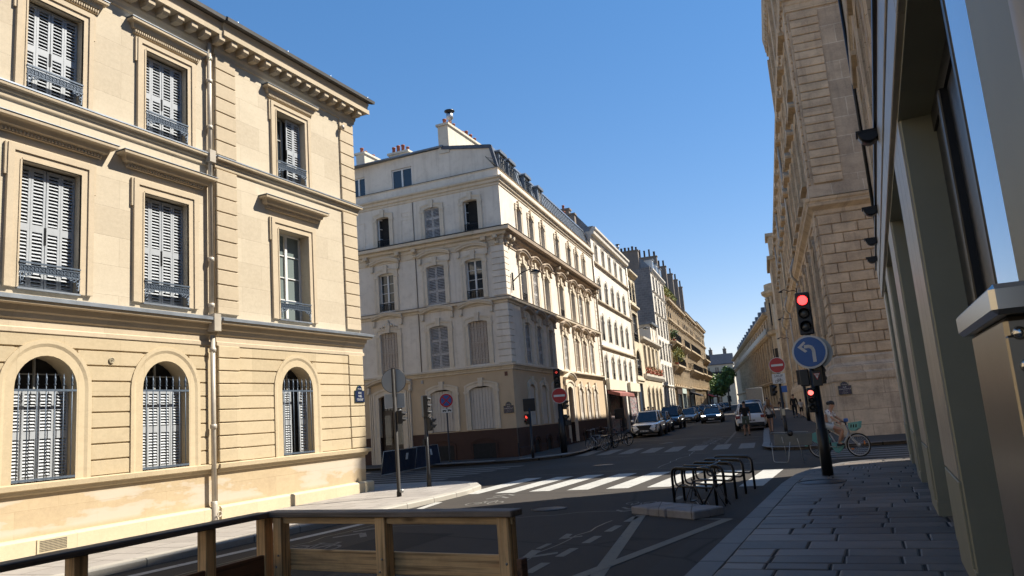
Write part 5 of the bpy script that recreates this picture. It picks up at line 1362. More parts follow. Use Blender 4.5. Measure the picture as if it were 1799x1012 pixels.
SIGN = mat_plaster('blank_cream_signboard', (.62, .56, .44), (.58, .52, .40), (.3, .26, .2), .2, .2)
MB().mat(SIGN).box(.55, 7.2, -.32, -.05, 3.42, 4.22).build('shop_signboard', B2); MB().mat(SIGN).box(9.9, 15.2, -.28, -.05, 3.42, 4.18).build('shop_signboard', B2)
mb = MB().mat(mat('dusty_red_awning', (.22, .075, .06), .8, 0, .15, 3)); mb.prism([(-.05, 3.42), (-1.0, 3.12), (-1.02, 2.88), (-.98, 2.88), (-.05, 3.16)], .6, 7.1, 'x'); mb.build('awning', B2)
GRAF = None
def mat_graffiti():
    m, nt, b = _nt('graffiti_roller_shutter'); b.inputs['Roughness'].default_value = .6
    v = _coord(nt, (1, 1, 1), swap='xz'); n = _noise(nt, v, 2.2, 3, .6); n2 = _noise(nt, v, 4.0, 6, .7)
    c = _ramp(nt, n, [(.40, (.42, .40, .38)), (.47, (.40, .10, .12)), (.5, (.42, .40, .38)), (.56, (.44, .42, .40)), (.59, (.06, .06, .10)), (.63, (.42, .40, .38))])
    c = _mix(nt, _ramp(nt, n2, [(.52, 0.0), (.56, .8)]), c, (.05, .05, .06)); nt.links.new(c, b.inputs['Base Color']); return m
GRAF = mat_graffiti()
for a, b_ in ((1.0, 6.2), (10.1, 14.6)):
    mb = MB().mat(GRAF)
    for i in range(34): mb.prism([(.12, .12 + i * .093), (.09, .15 + i * .093), (.09, .19 + i * .093), (.12, .21 + i * .093)], a, b_, 'x')
    mb.build('roller_shutter', B2)
MB().mat(DOORM).box(7.2, 9.0, .2, .24, .1, 3.7).build('door', B2)
mb = MB().mat(PIPE); mb.tube([(L2 - .1, -.1, .2), (L2 - .1, -.1, 15.2)], .06, 7); mb.build('downpipe', B2)
chimney(B2, .1, .7, 1.5, 4.5, 16, 17.6, 3, CHIM, POT, None, .4, .1, seed=11)
# --- narrow building with twin arched top windows
B3 = row_root(37.2, 'narrow_house', 'narrow stone house with twin arched top windows and an iron balcony')
L3 = 4.7
o3 = [dict(x0=.5, x1=1.95, z0=12.2, z1=14.2, rise=.6), dict(x0=2.5, x1=3.95, z0=12.2, z1=14.2, rise=.6), dict(x0=.9, x1=3.6, z0=8.2, z1=11.0), dict(x0=.9, x1=3.6, z0=4.9, z1=7.4, rise=.9), dict(x0=.7, x1=3.4, z0=.1, z1=4.2)]
row_wall(B3, L3, 14.9, o3, PLASY, 10)
for c, z, w, h, r in ((1.22, 12.2, 1.45, 2.0, .6), (3.22, 12.2, 1.45, 2.0, .6), (2.25, 8.2, 2.7, 2.8, 0), (2.25, 4.9, 2.7, 2.5, .9)): bwin(B3, TR(0, 0), c, z, w, h, 'glass', r, fw=.2, dep=.22, mf=GREYF, rail=.8, sm=PLASY, key=False)
MB().mat(mat('dark_blue_door', (.02, .035, .06), .4)).box(.7, 3.4, .18, .22, .1, 4.2).build('door', B3)
sweepo(B3, [(0, 14.6), (.1, 14.65), (.4, 14.9), (.42, 15.05), (0, 15.1)], L3, PLASY, 'cornice'); sweepo(B3, [(0, 11.5), (.3, 11.6), (.3, 11.75), (0, 11.8)], L3, PLASY, 'string_course'); sweepo(B3, [(0, 4.4), (.1, 4.45), (.1, 4.65), (0, 4.7)], L3, PLASY, 'string_course')
MB().mat(ZROOF).prism([(-.2, 15.05), (8, 15.9), (10, 14.9), (0, 14.9)], 0, L3, 'x').build('roof', B3)
# --- low building with flower boxes and a set-back top
B4 = row_root(41.9, 'low_house', 'low cream house with arched ground floor windows and a set back attic above its cornice')
L4 = 13.8; o4 = []
for k in range(4): c = 2.2 + 3.0 * k; o4 += [dict(x0=c - .62, x1=c + .62, z0=5.75, z1=8.2, rise=.05), dict(x0=c - .68, x1=c + .68, z0=.7, z1=3.9, rise=.55)]
row_wall(B4, L4, 8.7, o4, PLASY, 11)
for k in range(4):
    c = 2.2 + 3.0 * k; bwin(B4, TR(0, 0), c, 5.75, 1.24, 2.45, 'shut' if k == 3 else 'glass', .05, fw=.15, dep=.22, sm=PLASY, key=False, shm=WHITEF)
    bwin(B4, TR(0, 0), c, .7, 1.36, 3.2, 'glass', .55, fw=.2, dep=.22, mf=GREYF, sm=PLASY, key=False)
sweepo(B4, [(0, 8.4), (.1, 8.45), (.35, 8.7), (.4, 8.9), (0, 8.98)], L4, PLASW, 'cornice'); sweepo(B4, [(0, 4.6), (.1, 4.65), (.3, 4.95), (.34, 5.15), (0, 5.2)], L4, PLASW, 'string_course')
mb = MB().mat(PLAS); mb.box(8.7, L4 - .01, .05, 8, 8.95, 11.0); mb.mat(ZROOF).box(8.4, L4 - .01, -.25, 8.2, 11.0, 11.2); mb.build('attic', B4)
bwin(B4, TR(0, .05), 11.2, 9.1, 2.2, 1.7, 'glass', .04, fw=.1, dep=.10, sm=PLASW, key=False)
mb = MB().mat(ZROOF); mb.prism([(-.1, 8.95), (11, 9.3), (11, 8.7), (0, 8.7)], 0, 8.7, 'x'); mb.build('roof', B4)
rn = random.Random(21)
LEAFG = mat('balcony_greenery', (.075, .12, .035), .7, 0, .4, 9); LEAFY = mat('dry_yellow_greenery', (.26, .24, .06), .7, 0, .35, 9); FLOW = mat('orange_pink_flowers', (.45, .16, .09), .7, 0, .4, 12)
def tuft(mb, c, r, n, mats, rn, s=.10, flat=1.0):
    for i in range(n):
        mb.mat(rn.choice(mats)); v = Vector((rn.gauss(0, 1), rn.gauss(0, 1), rn.gauss(0, 1))).normalized() * r * rn.random() ** .4
        p = Vector(c) + Vector((v.x, v.y, v.z * flat)); a = Vector((rn.gauss(0, 1), rn.gauss(0, 1), rn.gauss(0, 1))).normalized(); b = a.cross(Vector((rn.gauss(0, 1), rn.gauss(0, 1), rn.gauss(0, 1)))).normalized(); q = s * rn.uniform(.6, 1.4)
        mb.face([p - a * q, p + b * q * .5, p + a * q, p - b * q * .5])
for k in range(4):
    mb = MB().mat(POT); c = 2.2 + 3.0 * k; mb.box(c - .6, c + .6, -.42, -.1, 5.25, 5.5)
    o = mb.build('planter_box', None, B4.matrix_world); mb = MB(); tuft(mb, (c - .3, -.28, 5.7), .35, 60, [LEAFG, FLOW, FLOW], rn); tuft(mb, (c + .3, -.28, 5.68), .33, 60, [LEAFG, FLOW, FLOW], rn); mb.build('flowers', o)
    tag(o, 'orange flower box under the %s upper window of the low cream house' % ('nearest', 'second', 'third', 'farthest')[k], 'flower box', 'flower boxes on the low house')
# --- tall house with bare rubble side wall
B5 = row_root(55.7, 'tall_house', 'tall narrow white house whose bare rubble side wall rises over the low house')
L5 = 11.8; o5 = []; F5 = [(.5, 3.6), (4.4, 2.3), (7.3, 2.3), (10.2, 2.3), (13.0, 2.0), (15.6, 1.8)]
for k in range(4):
    c = 1.7 + 2.8 * k
    for z, h in F5: o5.append(dict(x0=c - .6, x1=c + .6, z0=z, z1=z + h, rise=.05 if z > 1 else .4))
row_wall(B5, L5, 18.0, o5, PLASW, 11)
for k in range(4):
    for j, (z, h) in enumerate(F5): bwin(B5, TR(0, 0), 1.7 + 2.8 * k, z, 1.2, h, 'shut' if (k + j) % 3 == 1 and z > 1 else 'glass', .05 if z > 1 else .4, fw=.12, dep=.2, sm=PLASW, key=False, shm=WHITEF, mf=GREYF, rail=.8 if z > 5 else None)
for z in (15.3, 12.7, 4.1): sweepo(B5, [(0, z - .1), (.1, z), (.18, z + .12), (0, z + .15)], L5, PLASW, 'string_course')
sweepo(B5, [(0, 17.6), (.1, 17.65), (.35, 17.95), (.36, 18.1), (0, 18.15)], L5, PLASW, 'cornice')
mb = MB().mat(RUBBLE); mb.prism([(.0, -.2), (0, 18.3), (3.4, 17.9), (3.4, 17.2), (3.9, 18.6), (7.6, 18.6), (7.6, 16.5), (9, 16.5), (9, -.2)], -.30, -.02, 'x'); mb.build('party_wall', B5)
mb = MB().mat(ZROOF); mb.prism([(-.2, 18.1), (1.2, 19.6), (11, 19.8), (11, 18), (0, 18)], 0, L5, 'x'); mb.build('roof', B5)
for c in (2.5, 6.0, 9.5):
    mb = MB().mat(WHITEF); mb.box(c - .6, c + .6, -.1, .9, 18.15, 19.5); mb.mat(GLASS).box(c - .4, c + .4, -.12, -.09, 18.3, 19.3); mb.mat(ZROOF).box(c - .7, c + .7, -.2, 1.1, 19.5, 19.6); mb.build('dormer', B5)
chimney(B5, -.28, .5, 1.2, 5.2, 17.5, 20.4, 9, CHIM, POTD, None, .6, .13, cowl=.6, seed=31)
chimney(B5, -.26, .3, 5.4, 7.5, 17.6, 18.5, 5, CHIML, POT, None, .35, .11, seed=32)
mb = MB().mat(ZINC); mb.tube([(0, 6.5, 20), (0, 6.5, 22.6)], .03, 5); mb.tube([(-.6, 6.5, 22.4), (.6, 6.5, 22.4)], .02, 5); mb.tube([(-.4, 6.5, 22.0), (.4, 6.5, 22.0)], .02, 5)
o = mb.build('roof_aerial', None, B5.matrix_world); tag(o, 'tall forked television aerial behind the chimneys of the tall white house', 'aerial')
# --- long ochre buildings with balconies
def balcony(par, x0, x1, z, proj=.9, m=HAUS):
    mb = MB().mat(m); mb.box(x0, x1, -proj, 0, z - .22, z)
    x = x0 + .3
    while x < x1: mb.prism([(0, z - 1.0), (-.12, z - 1.0), (-proj * .9, z - .35), (-proj * .9, z - .22), (0, z - .22)], x - .13, x + .13, 'x'); x += 1.6
    o = mb.build('balcony', par); r = MB().mat(BLACKM)
    r.box(x0, x1, -proj + .02, -proj + .06, z + .95, z + 1.0); r.box(x0, x0 + .04, -proj + .05, 0, z + .95, z + 1.0); r.box(x1 - .04, x1, -proj + .05, 0, z + .95, z + 1.0)
    n = int((x1 - x0) / .16)
    for i in range(n + 1): xx = x0 + .02 + (x1 - x0 - .04) * i / n; r.box(xx - .014, xx + .014, -proj + .03, -proj + .05, z, z + .96)
    r.box(x0, x1, -proj + .03, -proj + .05, z + .1, z + .14); r.build('balcony_rail', o); return o
def haus(u0, L, H, label, seed, name='ochre_apartment_building', balc=(), group=None):
    rt = row_root(u0, name, label, group); rn = random.Random(seed); n = int(L / 2.35); ops = []; FZ = [(.3, 3.6), (4.6, 2.0), (7.3, 2.6), (10.5, 2.4), (13.4, 1.9)]
    for k in range(n):
        c = L * (k + .5) / n
        for z, h in FZ:
            if z + h < H - .4: ops.append(dict(x0=c - .6, x1=c + .6, z0=z, z1=z + h))
    row_wall(rt, L, H, ops, HAUS, 10)
    for k in range(n):
        c = L * (k + .5) / n
        for z, h in FZ:
            if z + h < H - .4:
                M = Matrix.Translation((c, 0, z)); st = 'hs' if rn.random() < .35 and z > 1 else 'hg'
                if st == 'hg': o = sub('window', ('hg', h), lambda: casement(1.2, h, 0, .22, GREYF, GLASS, 3), rt, M)
                else: o = sub('window', ('hsb', h), lambda: backing(1.2, h, .18), rt, M); sub('shutter', ('hs', h), lambda: (lambda q: (louvre(q, -.6, -.01, 0, h, .05, WHITEF, .12, .05, 1), louvre(q, .01, .6, 0, h, .05, WHITEF, .12, .05, 1), q)[2])(MB()), o)
                def hsur():
                    q = MB().mat(HAUS); archivolt(q, -.6, .6, 0, h, .03, .2, .1, 0, 3)
                    if z > 5: q.box(-.95, .95, -.3, 0, h + .25, h + .42)
                    if z > 5: q.box(-.9, -.7, -.22, 0, h - .1, h + .25); q.box(.7, .9, -.22, 0, h - .1, h + .25)
                    return q
                sub('surround', ('hsur', h, z > 5), hsur, o)
                if z > 7 and rn.random() < .6: sub('balcony_rail', ('hr',), lambda: iron_rail(1.3, 0, .9, -.12), o)
        mb = MB().mat(HAUS); x = L * k / n; mb.box(x + .02, x + .38, -.12, 0, 4.3, H - .6); mb.build('pilaster', rt)
    for z in (4.2, 7.0, 10.2, 13.1): sweepo(rt, [(0, z - .25), (.12, z - .2), (.35, z - .05), (.38, z + .08), (0, z + .12)], L, HAUS, 'string_course')
    sweepo(rt, [(0, H - .8), (.12, H - .75), (.15, H - .5), (.55, H - .35), (.6, H - .1), (.7, H), (0, H + .08)], L, HAUS, 'cornice')
    mb = MB().mat(ZROOF); mb.prism([(-.3, H + .05), (.5, H + .05), (1.2, H + 1.2), (10, H + 1.5), (10, H), (0, H)], .05, L - .05, 'x'); mb.build('roof', rt)
    for a, b_, z in balc: balcony(rt, a, b_, z)
    return rt
H1 = haus(67.6, 21.2, 16.0, 'ochre stone apartment building with deep planted balconies, nearest of the long ochre row', 41, balc=((.3, 7.5, 10.2), (.3, 9.5, 7.05), (12, 20, 10.2)))
H2 = haus(88.9, 20.4, 16.3, 'ochre stone apartment building with tall party wall chimneys in the middle of the row', 42, balc=((1, 19.5, 7.05), (1, 19, 10.2)))
H3 = haus(109.4, 22.0, 16.6, 'ochre stone apartment building with rounded end balconies closing the left row', 43, balc=((11, 21.9, 10.2), (10, 21.9, 7.05), (0.5, 8, 7.05)))
for rt, xs in ((B5, ((11.3, 21.6),)), (H1, ((9.2, 21.8), (17.5, 22.0))), (H2, ((3.3, 22.0), (10.5, 21.8)))):
    for x, zt in xs: chimney(rt, x - .35, x + .35, .35, 4.2, 15.5, zt, 6, CHIM, POTD, None, .9, .14, seed=int(x * 10))
# planting on the balconies and the roof terrace
def planting(u, z, label, mats, n, r, w=.5, ln=1, seed=1, flat=.7):
    x, y = Bp(u, w); rn = random.Random(seed); mb = MB(); mb.mat(POT); 
    for k in range(ln): mb.box(-.5 + k * 1.3, .5 + k * 1.3, -.18, .18, 0, .3)
    o = mb.build('balcony_plant', None, Matrix.Translation((x, y, z + gz(x, y))) @ Matrix.Rotation(RZB, 4, 'Z')); mb = MB()
    for k in range(ln): tuft(mb, (k * 1.3, 0, .3 + r * flat), r, n, mats, rn, .14, flat)
    mb.build('foliage', o); tag(o, label, 'plant')
planting(69.2, 7.05, 'yellow green plants spilling over the lower deep balcony of the nearest ochre building', [LEAFG, LEAFY, LEAFY], 260, .9, .5, 4, 2, 1.2)
planting(69.6, 10.2, 'dark round shrub on the upper deep balcony of the nearest ochre building', [LEAFG], 260, .7, .4, 1, 3, 1)
planting(68.3, 16.1, 'dry yellow green shrubs along the roof terrace of the ochre building', [LEAFG, LEAFY, LEAFY], 200, .75, -.2, 9, 4, .9)
# shop fronts under the ochre row
def shopfront(u, L, m, z, label, aw=None):
    x, y = Bp(u, 0); rt = empty('shop_front', (x, y, gz(x, y)), RZB, label, 'shop front', 'shop fronts of the ochre row'); mb = MB().mat(m); mb.box(0, L, -.28, 0, z - .7, z); mb.box(0, .3, -.22, 0, 0, z - .7); mb.box(L - .3, L, -.22, 0, 0, z - .7); mb.box(0, L, -.2, 0, 0, .5); mb.build('frame', rt)
    MB().mat(GLASS).box(.3, L - .3, -.1, -.06, .5, z - .7).build('shop_window', rt)
    if aw: q = MB().mat(aw); q.prism([(-.2, z - .6), (-1.5, z - 1.1), (-1.5, z - 1.35), (-1.45, z - 1.35), (-.2, z - .85)], .1, L - .1, 'x'); q.build('awning', rt)
shopfront(68.3, 5.5, mat('brown_shopfront', (.05, .03, .02), .5), 3.9, 'dark brown shop front under the nearest ochre building')
shopfront(74.6, 5.5, mat('white_green_shopfront', (.42, .47, .42), .5), 4.0, 'white and green shop front under the ochre row')
shopfront(86, 8, mat('black_shopfront', (.015, .015, .016), .4), 4.2, 'black shop front with dark awning in the ochre row', mat('dark_awning', (.02, .018, .02), .8))
shopfront(121, 8, mat('dark_cafe_front', (.03, .02, .015), .4), 4.0, 'cafe front with red and white awning at the far end of the left row', mat('red_white_awning', (.50, .12, .12), .8, 0, .9, 2.5))
# --- wall street lamps on the left side
def wall_lamp(u, w, z, label):
    x, y = Bp(u, w); mb = MB().mat(BLACKM); mb.box(-.05, .05, -.06, 0, -.55, .35); mb.tube([(0, -.04, -.1), (0, -.5, .28), (0, -1.0, .42), (0, -1.15, .36)], .028, 7)
    mb.lathe([(.03, 0), (.10, -.03), (.26, -.12), (.27, -.16), (0, -.17)], (0, -1.22, .38), 12); mb.mat(mat('lamp_bowl', (.5, .5, .48), .2)).lathe([(.2, -.17), (.16, -.24), (0, -.26)], (0, -1.22, .38), 12)
    o = mb.build('wall_lamp', None, Matrix.Translation((x, y, z + gz(x, y))) @ Matrix.Rotation(RZB, 4, 'Z')); tag(o, label, 'street lamp')
wall_lamp(.9, 0.05, 8.75, 'black bracket street lamp on the corner of the grey plastered building')
wall_lamp(38.0, 0, 9.0, 'black bracket street lamp on the narrow stone house down the street')
wall_lamp(57, 0, 8.6, 'small bracket street lamp on the tall white house down the street')

# ------------------------------------------------------------------ building with the round corner beyond the palace
RBX, RBY = -13.9, 128.0
FB2 = empty('round_corner_building', (RBX, RBY, gz(0, RBY)), R(-78.4), 'long pale building with balustraded round corner pavilion beyond the palace', 'building')
Lr = 130; mb = MB().mat(HAUS)
ops_r = []
nr = 20
for k in range(nr):
    c = -3.5 - k * 5.0
    ops_r += [dict(x0=c - 1.2, x1=c + 1.2, z0=.5, z1=3.8), dict(x0=c - 1.1, x1=c + 1.1, z0=5.2, z1=7.6), dict(x0=c - 1.1, x1=c + 1.1, z0=8.4, z1=10.8), dict(x0=c - 1.0, x1=c + 1.0, z0=12.4, z1=14.4)]
wall(mb, -Lr, 0, -1, 15.3, ops_r, .4)
mb.face([(-Lr, 0, -1), (-Lr, 14, -1), (-Lr, 14, 15), (-Lr, 0, 15)]); mb.build('wall', FB2)
for k in range(nr):
    c = -3.5 - k * 5.0
    for z, h, w in ((.5, 3.3, 2.4), (5.2, 2.4, 2.2), (8.4, 2.4, 2.2), (12.4, 2.0, 2.0)):
        sub('window', ('rw', z), lambda: casement(w, h, 0, .35, GREYF, GLASS, 2), FB2, Matrix.Translation((c, 0, z)))
    MB().mat(HAUS).box(c + 1.7, c + 2.3, -.3, 0, 4.4, 11.2).build('pilaster', FB2)
for z, p, nm in ((4.1, .4, 'string_course'), (11.5, .7, 'cornice'), (15.0, .8, 'cornice')):
    mb = MB().mat(HAUS); mb.sweep([(0, z - .4), (p * .5, z - .3), (p, z), (p, z + .2), (0, z + .3)], -Lr, 0); mb.build(nm, FB2)
mb = MB().mat(BLACKM); mb.box(-Lr, 0, -.65, -.6, 11.8, 12.7); mb.build('balcony_rail', FB2)
mb = MB().mat(SLATE); mb.prism([(0, 15.3), (1.6, 18.0), (12, 18.4), (14, 15.3)], -Lr, 0, 'x'); mb.build('roof', FB2)
for k in range(14):
    c = -3 - k * 7.5; MB().mat(ZROOF).box(c - .7, c + .7, -.05, 1.2, 15.4, 17.2).build('dormer', FB2)
mb = MB().mat(HAUS); cx, cy = 1.0, 2.9
mb.lathe([(3.0, -1), (3.0, 4.0), (3.3, 4.1), (3.3, 4.5), (2.9, 4.5), (2.9, 11.2), (3.4, 11.5), (3.5, 12.0), (2.8, 12.0), (2.8, 17.2), (3.0, 17.4), (3.6, 17.9), (3.65, 18.3), (3.1, 18.3), (3.1, 19.4), (2.7, 19.4)], (cx, cy, 0), 20, smooth=False)
for k in range(10):
    a = math.pi + .2 + k * .33; mb.lathe([(.28, 12.0), (.24, 12.3), (.22, 17.0), (.3, 17.3)], (cx + 2.9 * math.cos(a), cy + 2.9 * math.sin(a), 0), 8)
mb.mat(DARK)
for k in range(5):
    a = math.pi + .55 + k * .5; M = Matrix.Rotation(a + math.pi / 2, 4, 'Z')
    for z, h in ((5.4, 3.8), (12.8, 3.6)): mb.obox((cx + 2.88 * math.cos(a), cy + 2.88 * math.sin(a), z + h / 2), .9, .1, h, M.to_3x3())
mb.build('corner_tower', FB2)
mb = MB().mat(SLATE); mb.box(cx - 1.2, cx + 5, cy - 1.2, cy + 7, 18.3, 19.2); mb.prism([(cx - 1.4, 19.2), (cx - .6, 21.6), (cx + 4, 21.6), (cx + 5, 19.2)], cy - 1.4, cy + 7, 'y'); mb.build('tower_roof', FB2)
# side of the round corner building facing the palace, a plain pale flank
mb = MB().mat(PLASY); mb.box(1.5, 3.5, 0.5, 14, -1, 16); mb.build('flank_wall', FB2)

# ------------------------------------------------------------------ house closing the view and the trees before it
EB = empty('far_apartment_building', (-65, 282, gz(0, 292)), R(8), 'far apartment block with grey mansard roof and chimneys closing the end of the street', 'building')
Le = 20; opse = []
for k in range(6):
    for z in (1, 4.6, 8.0, 11.4): opse.append(dict(x0=1.2 + 3.1 * k, x1=2.6 + 3.1 * k, z0=z, z1=z + 2.2))
mb = MB().mat(PLASY); wall(mb, 0, Le, -1, 14.5, opse, .4); mb.face([(Le, 0, -1), (Le, 14, -1), (Le, 14, 14.5), (Le, 0, 14.5)]); mb.face([(0, 0, -1), (0, 14, -1), (0, 14, 14.5), (0, 0, 14.5)]); mb.build('wall', EB)
for k in range(6):
    for z in (1, 4.6, 8.0, 11.4): sub('window', 'ew', lambda: casement(1.4, 2.2, 0, .3, GREYF, GLASS, 2), EB, Matrix.Translation((1.9 + 3.1 * k, 0, z)))
mb = MB().mat(SLATE); mb.prism([(-.3, 14.5), (-.3, 14.8), (1.6, 18.4), (12.4, 18.4), (14.3, 14.5)], -.3, Le + .3, 'x'); mb.build('roof', EB)
mb = MB().mat(BLACKM).box(0, Le, -1.0, -.9, 11.0, 12.0); mb.build('balcony_rail', EB)
for k, x in enumerate((2, 7, 12, 17)): chimney(EB, x, x + 1.2, 3, 7, 18, 20.2, 4, CHIM, POTD, None, .7, .2, seed=60 + k)

LEAF1 = mat('plane_tree_leaves', (.075, .13, .03), .6, 0, .45, .9); LEAF2 = mat('plane_tree_leaves_light', (.17, .23, .05), .6, 0, .3, .9); BARK = mat('tree_bark', (.09, .07, .05), .9, 0, .3, 4, .3)
def tree(x, y, h, r, label, seed, group='plane trees at the end of the street', n=2600, ls=.28):
    rn = random.Random(seed); z0 = gz(x, y); rt = empty('plane_tree', (x, y, z0), rn.random() * 6, label, 'tree', group); mb = MB().mat(BARK); hc = h - r * 1.0
    mb.tube([(0, 0, -.3), (.1, 0, hc * .5), (0, .1, hc)], .28, 8, .16)
    blobs = []
    for k in range(11):
        a = rn.random() * 6.28; q = rn.random() ** .5 * r * .62; z = hc + rn.uniform(-.55, .6) * r; p = Vector((q * math.cos(a), q * math.sin(a), z)); blobs.append((p, rn.uniform(.32, .52) * r))
        mb.tube([(0, 0, hc * .55 + rn.random() * hc * .3), tuple(p * .55 + Vector((0, 0, hc * .35))), tuple(p)], .10, 5, .03)
    mb.build('trunk', rt); mb = MB()
    for i in range(n):
        p, q = blobs[i % len(blobs)]; v = Vector((rn.gauss(0, 1), rn.gauss(0, 1), rn.gauss(0, .8))).normalized() * q * rn.random() ** .35; c = p + v
        a = Vector((rn.gauss(0, 1), rn.gauss(0, 1), rn.gauss(0, 1))).normalized(); b = a.cross(Vector((rn.gauss(0, 1), rn.gauss(0, 1), rn.gauss(0, 1)))).normalized(); s = ls * rn.uniform(.6, 1.5)
        mb.mat(LEAF1 if rn.random() < .6 else LEAF2); mb.face([c - a * s, c + b * s * .6, c + a * s, c - b * s * .6])
    mb.build('crown', rt, fixn=False)

tree(-38.2, 227, 11.3, 3.0, 'tall dark green tree right of the far apartment block', 71)
tree(-36.0, 197, 8.2, 3.3, 'low yellow green tree in front of the far apartment block', 72)
tree(-39.5, 206, 9.5, 3.2, 'small leafy tree left of the low yellow green one at the street end', 73)
tree(-34.0, 168, 7.0, 2.0, 'slim young tree by the end balconies of the left row', 74, n=1200)
# ------------------------------------------------------------------ neighbours just outside the frame, which send sunlight back into the shade
def neighbour(x, y, rz, L, H, label, m):
    rt = empty('neighbour_building', (x, y, 0), rz, label, 'building'); n = int(L / 2.7); ops = []
    for k in range(n):
        c = L * (k + .5) / n
        for z, h in ((1.2, 2.3), (5.0, 2.3), (8.6, 2.0)): ops.append(dict(x0=c - .6, x1=c + .6, z0=z, z1=z + h))
    row_wall(rt, L, H, ops, m, 10)
    for k in range(n):
        c = L * (k + .5) / n
        for z, h in ((1.2, 2.3), (5.0, 2.3), (8.6, 2.0)): sub('window', ('nb', h), lambda: casement(1.2, h, 0, .2), rt, Matrix.Translation((c, 0, z)))
    for z in (4.4, 8.0, H - .3): sweepo(rt, [(0, z - .1), (.15, z), (.2, z + .15), (0, z + .2)], L, m, 'string_course')
    MB().mat(ZROOF).prism([(-.2, H), (1.5, H + 1.5), (10, H + 1.5), (10, H)], 0, L, 'x').build('roof', rt)
neighbour(-13.85, -24.0, R(90), 26.8, 12.3, 'pale stone building continuing the left side of the street behind the camera', STONE)
neighbour(-26.0, 18.6, R(180), 36.0, 14.0, 'cream building on the near side of the left cross street', PLASW)
# ------------------------------------------------------------------ street furniture
POLE = mat('black_painted_steel', (0.013, 0.012, 0.012), 0.38, 0.2, 0.2, 5)
POLEB = mat('brown_grey_post', (0.022, 0.018, 0.015), 0.75, 0.0, 0.2, 5)
SIGNBACK = mat('grey_sign_back', (0.34, 0.34, 0.32), 0.45, 0.5, 0.06, 3)
RED = mat('sign_red', (0.36, 0.008, 0.010), 0.35, 0, 0.05); BLUE = mat('sign_blue', (0.012, 0.085, 0.30), 0.35, 0, 0.04); WHT = mat('sign_white', (0.55, 0.55, 0.53), 0.4, 0, 0.04)
NAVY = mat('enamel_navy', (0.012, 0.02, 0.055), 0.25, 0, 0.1); ENG = mat('enamel_green_rim', (0.03, 0.06, 0.045), 0.3, 0, 0.1)
LENS = mat('unlit_lens', (0.05, 0.05, 0.048), 0.2, 0, 0.3); REDL = mat('lit_red_lamp', (1.0, 0.03, 0.03), emit=3.0); REDS = mat('lit_red_figure', (.8, 0.06, 0.04), emit=.7)
def disc(mb, c, r, t, m, n=28, y=0):
    mb.mat(m); mb.lathe([(r, 0), (r, t)], (c[0], c[1], c[2]), n, 'y', smooth=False)   # axis y: thickness towards -y
def facing(o, rz): return o
def post(name, x, y, h, r, label, cat, m=POLE, rz=0, base=.12, n=10, r2=None, foot=.0, group=None):
    z = gz(x, y) + base; rt = empty(name, (x, y, z), rz, label, cat, group); mb = MB().mat(m)
    mb.lathe([(r * 1.25, -.05), (r * 1.25, foot or .03), (r, (foot or .03) + .02), (r2 or r, h), (0, h + .01)], (0, 0, 0), n)
    mb.build('pole', rt); return rt
def signal_head(par, x, y, z, h, w, lit=None, n=3, rz=0, name='signal_head', target=False, lm=None):
    """box with hooded lamps facing -y"""
    M = Matrix.Translation((x, y, z)) @ Matrix.Rotation(rz, 4, 'Z'); mb = MB().mat(POLE); mb.bbox(-w / 2, w / 2, 0, .14, -.03, h + .03, .02)
    if target: mb.bbox(-w / 2 - .04, w / 2 + .04, .04, .07, -.07, h + .06, .02)
    for i in range(n):
        cz = h * (n - i - .5) / n; r = min(w * .40, h / n * .42); mb.mat(POLE); mb.torus((0, -.005, cz), r, .012, 18, 5)
        rows = []
        for k in range(10):
            a = R(-15) + R(210) * k / 9; rows.append([(r * 1.05 * math.cos(a), 0, cz + r * 1.05 * math.sin(a)), (r * 1.05 * math.cos(a), -.16 * (.45 + .55 * max(0, math.sin(a))), cz + r * 1.05 * math.sin(a) - .02)])
        mb.grid(rows); mb.mat(LENS); mb.lathe([(0, .03), (r * .6, .02), (r * .92, 0)], (0, -.0, cz), 16, 'y')
    o = mb.build(name, par, M)
    if lit is not None:
        cz = h * (n - lit - .5) / n; r = min(w * .40, h / n * .42); q = MB().mat(lm or REDL); q.lathe([(0, .045), (r * .6, .035), (r * .9, .0)], (0, -.0, cz), 20, 'y'); q.build('lit_lamp', o)
    return o
def lettering(par, txt, size, m, x, y, z, sx=1.0, name='lettering'): return mk(name, text_mesh(txt, size, m, .0015, sx=sx), par, Matrix.Translation((x, y, z)))

# main traffic light on the right pavement
T = post('traffic_light', -1.2, 18.32, 2.45, .095, 'tall black traffic light with round blue left turn sign on the near right pavement', 'traffic light', n=8, r2=.085, foot=1.0)
mb = MB().mat(POLE); mb.box(-.05, .05, -.03, .07, 2.4, 4.0); mb.build('mast', T)
signal_head(T, 0, -.22, 3.10, .88, .30, 0)
o = MB(); disc(o, (0, -.24, 2.68), .365, .03, WHT); disc(o, (0, -.272, 2.68), .325, .006, BLUE); disc(o, (.10, -.08, 2.66), .36, .03, SIGNBACK)
s_ = o.build('blue_turn_sign', T)
mb = MB().mat(WHT); pts = [(.085, -.22), (.085, .02), (.06, .09), (0, .12), (-.10, .12)]
for a, b in zip(pts[:-1], pts[1:]):
    A, B = Vector(a), Vector(b); nn = (B - A).normalized(); nn = Vector((-nn.y, nn.x)) * .036; A2 = A - (B - A).normalized() * .008; mb.face([(A2.x + nn.x, -.281, 2.68 + A2.y + nn.y), (A2.x - nn.x, -.281, 2.68 + A2.y - nn.y), (B.x - nn.x, -.281, 2.68 + B.y - nn.y), (B.x + nn.x, -.281, 2.68 + B.y + nn.y)])
for a in ([(-.235, .12), (-.09, .24), (-.06, .20), (-.15, .12)], [(-.235, .12), (-.15, .12), (-.04, .02), (-.09, -.01)]): mb.face([(p[0], -.2815, 2.68 + p[1]) for p in a])
mb.build('arrow', s_)
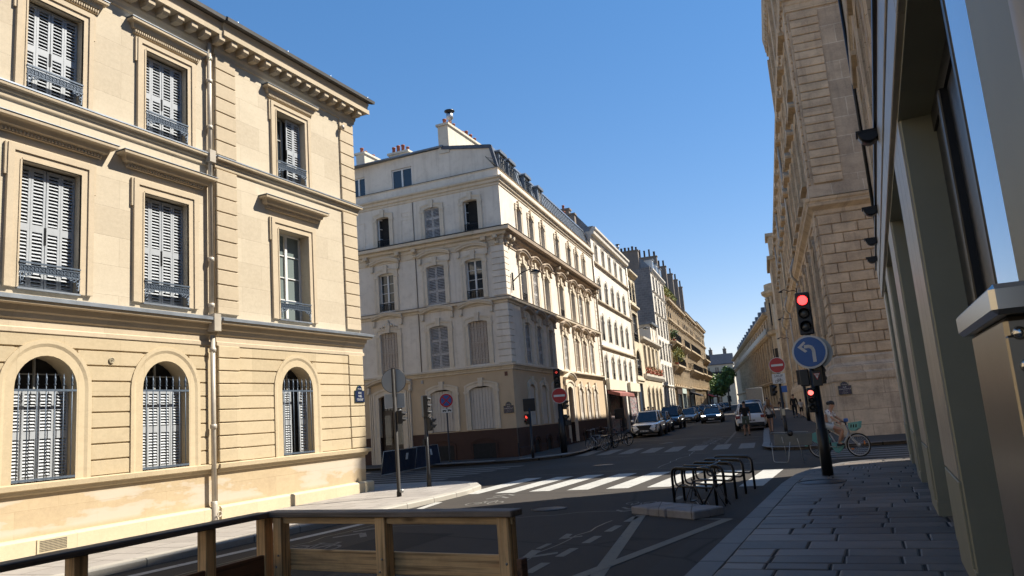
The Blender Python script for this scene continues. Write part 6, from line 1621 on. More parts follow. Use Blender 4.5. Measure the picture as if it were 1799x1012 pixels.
mb = MB().mat(POLE); mb.bbox(-.02, .17, -.16, -.13, 1.93, 2.27, .01); mb.bbox(-.30, -.10, .0, .2, 1.95, 2.32, .02); o = mb.build('cycle_plate', T)
mb = MB().mat(RED).prism([(.0, 2.21), (.15, 2.21), (.075, 2.06)], -.168, -.160, 'y'); mb.mat(WHT).prism([(.02, 2.20), (.13, 2.20), (.075, 2.09)], -.172, -.168, 'y'); mb.mat(RED)
mb.torus((.055, -.174, 2.165), .013, .003, 10, 3); mb.torus((.095, -.174, 2.165), .013, .003, 10, 3); mb.box(.055, .095, -.176, -.173, 2.175, 2.18); mb.build('cycle_triangle', o)
signal_head(T, -.10, -.17, 1.40, .48, .17, 0, name='small_signal_head', lm=mat('lit_small_red_lamp', (1.0, .12, .10), emit=1.6))
signal_head(T, .16, -.0, 2.0, .35, .2, None, 2, R(160), name='rear_signal_head')

# signal seen from behind beyond it
T2 = post('traffic_light', -4.45, 57.0, 3.3, .10, 'black traffic light seen from behind close to the palace wall', 'traffic light', foot=.9)
signal_head(T2, -.25, .1, 2.5, .95, .30, None, 3, R(180))
# no entry with cycle plate by the far right corner
T3 = post('no_entry_post', -3.75, 35.5, 3.3, .06, 'black post with red no entry sign and SAUF bicycle plate by the far right corner', 'road sign', foot=.8)
signal_head(T3, -.28, .02, 1.9, .42, .22, None, 2, R(60), name='pedestrian_signal_head')
def no_entry(par, z, r, y=-.1, x=0):
    o = MB(); disc(o, (x, y, z), r, .02, WHT); disc(o, (x, y - .021, z), r * .94, .004, RED); s = o.build('no_entry_disc', par); MB().mat(WHT).box(x - r * .72, x + r * .72, y - .030, y - .026, z - r * .13, z + r * .13).build('white_bar', s); return s
no_entry(T3, 3.17, .34)
o = MB().mat(WHT).bbox(-.27, .27, -.1, -.085, 2.37, 2.80, .006).build('exemption_plate', T3)
BLK = mat('lettering_black', (.01, .01, .01), .5); lettering(o, 'SAUF', .15, BLK, 0, -.103, 2.70, 1.1)
def bike_icon(cx, cz, s, y):
    mb = MB().mat(BLK)
    for dx in (-.10, .10): mb.torus((cx + dx * s, y, cz), .062 * s, .007 * s, 16, 4)
    for a, b in (((-.10, 0), (-.03, .09)), ((-.03, .09), (.07, .09)), ((-.10, 0), (0, 0)), ((0, 0), (.07, .09)), ((.10, 0), (.055, .13)), ((0, 0), (-.045, .12)), ((.03, .13), (.08, .135)), ((-.07, .12), (-.02, .12))): mb.tube([(cx + a[0] * s, y, cz + a[1] * s), (cx + b[0] * s, y, cz + b[1] * s)], .006 * s, 4)
    return mb
bike_icon(0, 2.47, 1.0, -.105).build('bicycle_symbol', o)
mb = MB().mat(BLUE).bbox(.05, .28, -.08, -.06, 1.98, 2.26, .01); mb.build('blue_plate', T3)
mb = MB().mat(mat('push_button_box', (.45, .40, .28), .5)).bbox(-.07, .07, -.12, -.05, 1.0, 1.28, .02); mb.build('button_box', T3)
# left sign post seen from behind
T4 = post('sign_post', -11.45, 17.15, 3.28, .050, 'brown post with round and square signs seen from behind in front of the limestone corner', 'road sign', POLEB, n=8, r2=.046, foot=.12, rz=R(30))
o = MB(); disc(o, (0, .06 + .02, 2.97), .315, .02, SIGNBACK); o.mat(POLE).torus((0, .07, 2.97), .315, .012, 30, 5); o.mat(POLEB).box(-.05, .05, -.03, .06, 2.55, 3.3); o.build('round_sign_back', T4)
o = MB().mat(SIGNBACK).bbox(-.26, .26, .06, .08, 2.27, 2.63, .01); o.mat(WHT); [o.box(a, b, .055, .066, c, d) for a, b, c, d in ((-.265, .265, 2.625, 2.64), (-.265, .265, 2.26, 2.275), (-.265, -.25, 2.275, 2.625), (.25, .265, 2.275, 2.625))]; o.build('square_sign_back', T4)
signal_head(T4, .17, -.02, 1.86, .30, .18, None, 2, R(105), name='pedestrian_signal_head')
mb = MB().mat(SIGNBACK); mb.tube([(0, 0, 2.14), (.16, -.02, 2.20)], .02, 6); mb.lathe([(.05, .10), (.06, .14), (.05, .18)], (.07, -.05, 0), 8); mb.build('bracket', T4)
# black signal post on the left corner
T5 = post('traffic_light', -12.1, 19.7, 2.6, .055, 'short black traffic light post standing at the left pavement corner', 'traffic light', r2=.05, foot=.35, rz=R(25))
signal_head(T5, .06, .0, 2.02, .58, .2, None, 3, R(115)); signal_head(T5, .17, .02, 1.62, .34, .19, None, 2, R(80), name='pedestrian_signal_head')
MB().mat(POLE).bbox(-.12, -.05, -.06, .06, 1.18, 1.38, .015).build('button_box', T5)
# no stopping sign by the corner building
T6 = post('no_stopping_sign', -19.44, 33.62 - 1.6, 2.9, .035, 'thin post with round blue and red no stopping sign before the corner building', 'road sign', base=.12, rz=R(28))
T6.location = (-18.6, 32.25, gz(0, 32.25) + .12)
o = MB(); disc(o, (0, -.05, 2.88), .335, .02, WHT); disc(o, (0, -.071, 2.88), .32, .004, RED); disc(o, (0, -.076, 2.88), .25, .004, BLUE); s_ = o.build('no_stopping_disc', T6)
mb = MB().mat(RED)
for a in (45, -45): mb.obox((0, -.083, 2.88), .5, .006, .06, Matrix.Rotation(R(a), 3, 'Y'))
mb.build('red_cross', s_)
o = MB().mat(WHT).bbox(-.26, .26, -.06, -.045, 2.30, 2.50, .006).build('tow_plate', T6)
mb = MB().mat(BLK); mb.prism([(-.2, 2.38), (-.02, 2.38), (-.02, 2.41), (-.1, 2.44), (-.2, 2.43)], -.064, -.061, 'y'); mb.prism([(.03, 2.40), (.2, 2.37), (.22, 2.42), (.1, 2.46), (.05, 2.44)], -.064, -.061, 'y')
for x in (-.16, -.06, .07, .18): mb.lathe([(0, 0), (.022, .003)], (x, -.062, 2.37), 8, 'y')
mb.tube([(-.03, -.063, 2.42), (.06, -.063, 2.46)], .006, 4); mb.build('tow_symbol', o)
# pedestrian signal at the middle corner
T7 = post('pedestrian_signal', -14.15, 31.9, 2.2, .055, 'black pedestrian signal post with square panel and red figure before the corner building', 'pedestrian signal', foot=.5, rz=R(25))
MB().mat(POLE).bbox(-.27, .27, -.04, .02, 2.05, 2.62, .02).build('panel', T7)
signal_head(T7, -.15, -.03, 1.50, .42, .22, 0, 2, R(-35), name='pedestrian_signal_head', lm=REDS)
# traffic light with no entry sign at the middle corner
T8 = post('traffic_light', -13.72, 34.6, 3.9, .13, 'black traffic light with red cross lamp above a no entry sign', 'traffic light', n=8, r2=.09, foot=1.6, rz=R(20))
o = signal_head(T8, -.05, -.20, 3.08, .86, .32, None, 3)
mb = MB().mat(REDS); mb.box(-.11, .01, -.225, -.22, 3.775, 3.81); mb.box(-.068, -.033, -.226, -.219, 3.735, 3.85); mb.build('red_cross_lamp', T8)
no_entry(T8, 2.68, .37, -.18)
signal_head(T8, .28, 0, 2.05, .40, .22, None, 2, R(75), name='pedestrian_signal_head'); signal_head(T8, .24, .0, 1.30, .45, .2, None, 2, R(60), name='small_signal_head'); MB().mat(POLE).bbox(.15, .45, -.1, .12, 1.25, 1.5, .02).build('control_box', T8)

# street name plates
def plate(M, lines, label, w=.46, h=.34, ar='10e Arrt', sz=.085, gap=.095):
    mb = MB().mat(ENG); top = [(w * .30 * math.cos(t), h / 2 + w * .34 * math.sin(t)) for t in [math.pi * k / 10 for k in range(11)]]
    mb.prism([(-w / 2, -h / 2), (w / 2, -h / 2), (w / 2, h / 2)] + top + [(-w / 2, h / 2)], 0, .02, 'y'); mb.mat(NAVY); k = .93
    mb.prism([(-w / 2 * k, -h / 2 * k), (w / 2 * k, -h / 2 * k), (w / 2 * k, h / 2 * .96), (-w / 2 * k, h / 2 * .96)], -.006, 0, 'y'); mb.prism([(a * .85, h / 2 + (b - h / 2) * .85 + .006) for a, b in top], -.006, 0, 'y')
    o = mb.build('street_name_plate', None, M); tag(o, label, 'street sign'); lettering(o, ar, .055, WHT, 0, -.009, h / 2 + .045)
    n = len(lines)
    for i, (t, s, sx) in enumerate(lines): lettering(o, t, s, WHT, 0, -.009, (n - 1) / 2 * gap - i * gap, sx)
    return o
plate(LB.matrix_world @ F @ Matrix.Translation((18.74, -DW - .085, 2.86)), [('RUE', .085, .95), ('YVES', .085, .95), ('TOUDIC', .085, .95)], 'navy enamel plate reading RUE YVES TOUDIC on the limestone corner')
plate(CB.matrix_world @ FC @ Matrix.Translation((-.34, -.03, 2.38)), [('RUE', .075, 1), ('LÉON JOUHAUX', .062, 1), ('1879 - 1954', .034, 1), ('SYNDICALISTE', .034, 1)], 'navy enamel plate reading RUE LÉON JOUHAUX on the grey plastered corner building', .52, .36, gap=.08)
plate(PB.matrix_world @ FPF @ Matrix.Translation((.10, -.33, 2.02)), [('RUE', .075, 1), ('LÉON JOUHAUX', .062, 1), ('1879 - 1954', .034, 1), ('SYNDICALISTE', .034, 1)], 'navy enamel plate reading RUE LÉON JOUHAUX on the base of the stone palace', .50, .36, gap=.08)
mb = MB().mat(mat('small_grey_box', (.3, .3, .3), .5)).bbox(-5.05, -4.93, -.06, 0, 4.0, 4.16, .01); mb.build('junction_box', CB, FC)
mb = MB().mat(mat('dark_red_plate', (.07, .015, .012), .5)).box(-.42, -.27, -.02, 0, 3.98, 4.18); mb.build('small_plate', CB, FC)

# ------------------------------------------------------------------ wooden railing of the terrace in front
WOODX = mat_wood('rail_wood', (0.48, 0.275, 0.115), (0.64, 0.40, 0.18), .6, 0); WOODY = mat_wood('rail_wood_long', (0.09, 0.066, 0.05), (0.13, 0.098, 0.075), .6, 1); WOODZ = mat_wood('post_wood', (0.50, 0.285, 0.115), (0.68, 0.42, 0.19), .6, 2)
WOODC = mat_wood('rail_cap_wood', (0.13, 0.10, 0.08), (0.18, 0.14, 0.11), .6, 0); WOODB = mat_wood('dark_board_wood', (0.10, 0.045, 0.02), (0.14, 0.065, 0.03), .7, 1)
RW = empty('wooden_railing', (-4.4, 4.85, 0), 0, 'brown wooden post and rail fence with dark cap around a street terrace in the foreground', 'railing')
ang = math.atan2(-.27, 2.15); FR = Matrix.Rotation(ang, 4, 'Z')
MB().mat(WOODX).bbox(-.02, 2.22, -.02, .02, 1.155, 1.205, .004).build('top_rail', RW, FR)
MB().mat(WOODC).bbox(-.06, 2.25, -.075, .065, 1.207, 1.248, .006).build('rail_cap', RW, FR)
MB().mat(WOODX).bbox(.05, 2.1, .048, .075, .80, .955, .004).build('lower_board', RW, FR)
for x in (.06, 1.12, 2.16): MB().mat(WOODZ).bbox(x - .046, x + .046, -.046, .046, 0, 1.155 + .05, .005).build('post', RW, FR)
MB().mat(WOODY).bbox(-.075, .065, -5.2, -.05, 1.207, 1.248, .006).build('rail_cap', RW, TR(-.06, 0)); MB().mat(WOODB).bbox(-.02, .012, -5.2, -.07, .76, .93, .004).build('lower_board', RW, TR(-.06, 0))
for y in (-.04, -.62, -1.62, -2.9, -4.2): MB().mat(WOODZ).bbox(-.046, .046, y - .046, y + .046, 0, 1.205, .005).build('post', RW, TR(-.08, 0))
MB().mat(WOODB).bbox(2.24, 2.28, -.04, .03, .6, .95, .005).build('bracket', RW, FR)

BOLT = mat('zinc_bolt', (.25, .25, .24), .35, .9)
for x in (.06, 1.12, 2.16):
    for z in (.835, .92):
        mb = MB().mat(BOLT); mb.lathe([(0, .006), (.008, .004), (.009, 0)], (x + .012 * (1 if z > .9 else -1), -.0465, z), 8, 'y'); mb.build('bolt', RW, FR)
# stainless cabinet at the right edge
STL = mat('stainless_steel', (0.34, 0.295, 0.235), 0.33, 1.0, 0.28, 1.6); STL2 = mat('polished_steel_cap', (0.66, 0.63, 0.58), 0.22, 1.0, 0.04, 2)
SC = empty('steel_cabinet', (.36, 1.28, .12), 0, 'brushed stainless steel cabinet with overhanging cap and round holes at the right edge', 'cabinet')
MB().mat(STL).bbox(-.198, .30, -.10, .27, 0, 1.765, .006).build('body', SC)
MB().mat(STL2).bbox(-.213, .34, -.14, .31, 1.766, 1.806, .007).build('cap', SC)
mb = MB().mat(STL); mb.bbox(-.200, -.13, -.112, -.100, .02, 1.74, .003); mb.build('corner_strip', SC)
for x, z in ((-.184, 1.742), (-.182, 1.70)):
    mb = MB().mat(STL2); mb.lathe([(0, .012), (.007, .008), (.009, 0)], (x, -.113 if x < -.1 else -.101, z), 12, 'y'); mb.build('rivet', SC)
for x, z in ((-.158, 1.722), (-.164, 1.700)):
    mb = MB().mat(DARK); mb.lathe([(0, .001), (.014, .001)], (x, -.1015, z), 16, 'y', smooth=False); mb.build('hole', SC)

# ------------------------------------------------------------------ bike racks, slab and stripped bicycle
RK = mat('black_rack_tube', (0.012, 0.012, 0.014), 0.3, 0.4, 0.1, 9)
def rounded(pts, r, n=5):
    out = [Vector(pts[0])]
    for i in range(1, len(pts) - 1):
        p = Vector(pts[i]); a = (Vector(pts[i - 1]) - p).normalized(); b = (Vector(pts[i + 1]) - p).normalized()
        for k in range(n + 1):
            t = k / n; out.append(p + a * r * (1 - t) ** 2 + b * r * t ** 2)
    out.append(Vector(pts[-1])); return out
def rack_mesh():
    mb = MB().mat(RK); L = 1.15; h = .68; mb.tube(rounded([(0, 0, -.02), (0, 0, h), (L, 0, h), (L, 0, -.02)], .16), .026, 8)
    return mb
def rack_loop():
    mb = MB().mat(RK); L = 1.15; h = .68; mb.tube(rounded([(L / 2, .03, h - .03), (L - .04, .03, h - .03), (L - .04, .03, .33), (.04, .03, .33), (.04, .03, h - .03), (L / 2, .03, h - .03)], .13), .020, 7); mb.mat(WHT).box(L * .42, L * .5, -.022, -.019, h - .006, h + .006); return mb
RLAB = ['bike rack hoop nearest the stone slab, with the stripped bicycle against it', 'second black bike rack hoop from the stone slab', 'middle one of the five black bike rack hoops', 'fourth black bike rack hoop from the stone slab', 'black bike rack hoop farthest from the stone slab, nearest the crosswalk']
for i, (x, y) in enumerate(((-3.80, 15.1), (-3.72, 15.6), (-3.66, 16.35), (-3.6, 17.15), (-3.54, 18.0))):
    rt = empty('bike_rack', (x, y, 0), R(-36), RLAB[i], 'bike rack', 'black bike rack hoops'); sub('hoop', 'hoop', rack_mesh, rt); sub('inner_loop', 'loop', rack_loop, rt)
SLABM = mat_stone('old_kerb_slab', (.26, .25, .25), (.22, .21, .21), (.05, .045, .04), .8, 50, .012, .5, (.12, .11, .10), grain=.8)
SL = empty('stone_slab', (-3.43, 13.65, 0), R(-34), 'low pale granite slab on the road before the bike racks', 'slab')
mb = MB().mat(SLABM)
for a, b, c, d in ((-.80, -.33, -.35, .36), (-.32, .12, -.36, .02), (-.32, .30, .03, .35), (.13, .80, -.35, .02), (.31, .79, .03, .36)): mb.bbox(a, b, c, d, -.02, .135, .02)
mb.build('slab_top', SL)
def wheel(par, M, r, tyre=.017, rimm=None, spokes=20, hub=.02, name='wheel', rimw=.012, tm=None):
    mb = MB().mat(tm or mat('bicycle_tyre', (.012, .012, .012), .8)); mb.torus((0, 0, 0), r - tyre, tyre, 36, 6); o = mb.build(name, par, M)
    q = MB().mat(rimm or mat('bicycle_rim', (.5, .5, .5), .3, .9)); q.torus((0, 0, 0), r - tyre * 2 - .006, rimw, 36, 5); q.lathe([(hub * .5, -.05), (hub, -.03), (hub, .03), (hub * .5, .05)], (0, 0, 0), 8, 'y')
    for i in range(spokes): a = 2 * math.pi * i / spokes; q.tube([(hub * math.cos(a + .5), .02 * (-1) ** i, hub * math.sin(a + .5)), ((r - tyre * 2) * math.cos(a), 0, (r - tyre * 2) * math.sin(a))], .0022, 3, caps=False)
    q.build('rim', o); return o
def bicycle(x, y, z, rz, lean, label, fm, group='parked bicycles', wheels=(1, 1), step=False, r=.335, basket=None, spk=16, cat='bicycle', steer=0, mud=None, city=True):
    """local +x is forward; origin below the bottom bracket"""
    rt = empty('bicycle', (x, y, z), rz, label, cat, group); rt.matrix_world = Matrix.Translation((x, y, z)) @ Matrix.Rotation(rz, 4, 'Z') @ Matrix.Rotation(R(lean), 4, 'X')
    RW_, FW = Vector((-.43, 0, r)), Vector((.66, 0, r)); bb = Vector((0, 0, .29)); st = Vector((-.17, 0, .78)); hd = Vector((.43, 0, .88)); hl = Vector((.47, 0, .74))
    mb = MB().mat(fm); mb.tube([bb, st], .016, 7); mb.tube([bb, hl], .018, 7); mb.tube([(-.05, 0, .44) if step else (-.155, 0, .74), hl + Vector((0, 0, .03)) if not step else hl], .016, 7); mb.tube([hl, hd], .018, 7)
    for s in (-1, 1): mb.tube([RW_ + Vector((0, s * .06, 0)), bb + Vector((0, s * .03, 0))], .010, 6); mb.tube([RW_ + Vector((0, s * .06, 0)), st + Vector((.03, s * .02, -.06))], .009, 6)
    mb.build('frame', rt)
    fk = MB().mat(fm)
    for s in (-1, 1): fk.tube([hl + Vector((0, s * .05, -.05)), Vector((.55, s * .055, .5)), FW + Vector((0, s * .055, 0))], .011, 6)
    fk.tube([hl + Vector((0, -.05, -.05)), hl + Vector((0, .05, -.05))], .012, 6); fk.build('fork', rt)
    hb = MB().mat(mat('bicycle_metal', (.35, .35, .35), .3, .9)); hb.tube([hd, hd + Vector((-.03, 0, .12)), hd + Vector((.02, 0, .15))], .012, 6)
    c = hd + Vector((.02, 0, .15)); hb.tube(rounded([c + Vector((-.16, -.28, .02)), c + Vector((.04, -.22, .03)), c, c + Vector((.04, .22, .03)), c + Vector((-.16, .28, .02))], .05), .011, 6); hb.mat(POLE)
    for s in (-1, 1): hb.tube([c + Vector((-.07, s * .252, .02)), c + Vector((-.17, s * .283, .02))], .016, 7)
    hb.build('handlebar', rt)
    sd_ = MB().mat(POLE); sd_.tube([st, st + Vector((-.03, 0, .12))], .013, 6); t = st + Vector((-.05, 0, .14)); rows = []
    for q, w, h in ((-.13, .085, .02), (-.08, .095, .035), (0, .05, .03), (.08, .022, .022), (.14, .014, .01)): rows.append([t + Vector((q, w * math.cos(a), h * math.sin(a))) for a in [2 * math.pi * k / 8 for k in range(8)]])
    sd_.grid(rows, close_u=True); sd_.face(rows[0][::-1]); sd_.face(rows[-1]); sd_.build('saddle', rt)
    ck = MB().mat(mat('bicycle_metal', (.35, .35, .35), .3, .9)); ck.torus(tuple(bb + Vector((0, .05, 0))), .09, .008, 20, 4); ck.tube([bb + Vector((0, .07, 0)), bb + Vector((.12, .07, -.11))], .01, 5); ck.tube([bb + Vector((0, -.07, 0)), bb + Vector((-.12, -.07, .11))], .01, 5); ck.mat(POLE)
    ck.box(.08, .17, .07, .15, .165, .185); ck.box(-.17, -.08, -.15, -.07, .39, .41); ck.build('crankset', rt)
    if wheels[0]: wheel(rt, Matrix.Translation(RW_), r, spokes=spk)
    if wheels[1]: wheel(rt, Matrix.Translation(FW), r, spokes=spk)
    if mud:
        for c_, a0, a1 in ((RW_, .1, 3.3), (FW, .2, 2.6)):
            m_ = MB().mat(mud); m_.torus(tuple(c_), r + .015, .014, 16, 4, a0=a0, a1=a1); m_.build('mudguard', rt)
    if city: cr_ = MB().mat(POLE); cr_.box(-.62, -.25, -.07, .07, .70, .715); cr_.tube([(-.6, .06, .70), (-.43, .06, r)], .006, 4); cr_.tube([(-.6, -.06, .70), (-.43, -.06, r)], .006, 4); cr_.build('carrier', rt)
    if basket: b_ = MB().mat(basket); [b_.tube([(.58, -.15 + .3 * k / 7, .85), (.60, -.15 + .3 * k / 7, 1.08)], .004, 4) for k in range(8)]; b_.box(.56, .84, -.15, .15, .85, .86); b_.build('basket', rt)
    return rt
SILV = mat('silver_frame_paint', (.35, .36, .36), .3, .7); DKF = mat('dark_frame_paint', (.025, .025, .03), .35, .3)
o = bicycle(-3.1, 14.55, -.26, R(-38), 9, 'stripped bicycle frame without wheels leaning on the nearest bike rack hoop', DKF, None, (0, 0), city=False)
for c_ in list(bpy.data.objects):
    if c_.parent == o and c_.name.startswith('saddle'): bpy.data.objects.remove(c_)
mb = MB().mat(POLE); mb.torus((-.43, 0, .30), .36, .012, 16, 4, a0=.3, a1=2.9); mb.build('mudguard', o)
bicycle(-12.75, 36.9, gz(0, 37), R(150), -6, 'silver city bicycle with drop handlebar, front one of the parked group', SILV, spk=20)
bicycle(-12.85, 37.7, gz(0, 37.7), R(146), -7, 'grey city bicycle just behind the front silver one', mat('grey_frame', (.14, .14, .15), .4, .5))
bicycle(-12.95, 39.3, gz(0, 39), R(140), 6, 'dark bicycle in the middle of the parked group', DKF)
bicycle(-12.6, 40.3, gz(0, 40), R(152), 6, 'dark bicycle with carrier at the far end of the parked group', DKF, mud=POLE)
for i, (y, lb) in enumerate(((37.4, 'hoop stand holding the front silver bicycle'), (39.9, 'hoop stand holding the dark bicycles beside the white car'))):
    rt = empty('bike_rack', (-13.1, y, gz(0, y)), R(60), lb, 'bike rack', 'hoops under the parked bicycles'); sub('hoop', 'hoop', rack_mesh, rt)
T9 = post('sign_post', -12.9, 41.2, 1.85, .03, 'thin dark post with square plate behind the parked bicycles', 'road sign', base=0.12); MB().mat(POLE).bbox(-.28, .28, -.03, -.01, 1.3, 1.85, .01).build('panel', T9)

# ------------------------------------------------------------------ construction panels, yellow sign, frame board
NAV = mat('dark_blue_hoarding', (0.018, 0.028, 0.052), 0.5, 0.2, 0.25, 2)
def hoarding(x, y, rz, tilt, L, label):
    rt = empty('hoarding_panel', (x, y, .02), rz, label, 'hoarding panel', 'dark blue hoarding panels'); M = Matrix.Rotation(R(tilt), 4, 'X'); mb = MB().mat(NAV)
    n = int(L / .07)
    for i in range(n): mb.box(i * L / n, (i + .85) * L / n, -.008 if i % 2 else .0, .012, .08, .98)
    mb.build('sheet', rt, M); mb = MB().mat(SIGNBACK); mb.tube([(0, 0, 0), (0, 0, 1.0)], .018, 6); mb.tube([(L, 0, 0), (L, 0, 1.0)], .018, 6); mb.tube([(0, 0, .99), (L, 0, .99)], .018, 6); mb.tube([(0, 0, .06), (L, 0, .06)], .018, 6); mb.build('tube_frame', rt, M)
    mb = MB().mat(WHT); mb.bbox(L * .66, L * .72, -.04, -.01, .55, .82, .01); mb.build('clamp', rt, M); return rt
hoarding(-18.25, 26.1, R(97), 10, 3.1, 'dark blue corrugated hoarding panel nearest the limestone corner')
hoarding(-18.7, 29.3, R(94), -8, 2.6, 'dark blue corrugated hoarding panel nearest the corner building')
YEL = mat('yellow_sign', (.55, .30, .02), .5)
YS = empty('yellow_sign_board', (-18.85, 24.55, .02), R(55), 'yellow folding warning board half hidden behind the limestone corner', 'warning board')
MB().mat(YEL).prism([(-.42, .25), (.35, .25), (.12, 1.0), (-.22, 1.0)], 0, .02, 'y').build('board', YS, Matrix.Rotation(R(-8), 4, 'X')); lettering(YS, 'ROUTE', .2, BLK, .0, -.03, .50); MB().mat(POLE).box(.3, .33, 0, .02, 0, .3).build('leg', YS)
FB_ = empty('frame_board', (-2.45, 23.9, 0.0), R(-28), 'grey board tilted on a thin wire frame standing by the kerb near the cyclist', 'sign board')
MB().mat(mat('board_grey_back', (.07, .075, .07), .5)).bbox(-.62, .62, -.012, .012, .50, .86, .008).build('board', FB_, Matrix.Rotation(R(-12), 4, 'X'))
mb = MB().mat(SIGNBACK); mb.tube(rounded([(-.55, -.12, .6), (-.5, -.2, .05), (.05, -.3, .05), (.12, -.2, .62)], .08), .010, 6); mb.tube(rounded([(.3, -.1, .7), (.25, .1, .3), (.2, .25, 0)], .05), .010, 6); mb.tube([(-.3, .05, .75), (-.35, .3, 0)], .010, 6); mb.tube([(-.62, 0, .88), (.62, -.02, .88)], .010, 6); mb.build('wire_frame', FB_)
mb = MB().mat(POLE); mb.lathe([(0, -.03), (.09, -.02), (.09, .02), (0, .03)], (.15, -.18, .86), 12, 'y'); mb.build('clamp', FB_)
# manhole and tactile studs on the near pavement
mb = MB().mat(mat('cast_iron_cover', (.055, .05, .05), .5, .3, .3, 20, .3)); mb.lathe([(0, .006), (.40, .006), (.41, 0)], (-1.25, 16.9, .131), 28); mb.torus((-1.25, 16.9, .135), .45, .012, 28, 4, axis='z'); o = mb.build('manhole_cover', None); tag(o, 'round iron manhole cover in the near right pavement below the traffic light', 'manhole cover')
mb = MB().mat(WHT)
for i in range(8):
    for j in range(4): mb.lathe([(.02, 0), (.015, .006), (0, .006)], (-.75 + i * .08, 19.6 + j * .14, .131), 6)
o = mb.build('tactile_paving', None); o['kind'] = 'structure'
mb = MB().mat(DARK).box(1.0, 3.6, 30.78, 30.9, -.02, .10); o = mb.build('gutter_inlet', None); o['kind'] = 'structure'
